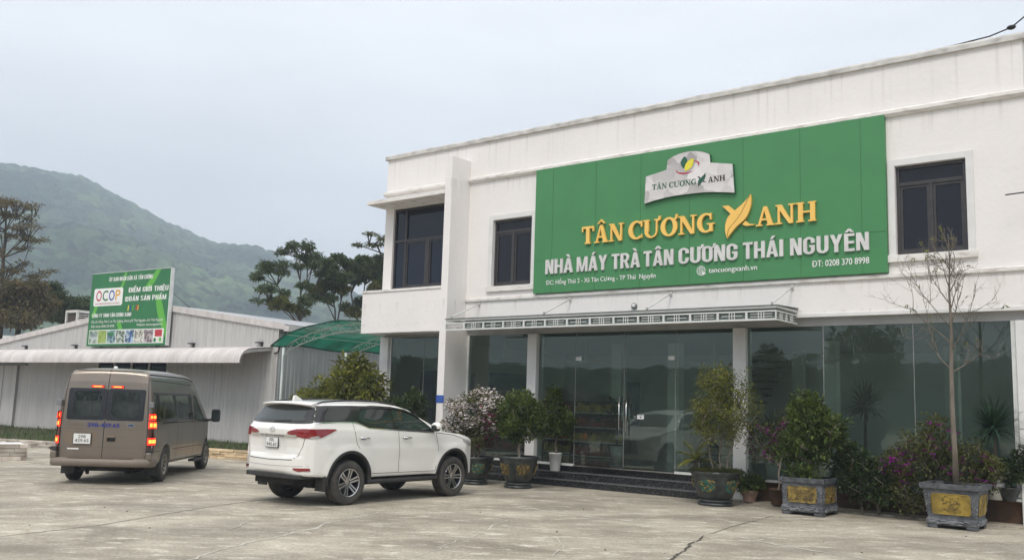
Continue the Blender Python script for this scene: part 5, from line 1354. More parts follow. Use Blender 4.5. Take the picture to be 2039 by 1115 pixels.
# black lower trims, arch mouldings
for wx in (0, 2.745):
    for s_, sg in (('R', -1), ('L', 1)):
        m_ = MB(); R1, R0 = .515, .475
        vs = []; n = 40; a0, a1 = rad(-8), rad(188)
        for k in range(n + 1):
            t = a0 + (a1 - a0) * k / n
            q, nn = SK.hit(s_, wx + R1 * math.cos(t), max(.48, .425 + R1 * math.sin(t))); 
            ca, sa = math.cos(t), math.sin(t)
            y_ = q.y + sg * .006
            vs += [(wx + (R1 + .008) * ca, y_ - sg * .004, .425 + (R1 + .008) * sa), (wx + R1 * ca, y_ + sg * .004, .425 + R1 * sa), (wx + R0 * ca, y_ + sg * .002, .425 + R0 * sa), (wx + R0 * ca, y_ - sg * .07, .425 + R0 * sa)]
        m_.add(vs, [(4 * i + j, 4 * i + j + 1, 4 * i + 5 + j, 4 * i + 4 + j) for i in range(n) for j in range(3)], True); m_.build('wheel_arch_trim', MT['black_plastic'], SUV)
BAND = [(-.88, 1.425), (-.30, 1.445), (.08, 1.445), (.22, 1.42), (.44, 1.345), (1.1, 1.312), (1.7, 1.285), (2.16, 1.262), (1.96, 1.42), (1.72, 1.575), (1.45, 1.665), (1.15, 1.705), (.6, 1.722), (.1, 1.722), (-.45, 1.712), (-.70, 1.70), (-.80, 1.62)]
for s_ in 'RL':
    SK.patch('window_surround', catmull(BAND[:5]) [:-1] + BAND[4:], s_, MT['black_gloss'], SUV, .009, .012)
    for g in ([(-.58, 1.462), (-.15, 1.472), (.00, 1.56), (.07, 1.665), (.02, 1.690), (-.40, 1.680), (-.46, 1.64)], [(.22, 1.50), (.40, 1.395), (.52, 1.372), (1.03, 1.350), (.97, 1.64), (.90, 1.668), (.46, 1.672), (.36, 1.64)],
              [(1.18, 1.338), (1.98, 1.302), (1.86, 1.43), (1.66, 1.545), (1.42, 1.63), (1.16, 1.668), (1.12, 1.64)]):
        SK.patch('side_window', catmull(g, True, 4), s_, MT['car_glass'], SUV, .013, .004)
    SK.line('window_chrome', [(-.84, 1.413), (-.30, 1.434), (.08, 1.434), (.22, 1.408), (.44, 1.333), (1.1, 1.300), (2.14, 1.250)], .016, s_, MT['chrome'], SUV, .006)
    # weather shields
    SK.patch('rain_guard', [(.34, 1.655), (.38, 1.705), (.62, 1.722), (1.10, 1.710), (1.45, 1.668), (1.74, 1.572), (1.80, 1.50), (1.66, 1.575), (1.42, 1.635), (1.12, 1.672), (.6, 1.682), (.44, 1.665)], s_, MT['black_gloss'], SUV, .028, .022)
    for pts in ([(.06, 1.43), (.10, 1.2), (.14, 1.05), (.20, .98)], [(1.17, 1.30), (1.205, .9), (1.21, .53)], [(2.20, 1.25), (2.26, 1.0), (2.27, .90)], [(2.22, .62), (2.215, .52)], [(.53, .53), (2.21, .52)], 
                [(2.2, 1.25), (2.75, 1.20), (3.25, 1.07)]):
        SK.line('panel_gap', pts, .009, s_, MT['seam'], SUV)
    SK.patch('rear_corner_lens', [(-.95, 1.315), (-.60, 1.318), (-.38, 1.315), (-.34, 1.305), (-.50, 1.24), (-.66, 1.175), (-.86, 1.152), (-.93, 1.17)], s_, MT['red_lens'], SUV, .010, .012)
    SK.patch('lens_insert', [(-.88, 1.175), (-.76, 1.205), (-.70, 1.185), (-.76, 1.160), (-.86, 1.155)], s_, MT['clear_lens'], SUV, .012, .004)
    for hx in (.30, 1.38):
        q, n = SK.hit(s_, hx, 1.16); sg = -1 if s_ == 'R' else 1; m_ = MB()
        m_.tube([(hx - .10, q.y + sg * .004, q.z + .004), (hx - .09, q.y + sg * .035, q.z + .006), (hx + .05, q.y + sg * .04, q.z), (hx + .11, q.y + sg * .03, q.z - .004), (hx + .12, q.y + sg * .004, q.z - .005)], [.012, .016, .016, .014, .01], 8); m_.build('door_handle', MT['chrome'], SUV)
        SK.patch('handle_recess', [(hx + .08 * math.cos(k * PI / 8) , 1.155 + .028 * math.sin(k * PI / 8)) for k in range(16)], s_, MT['lamp_grey'], SUV, .002, .001, 0)
    # roof rail
    sg = -1 if s_ == 'R' else 1; m_ = MB(); pts = []
    for k in range(14):
        x = -.62 + 1.95 * k / 13; q, n = SK.hit('T', x, sg * .615); pts.append((x, sg * .615, q.z + .035 * math.sin(PI * min(1, max(0.02, k / 13))) ** .35 + .004))
    m_.tube(pts, [.010] + [.016] * 12 + [.010], 8); m_.build('roof_rail', MT['black_plastic'], SUV)
    # side step
    m_ = MB(); m_.prism([(sg * .74, .37), (sg * .78, .345), (sg * .90, .345), (sg * .945, .375), (sg * .94, .405), (sg * .88, .425), (sg * .74, .43)], 'x', .50, 2.26); m_.build('side_step', MT['black_plastic'], SUV, bevel=.008)
    # mirror
    m_ = MB(); q, n = SK.hit(s_, 2.02, 1.29); y_ = q.y
    m_.sphere((2.04, y_ + sg * .16, 1.37), .11, 16, 10, (.75, 1.05, .78)); mr_o = m_.build('wing_mirror', MT['white_paint'], SUV)
    m_ = MB(); m_.tube([(2.08, y_ - sg * .02, 1.30), (2.06, y_ + sg * .08, 1.32)], [.03, .035], 10); m_.sphere((2.035, y_ + sg * .16, 1.325), .095, 16, 8, (.77, 1.05, .50)); m_.build('mirror_base', MT['black_plastic'], mr_o)
    m_ = MB(); m_.lathe([(0, -.001), (.066, -.001), (.072, .01)], 20, (1.957, y_ + sg * .165, 1.362), 'x', sx=1, sy=.62); m_.build('mirror_glass', MT['car_glass'], mr_o)
# rear: window, lamps, chrome bar, plate, bumper
SK.patch('rear_window', catmull([(-.78, 1.41), (0, 1.395), (.78, 1.41), (.75, 1.50), (.64, 1.695), (0, 1.715), (-.64, 1.695), (-.75, 1.50)], True, 5), 'B', MT['black_gloss'], SUV, .009, .012, .05)
SK.patch('rear_glass', catmull([(-.60, 1.44), (0, 1.425), (.60, 1.44), (.60, 1.50), (.50, 1.655), (0, 1.675), (-.50, 1.655), (-.60, 1.50)], True, 5), 'B', MT['car_glass'], SUV, .014, .004, .05)
for sg in (-1, 1):
    SK.patch('tail_lamp', [(sg * .38, 1.235), (sg * .45, 1.272), (sg * .60, 1.305), (sg * .80, 1.318), (sg * .80, 1.155), (sg * .68, 1.175), (sg * .50, 1.205)], 'B', MT['red_lens'], SUV, .012, .014)
    m_ = MB()
    SK.line('', [(sg * .775, 1.155), (sg * .74, 1.02), (sg * .66, .85)], .009, 'B', None, None, mb=m_, only_mb=True); m_.build('tailgate_gap', MT['seam'], SUV)
    SK.patch('reflector', [(sg * .60, .655), (sg * .84, .66), (sg * .85, .615), (sg * .70, .60), (sg * .62, .625)], 'B', MT['red_lens'], SUV, .014, .016, 0)
SK.line('tailgate_gap', [(-.66, .85), (-.56, .79), (0, .775), (.56, .79), (.66, .85)], .012, 'B', MT['seam'], SUV)
SK.line('bumper_crease_shade', [(-.88, .70), (-.60, .685), (0, .675), (.60, .685), (.88, .70)], .010, 'B', mat('crease_shade_grey', (.45, .44, .42)), SUV)  # crease shade put into a flat grey strip
m_ = MB(); SK.line('', [(-.62, 1.19), (0, 1.185), (.62, 1.19)], .040, 'B', None, None, off=.014, mb=m_, only_mb=True); SK.line('', [(-.62, 1.168), (0, 1.163), (.62, 1.168)], .012, 'B', None, None, off=.008, mb=m_, only_mb=True); m_.build('chrome_bar', MT['chrome'], SUV)
SK.text('bar_lettering', 'FORTUNER', .33, -.33, 1.173, 1.20, 'B', MT['lamp_grey'], SUV, .017)
# emblem of three ovals
m_ = MB()
for (rx, rz, cz) in ((.070, .046, 1.285), (.022, .042, 1.285), (.044, .016, 1.303)):
    vs = []
    for k in range(29):
        t = 2 * PI * k / 28
        for s2 in (1.0, .80): q, n = SK.hit('B', rx * s2 * math.cos(t), cz + rz * s2 * math.sin(t)); vs.append(q + n * .012)
    m_.add(vs, [(2 * i, 2 * i + 1, 2 * i + 3, 2 * i + 2) for i in range(28)])
m_.build('emblem', MT['chrome'], SUV)
def plate(parent, x, yc, zc, l1, l2, w=.33, h=.165, tilt=0):
    g = MB(); g.box(x, yc - w / 2 - .012, zc - h / 2 - .012, x + .012, yc + w / 2 + .012, zc + h / 2 + .012); pl_ = g.build('number_plate', MT['black_plastic'], parent, bevel=.003)
    g = MB(); g.box(x - .004, yc - w / 2, zc - h / 2, x - .0005, yc + w / 2, zc + h / 2); g.build('plate_face', MT['plate_white'], pl_)
    for t, z0_, z1_, ww in ((l1, zc + .015, zc + .070, .145), (l2, zc - .066, zc - .008, .27)):
        g = MB(); text_mb(g, t, 0, ww, z0_, z1_, 0, 0, .006, put=lambda a, z, y: (x - .0055, yc + ww / 2 - a, z)); g.build('plate_lettering', MT['ink_black'], pl_, fix=False)
plate(SUV, SK.hit('B', 0, 1.065)[0].x - .022, .03, 1.065, '30L', '945.63')
m_ = MB(); SK.patch('', [(-.36, .93), (.36, .93), (.30, 1.15), (-.30, 1.15)], 'B', None, None, .0015, 0, .1, m_, True); m_.build('plate_recess_shade', mat('recess_shade_white', (.70, .69, .66), rough=.4), SUV)  # recess shade put into a flat, slightly darker white patch
# spoiler
m_ = MB(); n = 26; vs = []
for k in range(n + 1):
    y = -.665 + 1.33 * k / n; a = abs(y) / .665; q, nn = SK.hit('T', -.62 + .02 * a, y * .96); zr = q.z; e = .05 * a ** 3
    zt = 1.765 - .030 * a ** 2.5
    vs += [(-.45, y * .97, zr + .002 - .0), (-.66, y * .99, zt + .018), (-.86 + .06 * a ** 2 + e, y, zt), (-.875 + .06 * a ** 2 + e, y, zt - .022), (-.84 + .06 * a ** 2 + e, y, zt - .040), (-.70, y * .97, 1.715 - .05 * a ** 2)]
m_.add(vs, [(6 * i + j, 6 * i + j + 1, 6 * i + 7 + j, 6 * i + 6 + j) for i in range(n) for j in range(5)], True)
m_.add([vs[i] for i in range(6)] + [vs[6 * n + i] for i in range(6)], [(0, 1, 2, 3, 4, 5), (11, 10, 9, 8, 7, 6)]); m_.build('roof_spoiler', MT['white_paint'], SUV)
m_ = MB(); m_.prism([(-.62, 1.79), (-.40, 1.795), (-.46, 1.83), (-.56, 1.885), (-.60, 1.88)], 'y', -.022, .022); m_.build('shark_fin_aerial', MT['white_paint'], SUV, bevel=.008)
m_ = MB(); SK.line('', [(.10, 1.425), (-.35, 1.445)], .022, 'B', None, None, off=.02, mb=m_, only_mb=True); m_.build('rear_wiper', MT['black_plastic'], SUV)
# lower bumper trim and underbody
m_ = MB(); m_.prism([(-1.05, -.62), (-1.065, 0), (-1.05, .62), (-.95, .76), (-.6, .80), (-.6, -.80), (-.95, -.76)], 'z', .475, .535); m_.build('bumper_trim', MT['black_plastic'], SUV, bevel=.01)
m_ = MB(); m_.box(-.93, -.52, .36, -.5, .52, .474); m_.box(-.45, -.38, .28, 3.3, .38, .46); m_.tube([(0, -.75, .36), (0, .75, .36)], .055, 10); m_.sphere((0, .05, .35), .13, 12, 8); m_.tube([(2.745, -.75, .36), (2.745, .75, .36)], .04, 8)
m_.tube([(-.2, -.45, .34), (.9, -.38, .33), (1.6, -.45, .37)], .035, 8); m_.build('underbody', MT['well'], SUV)
for sg in (-1, 1):
    m_ = MB(); m_.box(-.57, sg * .66 if sg > 0 else -.92, .26, -.545, .92 if sg > 0 else -.66, .52); m_.build('mudguard', MT['black_plastic'], SUV, bevel=.008)
# bonnet, windscreen, lamps at the front
SK.patch('windscreen', [(-.62, 1.335), (.62, 1.335), (.54, 1.66), (0, 1.70), (-.54, 1.66)], 'F', MT['car_glass'], SUV, .004, .004, .12)
for s_ in 'RL':
    SK.patch('headlamp', [(3.02, 1.13), (3.38, 1.03), (3.42, .97), (3.18, .99), (3.05, 1.06)], s_, MT['clear_lens'], SUV, .006, .008)
SK.patch('grille', [(-.48, .62), (.48, .62), (.42, .98), (-.42, .98)], 'F', MT['black_gloss'], SUV, .006, .008, .12)
# wheels
def suv_wheel(x, sg):
    w = tyre_mesh(.388, .246, .255, 'wheel', MT['tyre'], SUV, (x, sg * .785, .388), sg)
    m = MB(); yo = sg * .10
    m.lathe([(.246, sg * .115), (.250, sg * .122), (.240, sg * .118), (.230, sg * .09), (.224, -sg * .09), (.246, -sg * .11)], 48, (0, 0, 0), 'y'); m.build('rim_barrel', MT['alloy_dark'], w)
    m = MB(); m.lathe([(0, sg * .02), (.224, sg * .01)], 40, (0, 0, 0), 'y'); m.build('brake_disc', MT['alloy_dark'], w)
    m = MB()
    def spoke(mb, a, off0, off1, w0, w1, yy0, yy1, th):
        ca, sa = math.cos(a), math.sin(a)
        def P(r, o, y): return (r * ca - o * sa, y, r * sa + o * ca)
        r0_, r1_ = .045, .238
        v = [P(r0_, off0 - w0, yy0), P(r0_, off0 + w0, yy0), P(r1_, off1 + w1, yy1), P(r1_, off1 - w1, yy1)]
        v += [(p[0], p[1] - sg * th, p[2]) for p in v]
        mb.add(v, [(0, 1, 2, 3), (4, 7, 6, 5), (0, 4, 5, 1), (1, 5, 6, 2), (2, 6, 7, 3), (3, 7, 4, 0)])
    for k in range(6):
        a = 2 * PI * k / 6 + .35
        spoke(m, a, .020, .031, .012, .014, sg * .085, sg * .108, .03); spoke(m, a, -.020, -.031, .012, .014, sg * .085, sg * .108, .03)
    m.lathe([(.236, sg * .112), (.246, sg * .1225), (.241, sg * .124), (.231, sg * .114)], 48, (0, 0, 0), 'y'); m.build('rim_spokes', MT['alloy'], w)
    m = MB(); m.lathe([(0, sg * .100), (.028, sg * .100), (.034, sg * .094), (.052, sg * .092), (.060, sg * .07)], 24, (0, 0, 0), 'y'); m.build('hub_cap', MT['dull_alloy'], w)
    m = MB()
    for k in range(6):
        a = 2 * PI * k / 6 + .35 + PI / 6; m.lathe([(.0, sg * .09), (.010, sg * .09), (.011, sg * .07)], 8, (.048 * math.cos(a), 0, .048 * math.sin(a)), 'y')
    m.build('wheel_nuts', MT['black_plastic'], w)
    w.rotation_euler = (0, x * .5 + sg, 0)
for x in (0, 2.745):
    for sg in (-1, 1): suv_wheel(x, sg)

# ------------------------------------------------------------------ brown minibus
MT['van_paint'] = mat('dusty_brown_metallic', (.225, .190, .158), (.20, .168, .140), scale=1.4, rough=.34, metal=.6, coat=.5)
MT['van_glass'] = glass_mat('van_tinted_glass', (.74, .77, .75), .9, 1.5)
VAN = empty('minibus', (-8.2168, 20.0084, 0), 1.6574, 'brown high roof minibus seen from behind with its tail lamps lit', 'van')
V_side = [(-.98, .40), (-1.03, .50), (-1.035, .70), (-1.03, 1.20), (-1.00, 1.60), (-.95, 2.05), (-.91, 2.24), (-.84, 2.31), (-.5, 2.335), (1.0, 2.345), (2.1, 2.31), (2.6, 2.24), (2.9, 2.12), (3.35, 1.74), (3.80, 1.30), (4.1, 1.20), (4.42, 1.08), (4.60, .92), (4.67, .72), (4.68, .48), (4.58, .36), (4.3, .34), (0, .36)]
V_plan = [(-1.04, 0), (-1.035, .5), (-1.02, .80), (-.985, .90), (-.90, .955), (-.6, .985), (0, .99), (3.0, .985), (3.8, .96), (4.25, .86), (4.5, .68), (4.65, .35), (4.68, 0)]
V_planc = V_plan + [(x, -y) for x, y in V_plan[::-1][1:-1]]
def F_van(x, y, z):
    ay = np.abs(y)
    d1 = sd_poly(x, z + .05 * (ay / .75) ** 2.5 * np.clip((z - 1.9) / .4, 0, 1), V_side)
    w = np.interp(z, [.30, .45, .66, .70, 1.10, 1.24, 1.30, 1.90, 2.15, 2.28, 2.45], [.93, .955, .972, .982, .978, .965, .945, .855, .80, .745, .55])
    for wx in (0, 3.75):
        r = np.hypot(x - wx, z - .37); w = w + .018 * np.clip(1 - np.abs(r - .46) / .09, 0, 1) * (z < .9)
    w = w - np.clip((z - 1.2) / 1.0, 0, 1) * np.clip((x - 2.3) / 1.4, 0, 1) * .16 - np.clip((x - 3.6) / 1.0, 0, 1) * np.clip((z - .9) / .3, 0, 1) * .10
    d2 = ay - w; d3 = sd_poly(x, y, V_planc)
    return smax(smax(d1, d3, .06), d2, .05)
sh = shell(F_van, (-1.2, 4.85, -1.1, 1.1, .25, 2.5), (-.2, 3.7, 1.0), 190, 66, 66)
VK = Skin(sh); cuts = []
for wx in (0, 3.75):
    for sg in (1, -1):
        c = MB(); c.lathe([(0, sg * .56), (.405, sg * .56), (.42, sg * 1.3), (0, sg * 1.3)], 40, (wx, 0, .38), 'y', False); cuts.append(c)
        c = MB(); c.box(wx - .40, sg * .56 if sg > 0 else -1.3, .1, wx + .40, 1.3 if sg > 0 else -.56, .38); cuts.append(c)
c = MB(); c.prism([(-.90, .75), (-.88, 1.9), (-.80, 2.18), (2.3, 2.2), (2.75, 2.05), (3.45, 1.42), (3.45, .75)], 'y', -.80, .80)
c2_ = MB(); zz = [(.75, .90), (1.25, .885), (1.95, .78), (2.16, .70)]
poly_ = [(y, z) for z, y in zz] + [(-y, z) for z, y in zz[::-1]]
cav = MB(); cav.prism(poly_, 'x', -.885, 3.0)
cuts.append(cav)
SIDE_WIN = [(-.78, .0), (.72, .0), ]
def vwin(a, b, z0_=1.315, z1_=1.80, r=.05): return rrect(a, z0_, b, z1_, r, 4)
wins = [(-.80, -.48), (-.40, .82), (.90, 2.18)]
for a, b in wins: c = MB(); c.prism(vwin(a, b), 'y', -1.2, 1.2); cuts.append(c)
fdoor = [(2.42, 1.26), (3.42, 1.20), (3.20, 1.45), (2.82, 1.78), (2.45, 1.82)]
c = MB(); c.prism(fdoor, 'y', -1.2, 1.2); cuts.append(c)
for sg in (-1, 1):
    c = MB(); P = rrect(.10, 1.345, .64, 1.845, .07, 5); c.prism([(sg * p[0], p[1]) for p in P], 'x', -1.3, -.7); cuts.append(c)
c = MB(); c.prism([(-.72, 1.42), (.72, 1.42), (.62, 2.0), (-.62, 2.0)], 'x', 2.8, 4.2); cuts.append(c)
bodym = cut(sh, cuts)
def inner_van(d, c): return (d < -.012) | ((c[:, 2] < .40) & (np.abs(c[:, 1]) < .9))
body = link_mesh('body', finish(bodym, F_van, [MT['van_paint'], MT['cabin']], inner_van)); body.parent = VAN
# side glass with black surround
for s_ in 'RL':
    full = [(-.90, 1.275), (-.84, 1.865), (2.24, 1.855), (2.27, 1.275)]
    m_ = MB()
    for a, b, c_, d in ((-.88, 2.25, 1.265, 1.315), (-.84, 2.24, 1.80, 1.855)): VK.patch('', [(a, c_), (b, c_), (b, d), (a, d)], s_, None, None, .003, .006, .2, m_, True)
    for a, b in ((-.86, -.80), (-.48, -.40), (.82, .90), (2.18, 2.25)): VK.patch('', [(a, 1.3152), (b, 1.3152), (b, 1.7998), (a, 1.7998)], s_, None, None, .003, .006, .2, m_, True)
    m_.build('window_surround', MT['black_gloss'], VAN)
    for a, b in wins: VK.patch('side_window', vwin(a - .01, b + .01, 1.305, 1.81), s_, MT['van_glass'], VAN, -.006, 0, .12)
    VK.patch('door_window', fdoor, s_, MT['van_glass'], VAN, -.006, 0, .12)
    m_ = MB()
    for i in range(len(fdoor)): VK.line('', [fdoor[i], fdoor[(i + 1) % len(fdoor)]], .035, s_, None, None, off=.004, mb=m_, only_mb=True)
    m_.build('door_window_frame', MT['black_plastic'], VAN)
    for pts in ([(2.34, 1.90), (2.36, 1.2), (2.36, .42)], [(3.42, 1.16), (3.40, .82)], [(.86, 1.26), (.86, .42)], [(-.40, 1.22), (2.3, 1.22)], [(2.36, 1.90), (2.86, 1.84)], [(.42, .40), (3.30, .40)], [(-.95, 2.10), (2.4, 2.06)], [(-.90, .66), (-.45, .66)], [(.50, .66), (3.2, .64)]):
        VK.line('panel_gap', pts, .012, s_, MT['seam'], VAN)
    VK.line('slide_rail', [(-.35, 1.245), (.82, 1.235)], .022, s_, MT['black_plastic'], VAN, .006)
    sg = -1 if s_ == 'R' else 1
    m_ = MB(); q, n = VK.hit(s_, 3.42, 1.25)
    m_.tube([(3.45, q.y, 1.22), (3.47, q.y + sg * .12, 1.23), (3.46, q.y + sg * .20, 1.27)], [.035, .03, .03], 8); arm = m_.build('wing_mirror', MT['black_plastic'], VAN)
    m_ = MB(); P = rrect(-.10, -.15, .10, .15, .05, 4); m_.prism([(q.y + sg * .26 + p[0] * 1.0, 1.34 + p[1] * 1.05) for p in P], 'x', 3.40, 3.50); m_.build('mirror_housing', MT['black_plastic'], arm, bevel=.01)
    m_ = MB(); P = rrect(-.08, -.12, .08, .12, .04, 4); m_.prism([(q.y + sg * .26 + p[0], 1.34 + p[1] * 1.08) for p in P], 'x', 3.390, 3.3985); m_.build('mirror_glass', MT['car_glass'], arm)
    VK.patch('wheel_arch_lip', [], s_, None, None) if False else None
    # gutter
    m_ = MB(); pts = []
    for k in range(16):
        x = -.86 + 3.5 * k / 15; zz_ = 2.215 - (.0 if x < 1.8 else .10 * (x - 1.8) ** 1.4); q, n = VK.hit(s_, x, zz_); pts.append((q.x, q.y + sg * .006, q.z))
    m_.tube(pts, .011, 6); m_.build('roof_gutter', MT['seam'], VAN)
# rear doors
GL = MB()
for sg in (-1, 1):
    VK.patch('rear_window', rrect(*(.02, 1.275, .745, 1.90) if sg > 0 else (-.745, 1.275, -.02, 1.90), .04, 4), 'B', MT['black_gloss'], VAN, .003, .006, .1) if False else None
m_ = MB()
def frame_ring(mb, sk, side, outer, inner_, off):
    def dens(P, k=8): return [(P[i][0] + (P[(i + 1) % len(P)][0] - P[i][0]) * j / k, P[i][1] + (P[(i + 1) % len(P)][1] - P[i][1]) * j / k) for i in range(len(P)) for j in range(k)]
    outer = dens(outer); inner_ = dens(inner_)
    n = len(outer); vs = []
    for p in list(outer) + list(inner_): q, nn = sk.hit(side, p[0], p[1]); vs.append(q + nn * off)
    mb.add(vs, [(i, (i + 1) % n, (i + 1) % n + n, i + n) for i in range(n)], True)
for sg in (-1, 1):
    o_ = rrect(.008, 1.272, .755, 1.905, .045, 5); i_ = rrect(.10, 1.345, .64, 1.845, .07, 5)
    m_ = MB(); frame_ring(m_, VK, 'B', [(sg * p[0], p[1]) for p in o_], [(sg * p[0], p[1]) for p in i_], .004); m_.build('rear_window_frame', MT['black_gloss'], VAN)
    VK.patch('rear_window', [(sg * p[0], p[1]) for p in rrect(.09, 1.335, .65, 1.855, .07, 5)], 'B', MT['van_glass'], VAN, -.006, 0, .12)
m_ = MB()
for pts in ([(0, 2.30), (0, .52)], [(-.77, 2.20), (-.80, 1.9), (-.845, 1.2), (-.85, .58), (-.82, .52), (.82, .52), (.85, .58), (.845, 1.2), (.80, 1.9), (.77, 2.20), (.70, 2.27), (-.70, 2.27), (-.77, 2.20)]): VK.line('', pts, .013, 'B', None, None, mb=m_, only_mb=True)
m_.build('rear_door_gap', MT['seam'], VAN)
m_ = MB()
for pts in ([(-.84, 1.10), (.84, 1.10)], [(-.85, .735), (.85, .735)]): VK.line('', pts, .008, 'B', None, None, mb=m_, only_mb=True)
m_.build('door_crease_shade', mat('van_crease_shade', (.15, .115, .085), rough=.5), VAN)  # door creases drawn flat, their shade put into a darker brown
MT['van_recess'] = mat('van_recess_shade', (.20, .15, .11), rough=.45, metal=.3, coat=.4)  # recess shade put into a darker body brown; step and lettering share it
VK.patch('plate_recess_shade', [(.79, 1.045), (.13, 1.045), (.16, .77), (.70, .77)], 'B', MT['van_recess'], VAN, .002, 0, .1)
VK.patch('handle_recess', rrect(-.27, .83, -.03, 1.0, .03), 'B', MT['van_recess'], VAN, .002, 0, .1)
m_ = MB(); q, n = VK.hit('B', -.15, .95); m_.box(q.x - .030, -.235, .93, q.x - .004, -.075, .965); m_.build('door_handle', MT['van_paint'], VAN, bevel=.006)
m_ = MB(); m_.box(q.x - .012, -.235, .855, q.x - .003, -.075, .925); m_.build('handle_shade', MT['seam'], VAN)  # shade under the handle put in as a near-black block
plate(VAN, -1.052, .40, .90, '29B', '429.65', .33, .20)
MT['blue_ink'] = mat('dark_blue_lettering', (.02, .03, .20), rough=.5)
VK.text('number_lettering', '29B-429.65', .33, -.30, 1.135, 1.215, 'B', MT['blue_ink'], VAN, .005, .035)
VK.text('model_lettering', 'TRANSIT', .72, .42, 1.155, 1.19, 'B', MT['van_recess'], VAN, .005, .02)
m_ = MB(); vs = [];
for k in range(24):
    t = 2 * PI * k / 24; q, n = VK.hit('B', -.52 + .075 * math.cos(t), 1.185 + .033 * math.sin(t)); vs.append(q + n * .008)
m_.add(vs, [tuple(range(24))]); m_.build('oval_badge', MT['chrome'], VAN)
m_ = MB(); vs = []
for k in range(24):
    t = 2 * PI * k / 24; q, n = VK.hit('B', -.52 + .062 * math.cos(t), 1.185 + .024 * math.sin(t)); vs.append(q + n * .010)
m_.add(vs, [tuple(range(24))]); m_.build('badge_centre', mat('badge_blue', (.03, .05, .12), rough=.3), VAN)
VK.patch('reflector', [(.68, .71), (.46, .71), (.46, .685), (.68, .685)], 'B', MT['print_white'], VAN, .006, .006, 0)
# lamps: lit red and amber cells in dark lenses
MT['lit_red'] = mat('lit_red_lamp', (.6, .02, .01), rough=.2, emit=(1.0, .03, .012), estr=1.5)
MT['lit_core'] = mat('lit_amber_core', (.9, .4, .1), rough=.2, emit=(1.0, .20, .025), estr=2.6)
MT['dim_red'] = mat('unlit_red_lamp', (.10, .008, .008), rough=.15, coat=1)
for sg, s_ in ((-1, 'R'), (1, 'L')):
    m_ = MB(); x0_ = -.985
    pr = lambda z0_, z1_, t, out: [(-1.045 - out, sg * .862, z0_), (-1.045 - out, sg * .862, z1_)]
    def cell(name, z0_, z1_, mt, o, a=.862, b=.985, parent=None):
        g = MB(); n = 8; vs = []
        for z in (z0_, z1_):
            zt = (.985 if z < 1.2 else .985 - (z - 1.2) * .13) - (.985 - b)
            for k in range(n + 1):
                t = k / n; yy = a + (zt - a) * min(1, t * 1.6); q_, n_ = VK.hit('B', sg * min(yy, .96), z)
                if t < .62: p = Vector((q_.x, sg * yy, z)) + Vector((-o, 0, 0))
                else:
                    xx = -.95 + (t - .62) / .38 * .12; q2, n2_ = VK.hit(s_, xx, z); p = q2 + Vector((0, sg * o, 0))
                vs.append(p)
        g.add(vs, [(k, k + 1, k + n + 2, k + n + 1) for k in range(n)], True); return g.build(name, mt, parent or VAN)
    lamp = cell('tail_lamp', .74, 1.44, MT['dim_red'], .012)
    cell('lamp_cell', 1.30, 1.42, MT['lit_red'], .016, parent=lamp); cell('lamp_cell', 1.13, 1.27, MT['lit_red'], .016, parent=lamp); cell('lamp_cell', .80, .94, MT['lit_red'], .016, parent=lamp)
    cell('lamp_core', 1.335, 1.385, MT['lit_core'], .020, .895, .955, parent=lamp); cell('lamp_core', 1.160, 1.235, MT['lit_core'], .020, .89, .96, parent=lamp); cell('lamp_core', .835, .905, MT['lit_core'], .020, .89, .96, parent=lamp)
    g = MB(); g.box(-1.075, sg * .90 - .05, 1.55, -.98, sg * .90 + .05, 1.66) if sg > 0 else g.box(-1.075, -.95, 1.55, -.98, -.85, 1.66)
    g.build('door_hinge', MT['lamp_grey'], VAN, bevel=.01)
    g = MB(); g.box(-1.085, min(sg * .865, sg * .985), .50, -.93, max(sg * .865, sg * .985), .655); g.build('bumper_corner', MT['van_paint'], VAN, bevel=.03)
    g = MB(); g.box(-1.075, min(sg * .87, sg * .99), .66, -.95, max(sg * .87, sg * .99), .735); g.build('step_lamp', MT['black_plastic'], VAN, bevel=.008)
for a, b in ((.07, .33), (-.32, -.06)):
    m_ = MB(); zc = 1.945; q, n = VK.hit('B', (a + b) / 2, zc); m_.box(q.x - .022, a, zc - .022, q.x + .01, b, zc + .026); hb = m_.build('brake_lamp', MT['dim_red'], VAN, bevel=.006)
    m_ = MB(); m_.box(q.x - .027, a + .012, zc - .016, q.x - .0225, b - .012, zc + .018); m_.build('lamp_cell', MT['lit_red'], hb)
    m_ = MB(); m_.box(q.x - .0295, a + .05, zc - .008, q.x - .0275, b - .05, zc + .008); m_.build('lamp_core', MT['lit_core'], hb)
# bumper
m_ = MB(); bp = [(-.72, .995), (-1.02, .99), (-1.12, .93), (-1.155, .70), (-1.165, 0), (-1.155, -.70), (-1.12, -.93), (-1.02, -.99), (-.72, -.995)]
secs = [(.36, .04), (.385, .0), (.47, -.004), (.50, .02), (.525, .07)]
vs = []
for z, ins in secs:
    for x, y in bp: k = 1 - ins * .5; vs.append((x + ins if x < -.9 else x, y * (1 - ins * .35), z))
nb = len(bp)
m_.add(vs, [(j * nb + i, j * nb + i + 1, (j + 1) * nb + i + 1, (j + 1) * nb + i) for j in range(len(secs) - 1) for i in range(nb - 1)] + [tuple(range((len(secs) - 1) * nb, len(secs) * nb))], True)
m_.build('rear_bumper', mat('van_bumper_paint', (.20, .162, .132), (.17, .14, .115), scale=3, rough=.6), VAN)
m_ = MB(); m_.box(-1.12, -.62, .526, -1.05, .62, .536); m_.build('bumper_step', MT['van_recess'], VAN)
for sg in (-1, 1):
    m_ = MB(); m_.box(-.47, min(sg * .70, sg * .97), .16, -.445, max(sg * .70, sg * .97), .44); m_.build('mudguard', MT['black_plastic'], VAN, bevel=.006)
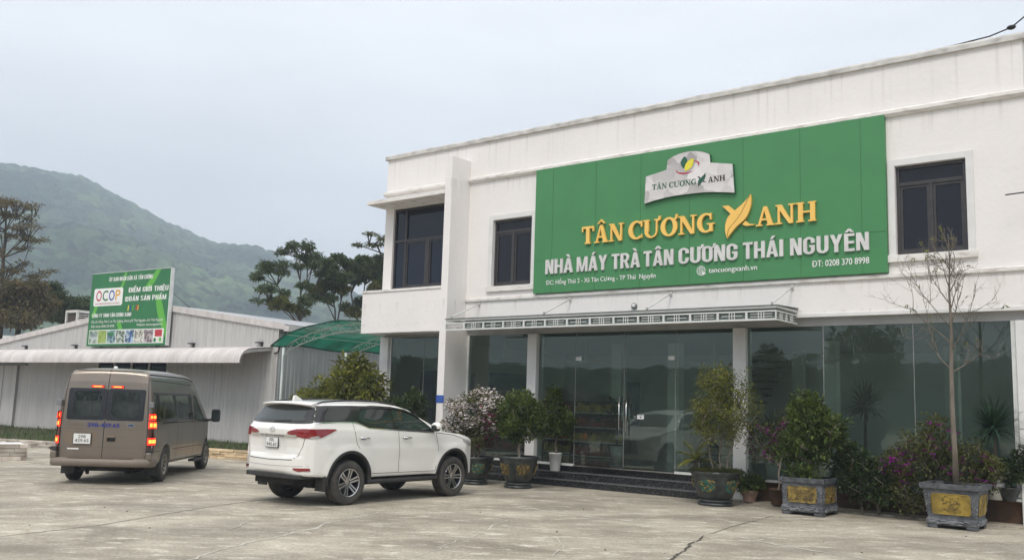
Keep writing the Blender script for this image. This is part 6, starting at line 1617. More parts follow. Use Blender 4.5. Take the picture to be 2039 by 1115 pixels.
m_ = MB(); m_.box(-.9, -.45, .26, 4.2, .45, .37); m_.tube([(0, -.8, .34), (0, .8, .34)], .05, 10); m_.sphere((0, 0, .33), .14, 12, 8); m_.tube([(-1.02, .28, .27), (-.3, .30, .30), (1, .35, .30)], .03, 8); m_.box(-.98, .24, .20, -.94, .30, .30)
m_.tube([(-.6, -.42, .28), (.2, -.42, .28)], .10, 12); m_.build('underbody', MT['well'], VAN)
m_ = MB(); m_.box(2.45, -1.0, .27, 3.2, -.85, .33); m_.build('side_step', MT['black_plastic'], VAN, bevel=.01)
m_ = MB(); m_.lathe([(.0, .05), (.03, .045), (.045, .0)], 12, (-.62, .0, 2.325)); m_.build('roof_light', MT['column'], VAN)
VK.patch('windscreen', [(-.72, 1.42), (.72, 1.42), (.62, 2.0), (-.62, 2.0)], 'F', MT['van_glass'], VAN, -.006, 0, .15)
# seats
MT['seat'] = mat('grey_seat_fabric', (.26, .25, .24), (.2, .19, .18), scale=8, rough=.9)
proto_s = None
def seat(x, y):
    g = MB(); P = catmull([(-.04, .98), (-.02, 1.50), (.0, 1.62), (.09, 1.62), (.12, 1.50), (.14, .98)], False, 4)
    g.prism(P, 'y', -.20, .20); g.box(-.02, -.21, .90, .46, .21, 1.0)
    return g.build('seat', MT['seat'], VAN, bevel=.02)
first = None
for x in (-.62, .25, 1.10, 1.95):
    for y in (-.62, -.18, .40) if x > -.5 else (-.60, -.2, .2, .60):
        if first is None: first = seat(0, 0); first.location = (x, y, .02)
        else:
            c = first.copy(); COL.objects.link(c); c.parent = VAN; c.location = (x, y, .02)
for y in (-.5, .5): c = first.copy(); COL.objects.link(c); c.parent = VAN; c.location = (2.75, y, .0)
# wheels
def van_wheel(x, sg):
    w = tyre_mesh(.360, .212, .215, 'wheel', MT['tyre'], VAN, (x, sg * .86, .360), sg)
    m = MB(); m.lathe([(.212, sg * .095), (.216, sg * .102), (.205, sg * .098), (.195, sg * .06), (.19, -sg * .08), (.21, -sg * .095)], 40, (0, 0, 0), 'y'); m.build('rim_barrel', MT['dull_alloy'], w)
    m = MB()
    for k in range(9):
        a = 2 * PI * k / 9; ca, sa = math.cos(a), math.sin(a); P = lambda r, o, y: (r * ca - o * sa, y, r * sa + o * ca)
        v = [P(.05, -.016, sg * .05), P(.05, .016, sg * .05), P(.203, .026, sg * .085), P(.203, -.026, sg * .085)]; v += [(p[0], p[1] - sg * .03, p[2]) for p in v]
        m.add(v, [(0, 1, 2, 3), (4, 7, 6, 5), (0, 4, 5, 1), (1, 5, 6, 2), (2, 6, 7, 3), (3, 7, 4, 0)])
    m.lathe([(0, sg * .062), (.05, sg * .062), (.062, sg * .045), (.062, sg * .0)], 24, (0, 0, 0), 'y'); m.build('rim', MT['dull_alloy'], w)
    m = MB(); m.lathe([(0, sg * .0), (.20, sg * -.005)], 30, (0, 0, 0), 'y'); m.build('brake_disc', MT['well'], w)
    if x > 1: w.rotation_euler = (0, 0, 0)
for x in (0, 3.75):
    for sg in (-1, 1): van_wheel(x, sg)
# ------------------------------------------------------------------ plants
def leaf_mat(name, c, island=.35, rough=.55, hue=.0, trans=.25):
    m, nt, b = nodes_of(name)
    g = N(nt, 'ShaderNodeNewGeometry'); hs = N(nt, 'ShaderNodeHueSaturation'); v = N(nt, 'ShaderNodeMapRange')
    v.inputs['To Min'].default_value = 1 - island; v.inputs['To Max'].default_value = 1 + island
    nt.links.new(g.outputs['Random Per Island'], v.inputs['Value']); nt.links.new(v.outputs[0], hs.inputs['Value'])
    tcn = N(nt, 'ShaderNodeTexCoord'); nzn = N(nt, 'ShaderNodeTexNoise'); nzn.inputs['Scale'].default_value = 2.5
    nt.links.new(tcn.outputs['Object'], nzn.inputs['Vector'])
    r = N(nt, 'ShaderNodeValToRGB'); r.color_ramp.elements[0].position = .35; r.color_ramp.elements[1].position = .65
    r.color_ramp.elements[0].color = c4([x * .7 for x in c]); r.color_ramp.elements[1].color = (c[0] * 1.5 + hue, c[1] * 1.25 + hue, c[2] * 1.1, 1)
    nt.links.new(nzn.outputs['Fac'], r.inputs[0]); nt.links.new(r.outputs[0], hs.inputs['Color']); nt.links.new(hs.outputs[0], b.inputs['Base Color'])
    b.inputs['Roughness'].default_value = rough; b.inputs['Specular IOR Level'].default_value = .4
    if trans:
        o = nt.nodes['Material Output']; t = N(nt, 'ShaderNodeBsdfTranslucent'); nt.links.new(hs.outputs[0], t.inputs[0])
        mx = N(nt, 'ShaderNodeMixShader'); mx.inputs[0].default_value = trans; nt.links.new(b.outputs[0], mx.inputs[1]); nt.links.new(t.outputs[0], mx.inputs[2]); nt.links.new(mx.outputs[0], o.inputs[0])
    return m
MT['leaf_dark'] = leaf_mat('dark_green_leaves', (.036, .070, .020))
MT['leaf_mid'] = leaf_mat('mid_green_leaves', (.068, .115, .028), hue=.01)
MT['leaf_olive'] = leaf_mat('olive_leaves', (.080, .100, .032), hue=.012)
MT['leaf_yellow'] = leaf_mat('yellow_green_leaves', (.135, .165, .035), hue=.02)
MT['leaf_far'] = leaf_mat('tree_leaves', (.085, .130, .055))
MT['leaf_far_y'] = leaf_mat('yellowish_tree_leaves', (.11, .13, .035), hue=.01)
MT['leaf_brown'] = leaf_mat('brownish_tree_leaves', (.14, .13, .07), hue=.008)
MT['leaf_palm'] = leaf_mat('dark_palm_leaves', (.022, .060, .032), rough=.4, trans=.1)
MT['bark'] = mat('grey_brown_bark', (.11, .09, .07), (.19, .165, .135), scale=9, rough=.9, bump=.006, stretch=(1, 1, .3))
MT['bark_dark'] = mat('dark_bark', (.045, .035, .028), (.08, .065, .05), scale=9, rough=.9, bump=.005, stretch=(1, 1, .3))
MT['bark_pale'] = mat('pale_bark', (.22, .18, .145), (.32, .27, .225), scale=12, rough=.9, bump=.004, stretch=(1, 1, .4))
MT['petal_white'] = mat('white_pink_petals', (.80, .74, .72), (.70, .60, .60), scale=3, rough=.6, island=.15)
MT['petal_purple'] = leaf_mat('purple_petals', (.235, .018, .28), .4, .6, 0, .3)
MT['petal_magenta'] = leaf_mat('magenta_petals', (.36, .02, .20), .4, .6, 0, .3)
MT['pot_soil'] = MT['soil']

def skeleton(trunk, targets, rnd, seg=.25, wob=.12, low=.2):
    """nodes as (pos,parent); each target is joined to the nearest suitable node below it"""
    nodes = [(Vector(p), i - 1) for i, p in enumerate(trunk)]; base = Vector(trunk[0]); tips = []
    order = sorted(targets, key=lambda t: (Vector(t) - Vector(trunk[-1])).length)
    for t in order:
        t = Vector(t); best = None; bd = 1e9
        for i, (p, _) in enumerate(nodes):
            if i == 0 and len(nodes) > 1: continue
            d = (t - p).length + max(0, p.z - t.z + low * seg) * 2.2
            if d < bd: bd, best = d, i
        p0 = nodes[best][0]; L_ = (t - p0).length; k = max(1, int(L_ / seg)); par = best
        sag = Vector((rnd.uniform(-1, 1), rnd.uniform(-1, 1), rnd.uniform(-1.2, .1))) * L_ * wob
        for j in range(1, k + 1):
            f = j / k; q = p0.lerp(t, f) + sag * math.sin(PI * f); nodes.append((q, par)); par = len(nodes) - 1
        tips.append(par)
    return nodes, tips
def wood(nodes, r_tip, r_base, mb, sides=5, flare=1.0):
    n = len(nodes); cnt = [0] * n
    ch = [0] * n
    for i in range(n - 1, -1, -1):
        if cnt[i] == 0: cnt[i] = 1
        if nodes[i][1] >= 0: cnt[nodes[i][1]] += cnt[i]
    mx = max(cnt); R_ = [r_tip + (r_base - r_tip) * (c / mx) ** .55 for c in cnt]
    for i, (p, par) in enumerate(nodes):
        if par < 0: continue
        mb.tube([nodes[par][0], p], [min(R_[par], R_[i] * 1.35), R_[i]], sides, False)
    return R_
def add_leaf(mb, p, d, up_, L, W, fold=.25, curl=.15):
    d = d.normalized(); s_ = d.cross(up_)
    if s_.length < 1e-3: s_ = d.orthogonal()
    s_.normalize(); nrm = s_.cross(d)
    m = p + d * L * .5
    mb.add([p, m + s_ * W * .5 + nrm * W * fold, p + d * L - nrm * L * curl, m - s_ * W * .5 + nrm * W * fold], [(0, 1, 2, 3)])
def rv(rnd): 
    while True:
        v = Vector((rnd.uniform(-1, 1), rnd.uniform(-1, 1), rnd.uniform(-1, 1)))
        if .05 < v.length < 1: return v
def foliage(mb, tips, n, spread, L, W, rnd, flat=1.0, upb=.4, droop=0.0, outward=None, jl=.4):
    for t in tips:
        for _ in range(n):
            v = rv(rnd); o = Vector((v.x, v.y, v.z * flat)) * spread; p = Vector(t) + o
            d = o.normalized() * .8 + rv(rnd) * .7 + Vector((0, 0, upb - droop))
            if outward is not None: d += (p - outward).normalized() * .5
            k = 1 + rnd.uniform(-jl, jl); add_leaf(mb, p, d, Vector((0, 0, 1)) + rv(rnd) * .5, L * k, W * k)
def ell(rnd, c, r, n, shell_=.35):
    out_p = []
    for _ in range(n):
        v = rv(rnd).normalized() * (shell_ + (1 - shell_) * rnd.random() ** .5); out_p.append((c[0] + v.x * r[0], c[1] + v.y * r[1], c[2] + v.z * r[2]))
    return out_p
def FW(s, n, z): return tuple(fw(s, n, z))
PLANT_GROUP = 'potted plants along the glass front'

def plant(name, label, cat, trunks, clumps, leaf, seed, L=.06, W=.03, per=26, spread=.13, r=(.004, .03), bark='bark', flat=1.0, droop=0.0, extra=None, group=None, seg=.16, flowers=None, wob=.12, tips_n=None, upb=.3):
    """clumps = [((s,n,z),(rs,rn,rz),count)] in facade coordinates, every clump a set of twig ends"""
    rnd = random.Random(seed); base = Vector(trunks[0][0]); root = empty(name, tuple(base), 0, label, cat, group)
    T = []
    for c, rr, k in clumps:
        a = Vector(FW(*c)); T += ell(rnd, a, rr, k)
    T = [tuple(Vector(t) - base) for t in T]
    tr = [[tuple(Vector(p) - base) for p in t] for t in trunks]
    mbw = MB(); tips = []
    for i, t in enumerate(tr):
        sub = T[i::len(tr)]; nodes, tp = skeleton(t, sub, rnd, seg, wob); wood(nodes, r[0], r[1], mbw); tips += [nodes[k][0] for k in tp]
        tips += [nodes[k][0] for k in range(len(t), len(nodes), 3)]
    mbw.build('stem', MT[bark], root, fix=False)
    mb = MB(); foliage(mb, tips, int(per * 1.7), spread * 1.12, L * 1.05, W * 1.15, rnd, flat, upb, droop); mb.build('foliage', MT[leaf], root, fix=False)
    if flowers:
        for (nm, mt, sel, k, sz, sp) in flowers:
            m = MB()
            for t in tips:
                g = Vector(t) + base
                if not sel(g, rnd): continue
                for _ in range(k):
                    c = Vector(t) + rv(rnd) * sp
                    for q in range(5):
                        a = 2 * PI * q / 5 + rnd.random(); d = Vector((math.cos(a), math.sin(a), rnd.uniform(-.2, .8))); add_leaf(m, c, d, rv(rnd), sz, sz * .75, .1, 0)
            m.build(nm, MT[mt], root, fix=False)
    return root

# ---- pots
MT['pot_dark'] = mat('dark_glazed_pot', (.012, .015, .015), (.045, .052, .050), scale=6, rough=.4, bump=.004)
MT['pot_green'] = mat('green_relief_glaze', (.012, .05, .042), (.03, .15, .11), scale=12, rough=.35, bump=.01)
MT['pot_gold'] = mat('gold_relief', (.10, .07, .025), (.34, .24, .06), scale=14, rough=.4, metal=.2, bump=.012)
MT['pot_brown'] = mat('dark_brown_glaze', (.05, .035, .015), (.13, .09, .03), scale=16, rough=.45, bump=.01)
MT['pot_gold_bright'] = mat('bright_gold_panel', (.40, .28, .05), (.20, .14, .03), scale=5, rough=.38, metal=.15, bump=.01)
MT['planter_grey'] = mat('blue_grey_concrete_planter', (.040, .044, .052), (.115, .122, .132), scale=9, rough=.55, bump=.008)
MT['planter_light'] = mat('planter_relief_highlight', (.16, .17, .185), (.26, .27, .28), scale=10, rough=.6)  # carved highlights put into a lighter grey than the body
MT['pot_white'] = mat('white_ceramic_pot', (.70, .69, .66), rough=.3)
MT['pot_pink'] = mat('pinkish_terracotta', (.42, .28, .24), (.34, .22, .18), scale=6, rough=.7)
def relief_squiggle(mb, put, w, h, n, rnd, r):
    """a loose scroll of short raised strokes, like worn dragon and cloud relief"""
    for k in range(n):
        a = rnd.uniform(-.42, .42) * w; b = rnd.uniform(-.38, .38) * h; t = rnd.uniform(0, 2 * PI); L_ = rnd.uniform(.08, .2) * w; c = rnd.uniform(-2.4, 2.4); pts = []
        for i in range(6):
            pts.append(put(max(-.47 * w, min(.47 * w, a)), max(-.45 * h, min(.45 * h, b)))); a += math.cos(t) * L_ / 5; b += math.sin(t) * L_ / 5; t += c / 5
        mb.tube(pts, [r * .5, r, r, r, r * .8, r * .3], 5)
def round_pot(label, c, rim, h, seed, face_az, medal, group='dragon relief pots', foot=.62):
    root = empty('flower_pot', tuple(c), 0, label, 'pot', group); R_ = rim
    pr = [(R_ * .52, .10 * h / .65), (R_ * .60, .14 * h / .65), (R_ * .66, .17 * h / .65), (R_ * .78, .30 * h / .65), (R_ * .88, .42 * h / .65), (R_ * .93, .54 * h / .65), (R_ * .94, .58 * h / .65), (R_ * 1.0, .60 * h / .65), (R_ * 1.0, h), (R_ * .90, h), (R_ * .88, h - .07), (0, h - .07)]
    m = MB(); m.lathe(pr, 40); m.build('pot_body', MT['pot_dark'], root)
    m = MB(); m.lathe([(0, .0), (R_ * .66, .0), (R_ * .70, .02), (R_ * .70, .045), (R_ * .60, .06), (R_ * .62, .075), (R_ * .68, .085), (R_ * .66, .11), (R_ * .5, .125), (0, .125)], 36); m.build('pot_stand', MT['pot_dark'], root)
    m = MB(); m.lathe([(0, h - .062), (R_ * .885, h - .062)], 30); m.build('soil', MT['pot_soil'], root, fix=False)
    rnd = random.Random(seed)
    def surf(t, z, o=.004):
        r_ = np.interp(z, [p[1] for p in pr[:8]], [p[0] for p in pr[:8]]) + o; return (r_ * math.cos(t), r_ * math.sin(t), z)
    for j in range(5):
        ta = face_az + j * 2 * PI / 5; zc = .385 * h / .65; w = .30 * R_ / .45; hh = .20 * h / .65
        m = MB(); vs = []; nn = 9
        vs = [surf(ta, zc, .007)] + [surf(ta + w * math.cos(2 * PI * k / 24) / R_ * .62, zc + hh * .62 * math.sin(2 * PI * k / 24), .006) for k in range(24)]
        # medallion disc follows the wall of the pot
        rows = 6; vs = [surf(ta, zc, .007)]
        for i in range(1, rows + 1): vs += [surf(ta + w * i / rows * math.cos(2 * PI * k / 24) / R_ * .62, zc + hh * .62 * i / rows * math.sin(2 * PI * k / 24), .006) for k in range(24)]
        m.add(vs, [(0, 1 + k, 1 + (k + 1) % 24) for k in range(24)] + [(1 + i * 24 + k, 1 + i * 24 + (k + 1) % 24, 1 + (i + 1) * 24 + (k + 1) % 24, 1 + (i + 1) * 24 + k) for i in range(rows - 1) for k in range(24)], True)
        md = m.build('medallion', MT[medal], root)
        m = MB(); relief_squiggle(m, lambda a, b: surf(ta + a / R_ * .95, zc + b, .010), w * 1.35, hh * 1.25, 24, rnd, .011); m.build('dragon_relief', MT['pot_gold'], md)
    return root
round_pot('green and black relief pot with pink and white flowers, partly behind the white SUV', fw(-.34, 1.70), .44, .63, 1, FAC_A - PI / 2 - .35, 'pot_green')
round_pot('black and gold relief pot holding the round bushy tree beside the steps', fw(.83, 1.58), .455, .70, 2, FAC_A - PI / 2 - .30, 'pot_brown')
round_pot('dark relief pot with green medallions and moss at the right end of the steps', fw(5.43, 1.17), .50, .66, 3, FAC_A - PI / 2 + .05, 'pot_green')
def box_planter(label, s0, s1, n0, n1, h, seed, gold, flare_):
    c = fw((s0 + s1) / 2, (n0 + n1) / 2); root = empty('planter', tuple(c), FAC_A, label, 'planter', 'footed box planters'); W2, D2 = (s1 - s0) / 2, (n1 - n0) / 2; rnd = random.Random(seed)
    def ring(z, k): return [(-W2 * k, -D2 * k, z), (W2 * k, -D2 * k, z), (W2 * k, D2 * k, z), (-W2 * k, D2 * k, z)]
    lv = [(.055, .92 - flare_), (.07, .95 - flare_), (.155, .95 - flare_), (.175, .90 - flare_), (h - .10, .93), (h - .085, 1.02), (h, 1.04), (h, .90), (h - .07, .88)]
    m = MB(); vs = []
    for z, k in lv: vs += ring(z, k)
    m.add(vs, [(4 * i + j, 4 * i + (j + 1) % 4, 4 * i + 4 + (j + 1) % 4, 4 * i + 4 + j) for i in range(len(lv) - 1) for j in range(4)] + [(3, 2, 1, 0), (32, 33, 34, 35)]); m.build('planter_body', MT['planter_grey'], root, bevel=.006)
    for sx in (-1, 1):
        for sy in (-1, 1):
            m = MB(); k = .93 - flare_; x, y = sx * W2 * k, sy * D2 * k; m.prism([(x, y), (x - sx * .17, y), (x - sx * .13, y - sy * .05), (x - sx * .05, y - sy * .13), (x, y - sy * .17)], 'z', .0, .068); m.build('foot', MT['planter_grey'], root, bevel=.02)
    m = MB(); m.add(ring(h - .062, .89), [(0, 1, 2, 3)]); m.build('soil', MT['pot_soil'], root, fix=False)
    def wall(side, a, z, o):
        k = np.interp(z, [.175, h - .10], [.90 - flare_, .93])
        return {'f': (a, -D2 * k - o, z), 'r': (W2 * k + o, a, z), 'l': (-W2 * k - o, -a, z)}[side]
    zc = (.175 + h - .10) / 2; hh = (h - .275) * .72
    for side, w in (('f', W2 * 1.30), ('r', D2 * 1.2), ('l', D2 * 1.2)):
        P = [(-w / 2, -hh / 2 + .03), (-w / 2 + .03, -hh / 2), (w / 2 - .03, -hh / 2), (w / 2, -hh / 2 + .03), (w / 2, hh / 2 - .03), (w / 2 - .03, hh / 2), (-w / 2 + .03, hh / 2), (-w / 2, hh / 2 - .03)]
        m = MB(); m.add([wall(side, a, zc + b, .006) for a, b in P], [tuple(range(8))]); pn = m.build('relief_panel', MT[gold], root)
        m = MB(); Q = [wall(side, a, zc + b, .008) for a, b in P]; m.tube(Q + [Q[0]], .008, 5); m.build('panel_border', MT[gold], pn)
        m = MB(); relief_squiggle(m, lambda a, b: wall(side, a, zc + b, .008), w * (.55 if gold == 'pot_gold_bright' else .95), hh * .9, 46, rnd, .010); m.build('relief', MT['pot_gold'], pn)
        m = MB()
        for sx in (-1, 1): relief_squiggle(m, lambda a, b: wall(side, sx * (w / 2 + (W2 * .9 - w / 2) * .5) + a, zc + b, .004), .10, hh * 1.1, 22, rnd, .009)
        relief_squiggle(m, lambda a, b: wall(side, a, .112 + b * .5, .014 + W2 * .03), w * 1.35, .13, 30, rnd, .010); m.build('scroll_relief', MT['planter_light'], root)
    return root
box_planter('smaller grey box planter with dull gold relief, holding the dense leafy shrub', 6.88, 7.70, .66, 1.52, .67, 5, 'pot_gold', .0)
box_planter('larger grey box planter with bright gold panel, holding the tall bare tree', 9.33, 10.26, .58, 1.45, .74, 6, 'pot_gold_bright', .10)

def small_pot(name, label, c, r0_, r1_, h, mt, group=None, sides=28, parent=None):
    root = empty(name, tuple(c), 0, label, 'pot', group); m = MB(); m.lathe([(0, 0), (r0_, 0), (r0_ + .005, .01), (r1_, h - .02), (r1_ + .008, h - .018), (r1_ + .008, h), (r1_ - .014, h), (r1_ - .02, h - .05), (0, h - .05)], sides); m.build('pot_body', MT[mt], root)
    m = MB(); m.lathe([(0, h - .045), (r1_ - .02, h - .045)], 20); m.build('soil', MT['pot_soil'], root, fix=False); return root
small_pot('flower_pot', 'tall plain white pot on the steps behind the bushy tree', fw(.74, .02, .309), .11, .155, .42, 'pot_white')
small_pot('flower_pot', 'small pinkish bowl pot on the paving right of the dark relief pot', fw(5.72, .22, .036), .11, .18, .22, 'pot_pink')
small_pot('flower_pot', 'small dark bonsai pot on the sill at the right edge', fw(10.42, -.02, .43), .10, .20, .24, 'pot_dark')
small_pot('flower_pot', 'low terracotta pot behind the box planter with the leafy shrub', fw(6.35, .28, .036), .12, .17, .30, 'plinth')

# ---- the plants outdoors
G = 1.0
def tr(s, n, z0_, z1_, ds=0, dn=0, k=4): return [FW(s + ds * i / k + .02 * math.sin(i * 2.1), n + dn * i / k, z0_ + (z1_ - z0_) * i / k) for i in range(k + 1)]
wh = lambda z0_: (lambda g, r: g.z > z0_ and r.random() < .85)
plant('bougainvillea', 'white and pink flowering bougainvillea in the green relief pot by the fin', 'shrub',
      [tr(-.38, 1.7, .56, 1.15, -.1, .0), tr(-.30, 1.66, .56, 1.2, .12, 0), tr(-.34, 1.74, .56, 1.25, .0, 0)],
      [((-.35, 1.7, 1.02), (.50, .45, .22), 26), ((-.55, 1.7, 1.62), (.55, .5, .36), 46), ((.02, 1.6, 1.62), (.45, .45, .40), 40), ((-.95, 1.7, 1.35), (.25, .3, .30), 16), ((-.15, 1.7, 1.95), (.35, .3, .18), 14), ((-.60, 1.7, 1.15), (.35, .3, .2), 10)], 'leaf_olive', 11,
      L=.05, W=.028, per=26, spread=.12, bark='bark',
      flowers=[('white_flowers', 'petal_white', lambda g, r: g.z > 1.22 and r.random() < .85, 16, .040, .17), ('pink_flowers', 'petal_magenta', lambda g, r: g.z < 1.75 and (Vector((g.x, g.y)) - Vector(fw(.2, 1.5)[:2])).length < .50 and r.random() < .8, 9, .034, .10)])
plant('potted_tree', 'round bushy dark green tree in the black and gold pot beside the steps', 'tree', [tr(.83, 1.58, .62, 1.05, .03, 0)],
      [((.83, 1.58, 1.62), (.50, .50, .50), 120), ((1.1, 1.5, 1.40), (.30, .3, .34), 30), ((.60, 1.6, 1.30), (.30, .3, .3), 30)], 'leaf_mid', 12, L=.065, W=.036, per=24, spread=.11, bark='bark_pale', r=(.004, .035))
plant('camellia', 'upright camellia with a few white blooms in the tall white pot', 'shrub', [tr(.74, .02, .68, 1.1, .02, 0)],
      [((.80, .02, 1.55), (.33, .3, .42), 60), ((.66, .05, 2.02), (.12, .12, .26), 12), ((1.02, .05, 1.35), (.22, .2, .3), 20)], 'leaf_mid', 13, L=.07, W=.035, per=20, spread=.10,
      flowers=[('blooms', 'petal_white', lambda g, r: r.random() < .05, 1, .04, .05)])
plant('tall_shrub', 'tall airy yellow green shrub in the dark pot at the end of the steps', 'shrub', [tr(5.50, 1.17, .58, 1.3, .05, 0), tr(5.40, 1.2, .58, 1.2, -.12, 0), tr(5.58, 1.1, .58, 1.2, .18, 0)],
      [((5.52, 1.15, 1.75), (.52, .45, .60), 90), ((5.45, 1.15, 2.40), (.33, .3, .33), 38), ((5.98, 1.15, 1.85), (.32, .3, .42), 30), ((5.10, 1.15, 1.75), (.26, .3, .45), 24), ((5.95, 1.1, 2.35), (.16, .15, .25), 8)], 'leaf_yellow', 14,
      L=.042, W=.020, per=22, spread=.13, seg=.14, wob=.1, r=(.003, .016), bark='bark')
plant('leafy_shrub', 'dense broad leaved shrub in the smaller grey box planter', 'shrub', [tr(7.30, 1.1, .6, .95, .02, 0)],
      [((7.28, 1.1, 1.45), (.46, .42, .48), 90), ((7.22, 1.1, 1.95), (.24, .24, .25), 26), ((7.72, 1.05, 1.55), (.22, .22, .38), 20), ((6.95, 1.1, 1.15), (.24, .24, .26), 18)], 'leaf_mid', 15, L=.10, W=.042, per=20, spread=.12, r=(.005, .045), bark='bark_pale')
plant('low_ferns', 'small green plants around the trunk in the smaller box planter', 'plant', [tr(7.05, 1.2, .6, .66)], [((7.28, 1.25, .74), (.34, .25, .07), 26)], 'leaf_mid', 16, L=.12, W=.022, per=14, spread=.07, r=(.002, .004))
plant('flowering_shrub', 'thin purple flowering shrub behind the dark pot and the pink bowl', 'shrub', [tr(6.35, .28, .26, .95, .06, 0)],
      [((6.15, .3, 1.25), (.50, .22, .42), 46), ((6.55, .3, 1.45), (.36, .2, .36), 26)], 'leaf_olive', 17, L=.055, W=.024, per=12, spread=.12, bark='bark_pale', r=(.003, .02),
      flowers=[('purple_flowers', 'petal_purple', lambda g, r: r.random() < .45, 3, .045, .10)])
plant('green_bush', 'low spreading green bush between the two box planters', 'shrub', [tr(8.0, .35, .03, .3), tr(8.3, .35, .03, .3)],
      [((8.0, .42, .72), (.50, .28, .42), 60), ((8.42, .42, .62), (.40, .25, .38), 40), ((7.75, .5, .95), (.28, .25, .3), 20)], 'leaf_dark', 18, L=.085, W=.034, per=18, spread=.12)
plant('glory_bush', 'wide bush with scattered purple flowers behind the bare potted tree', 'shrub', [tr(8.9, .30, .03, .4), tr(9.4, .30, .03, .45), tr(9.85, .30, .03, .4)],
      [((8.95, .40, 1.00), (.42, .28, .50), 50), ((9.35, .40, 1.25), (.42, .28, .58), 66), ((9.85, .40, 1.0), (.46, .28, .50), 54), ((8.62, .42, .85), (.22, .22, .42), 22), ((10.2, .4, .9), (.26, .22, .35), 22), ((9.1, .45, .45), (.6, .2, .25), 26)], 'leaf_olive', 19,
      L=.062, W=.024, per=18, spread=.12, bark='bark',
      flowers=[('purple_flowers', 'petal_purple', lambda g, r: r.random() < (.62 if (Vector((g.x, g.y)) - Vector(fw(8.75, .4)[:2])).length < .32 and .8 < g.z < 1.4 else .20), 3, .058, .10)])
plant('bonsai', 'small leafy bonsai in the dark pot on the sill at the right edge', 'plant', [tr(10.42, -.02, .60, .85)], [((10.42, 0, .95), (.30, .25, .20), 34), ((10.75, 0, 1.15), (.25, .2, .25), 16)], 'leaf_dark', 20, L=.07, W=.035, per=16, spread=.09)
plant('bedding_plant', 'spreading green plant in the small pinkish bowl', 'plant', [tr(5.72, .22, .21, .28)], [((5.72, .22, .40), (.28, .22, .13), 26)], 'leaf_mid', 21, L=.10, W=.04, per=12, spread=.07, r=(.002, .006))
# moss over the rim of the dark pot
rnd = random.Random(2); m_ = MB(); c0 = fw(5.43, 1.17, .62)
for k in range(5200):
    a = rnd.uniform(0, 2 * PI); r_ = .50 * rnd.random() ** .45; h = .05 + .10 * abs(noise.noise(Vector((math.cos(a) * r_ * 5, math.sin(a) * r_ * 5, 2)))); p = Vector((c0.x + r_ * math.cos(a), c0.y + r_ * math.sin(a), .62 + rnd.random() * h))
    add_leaf(m_, p, Vector((math.cos(a) * r_ * 1.5, math.sin(a) * r_ * 1.5, .5)) + rv(rnd) * .6, Vector((0, 0, 1)), .04, .012)
tag(m_.build('moss', MT['leaf_olive'], fix=False), 'olive green moss spilling over the rim of the dark pot', 'moss', kind='stuff')
def fronds(root, c, n, L, w, rnd, el=(.2, 1.2), mt='leaf_palm', leaflets=True, trunk=0.0, rt=.05, seg=9, lw=.012):
    """rosette of arching fronds; each frond a rib with fine leaflets"""
    if trunk: m = MB(); m.tube([(0, 0, c[2]), (0, 0, c[2] + trunk)], [rt * 1.1, rt], 10); m.build('trunk', MT['bark_dark'], root)
    z0_ = c[2] + trunk; m = MB()
    for k in range(n):
        az = 2 * PI * k / n * 2.4 + rnd.uniform(-.2, .2); e0 = rnd.uniform(*el); ll = L * rnd.uniform(.8, 1.1); p = Vector((0, 0, z0_)); d = Vector((math.cos(az) * math.cos(e0), math.sin(az) * math.cos(e0), math.sin(e0))); pts = [p.copy()]
        for i in range(seg): d = (d + Vector((0, 0, -.10 - .05 * (1.2 - e0)))).normalized(); p = p + d * ll / seg; pts.append(p.copy())
        m.tube(pts, [lw * .5] * (seg + 1), 4, False)
        for i in range(1, seg + 1):
            q = pts[i]; dd = (pts[i] - pts[i - 1]).normalized(); s_ = dd.cross(Vector((0, 0, 1))).normalized(); wl = w * math.sin(PI * min(1, (i + .6) / (seg + 1.2))) 
            if leaflets:
                for j in range(3):
                    b = pts[i - 1].lerp(q, j / 3)
                    for sg in (1, -1): add_leaf(m, b, s_ * sg + dd * .55 + Vector((0, 0, .25)), Vector((0, 0, 1)), wl, lw * 1.6, .1, .15)
    m.build('fronds', MT[mt], root, fix=False)
rt_ = empty('cycad', tuple(fw(5.05, 1.28)), 0, 'small cycad with arching fronds in the dark pot with moss', 'plant'); fronds(rt_, (0, 0, .62), 15, .52, .13, random.Random(4), (.3, 1.35), 'leaf_yellow', True, .22, .04)
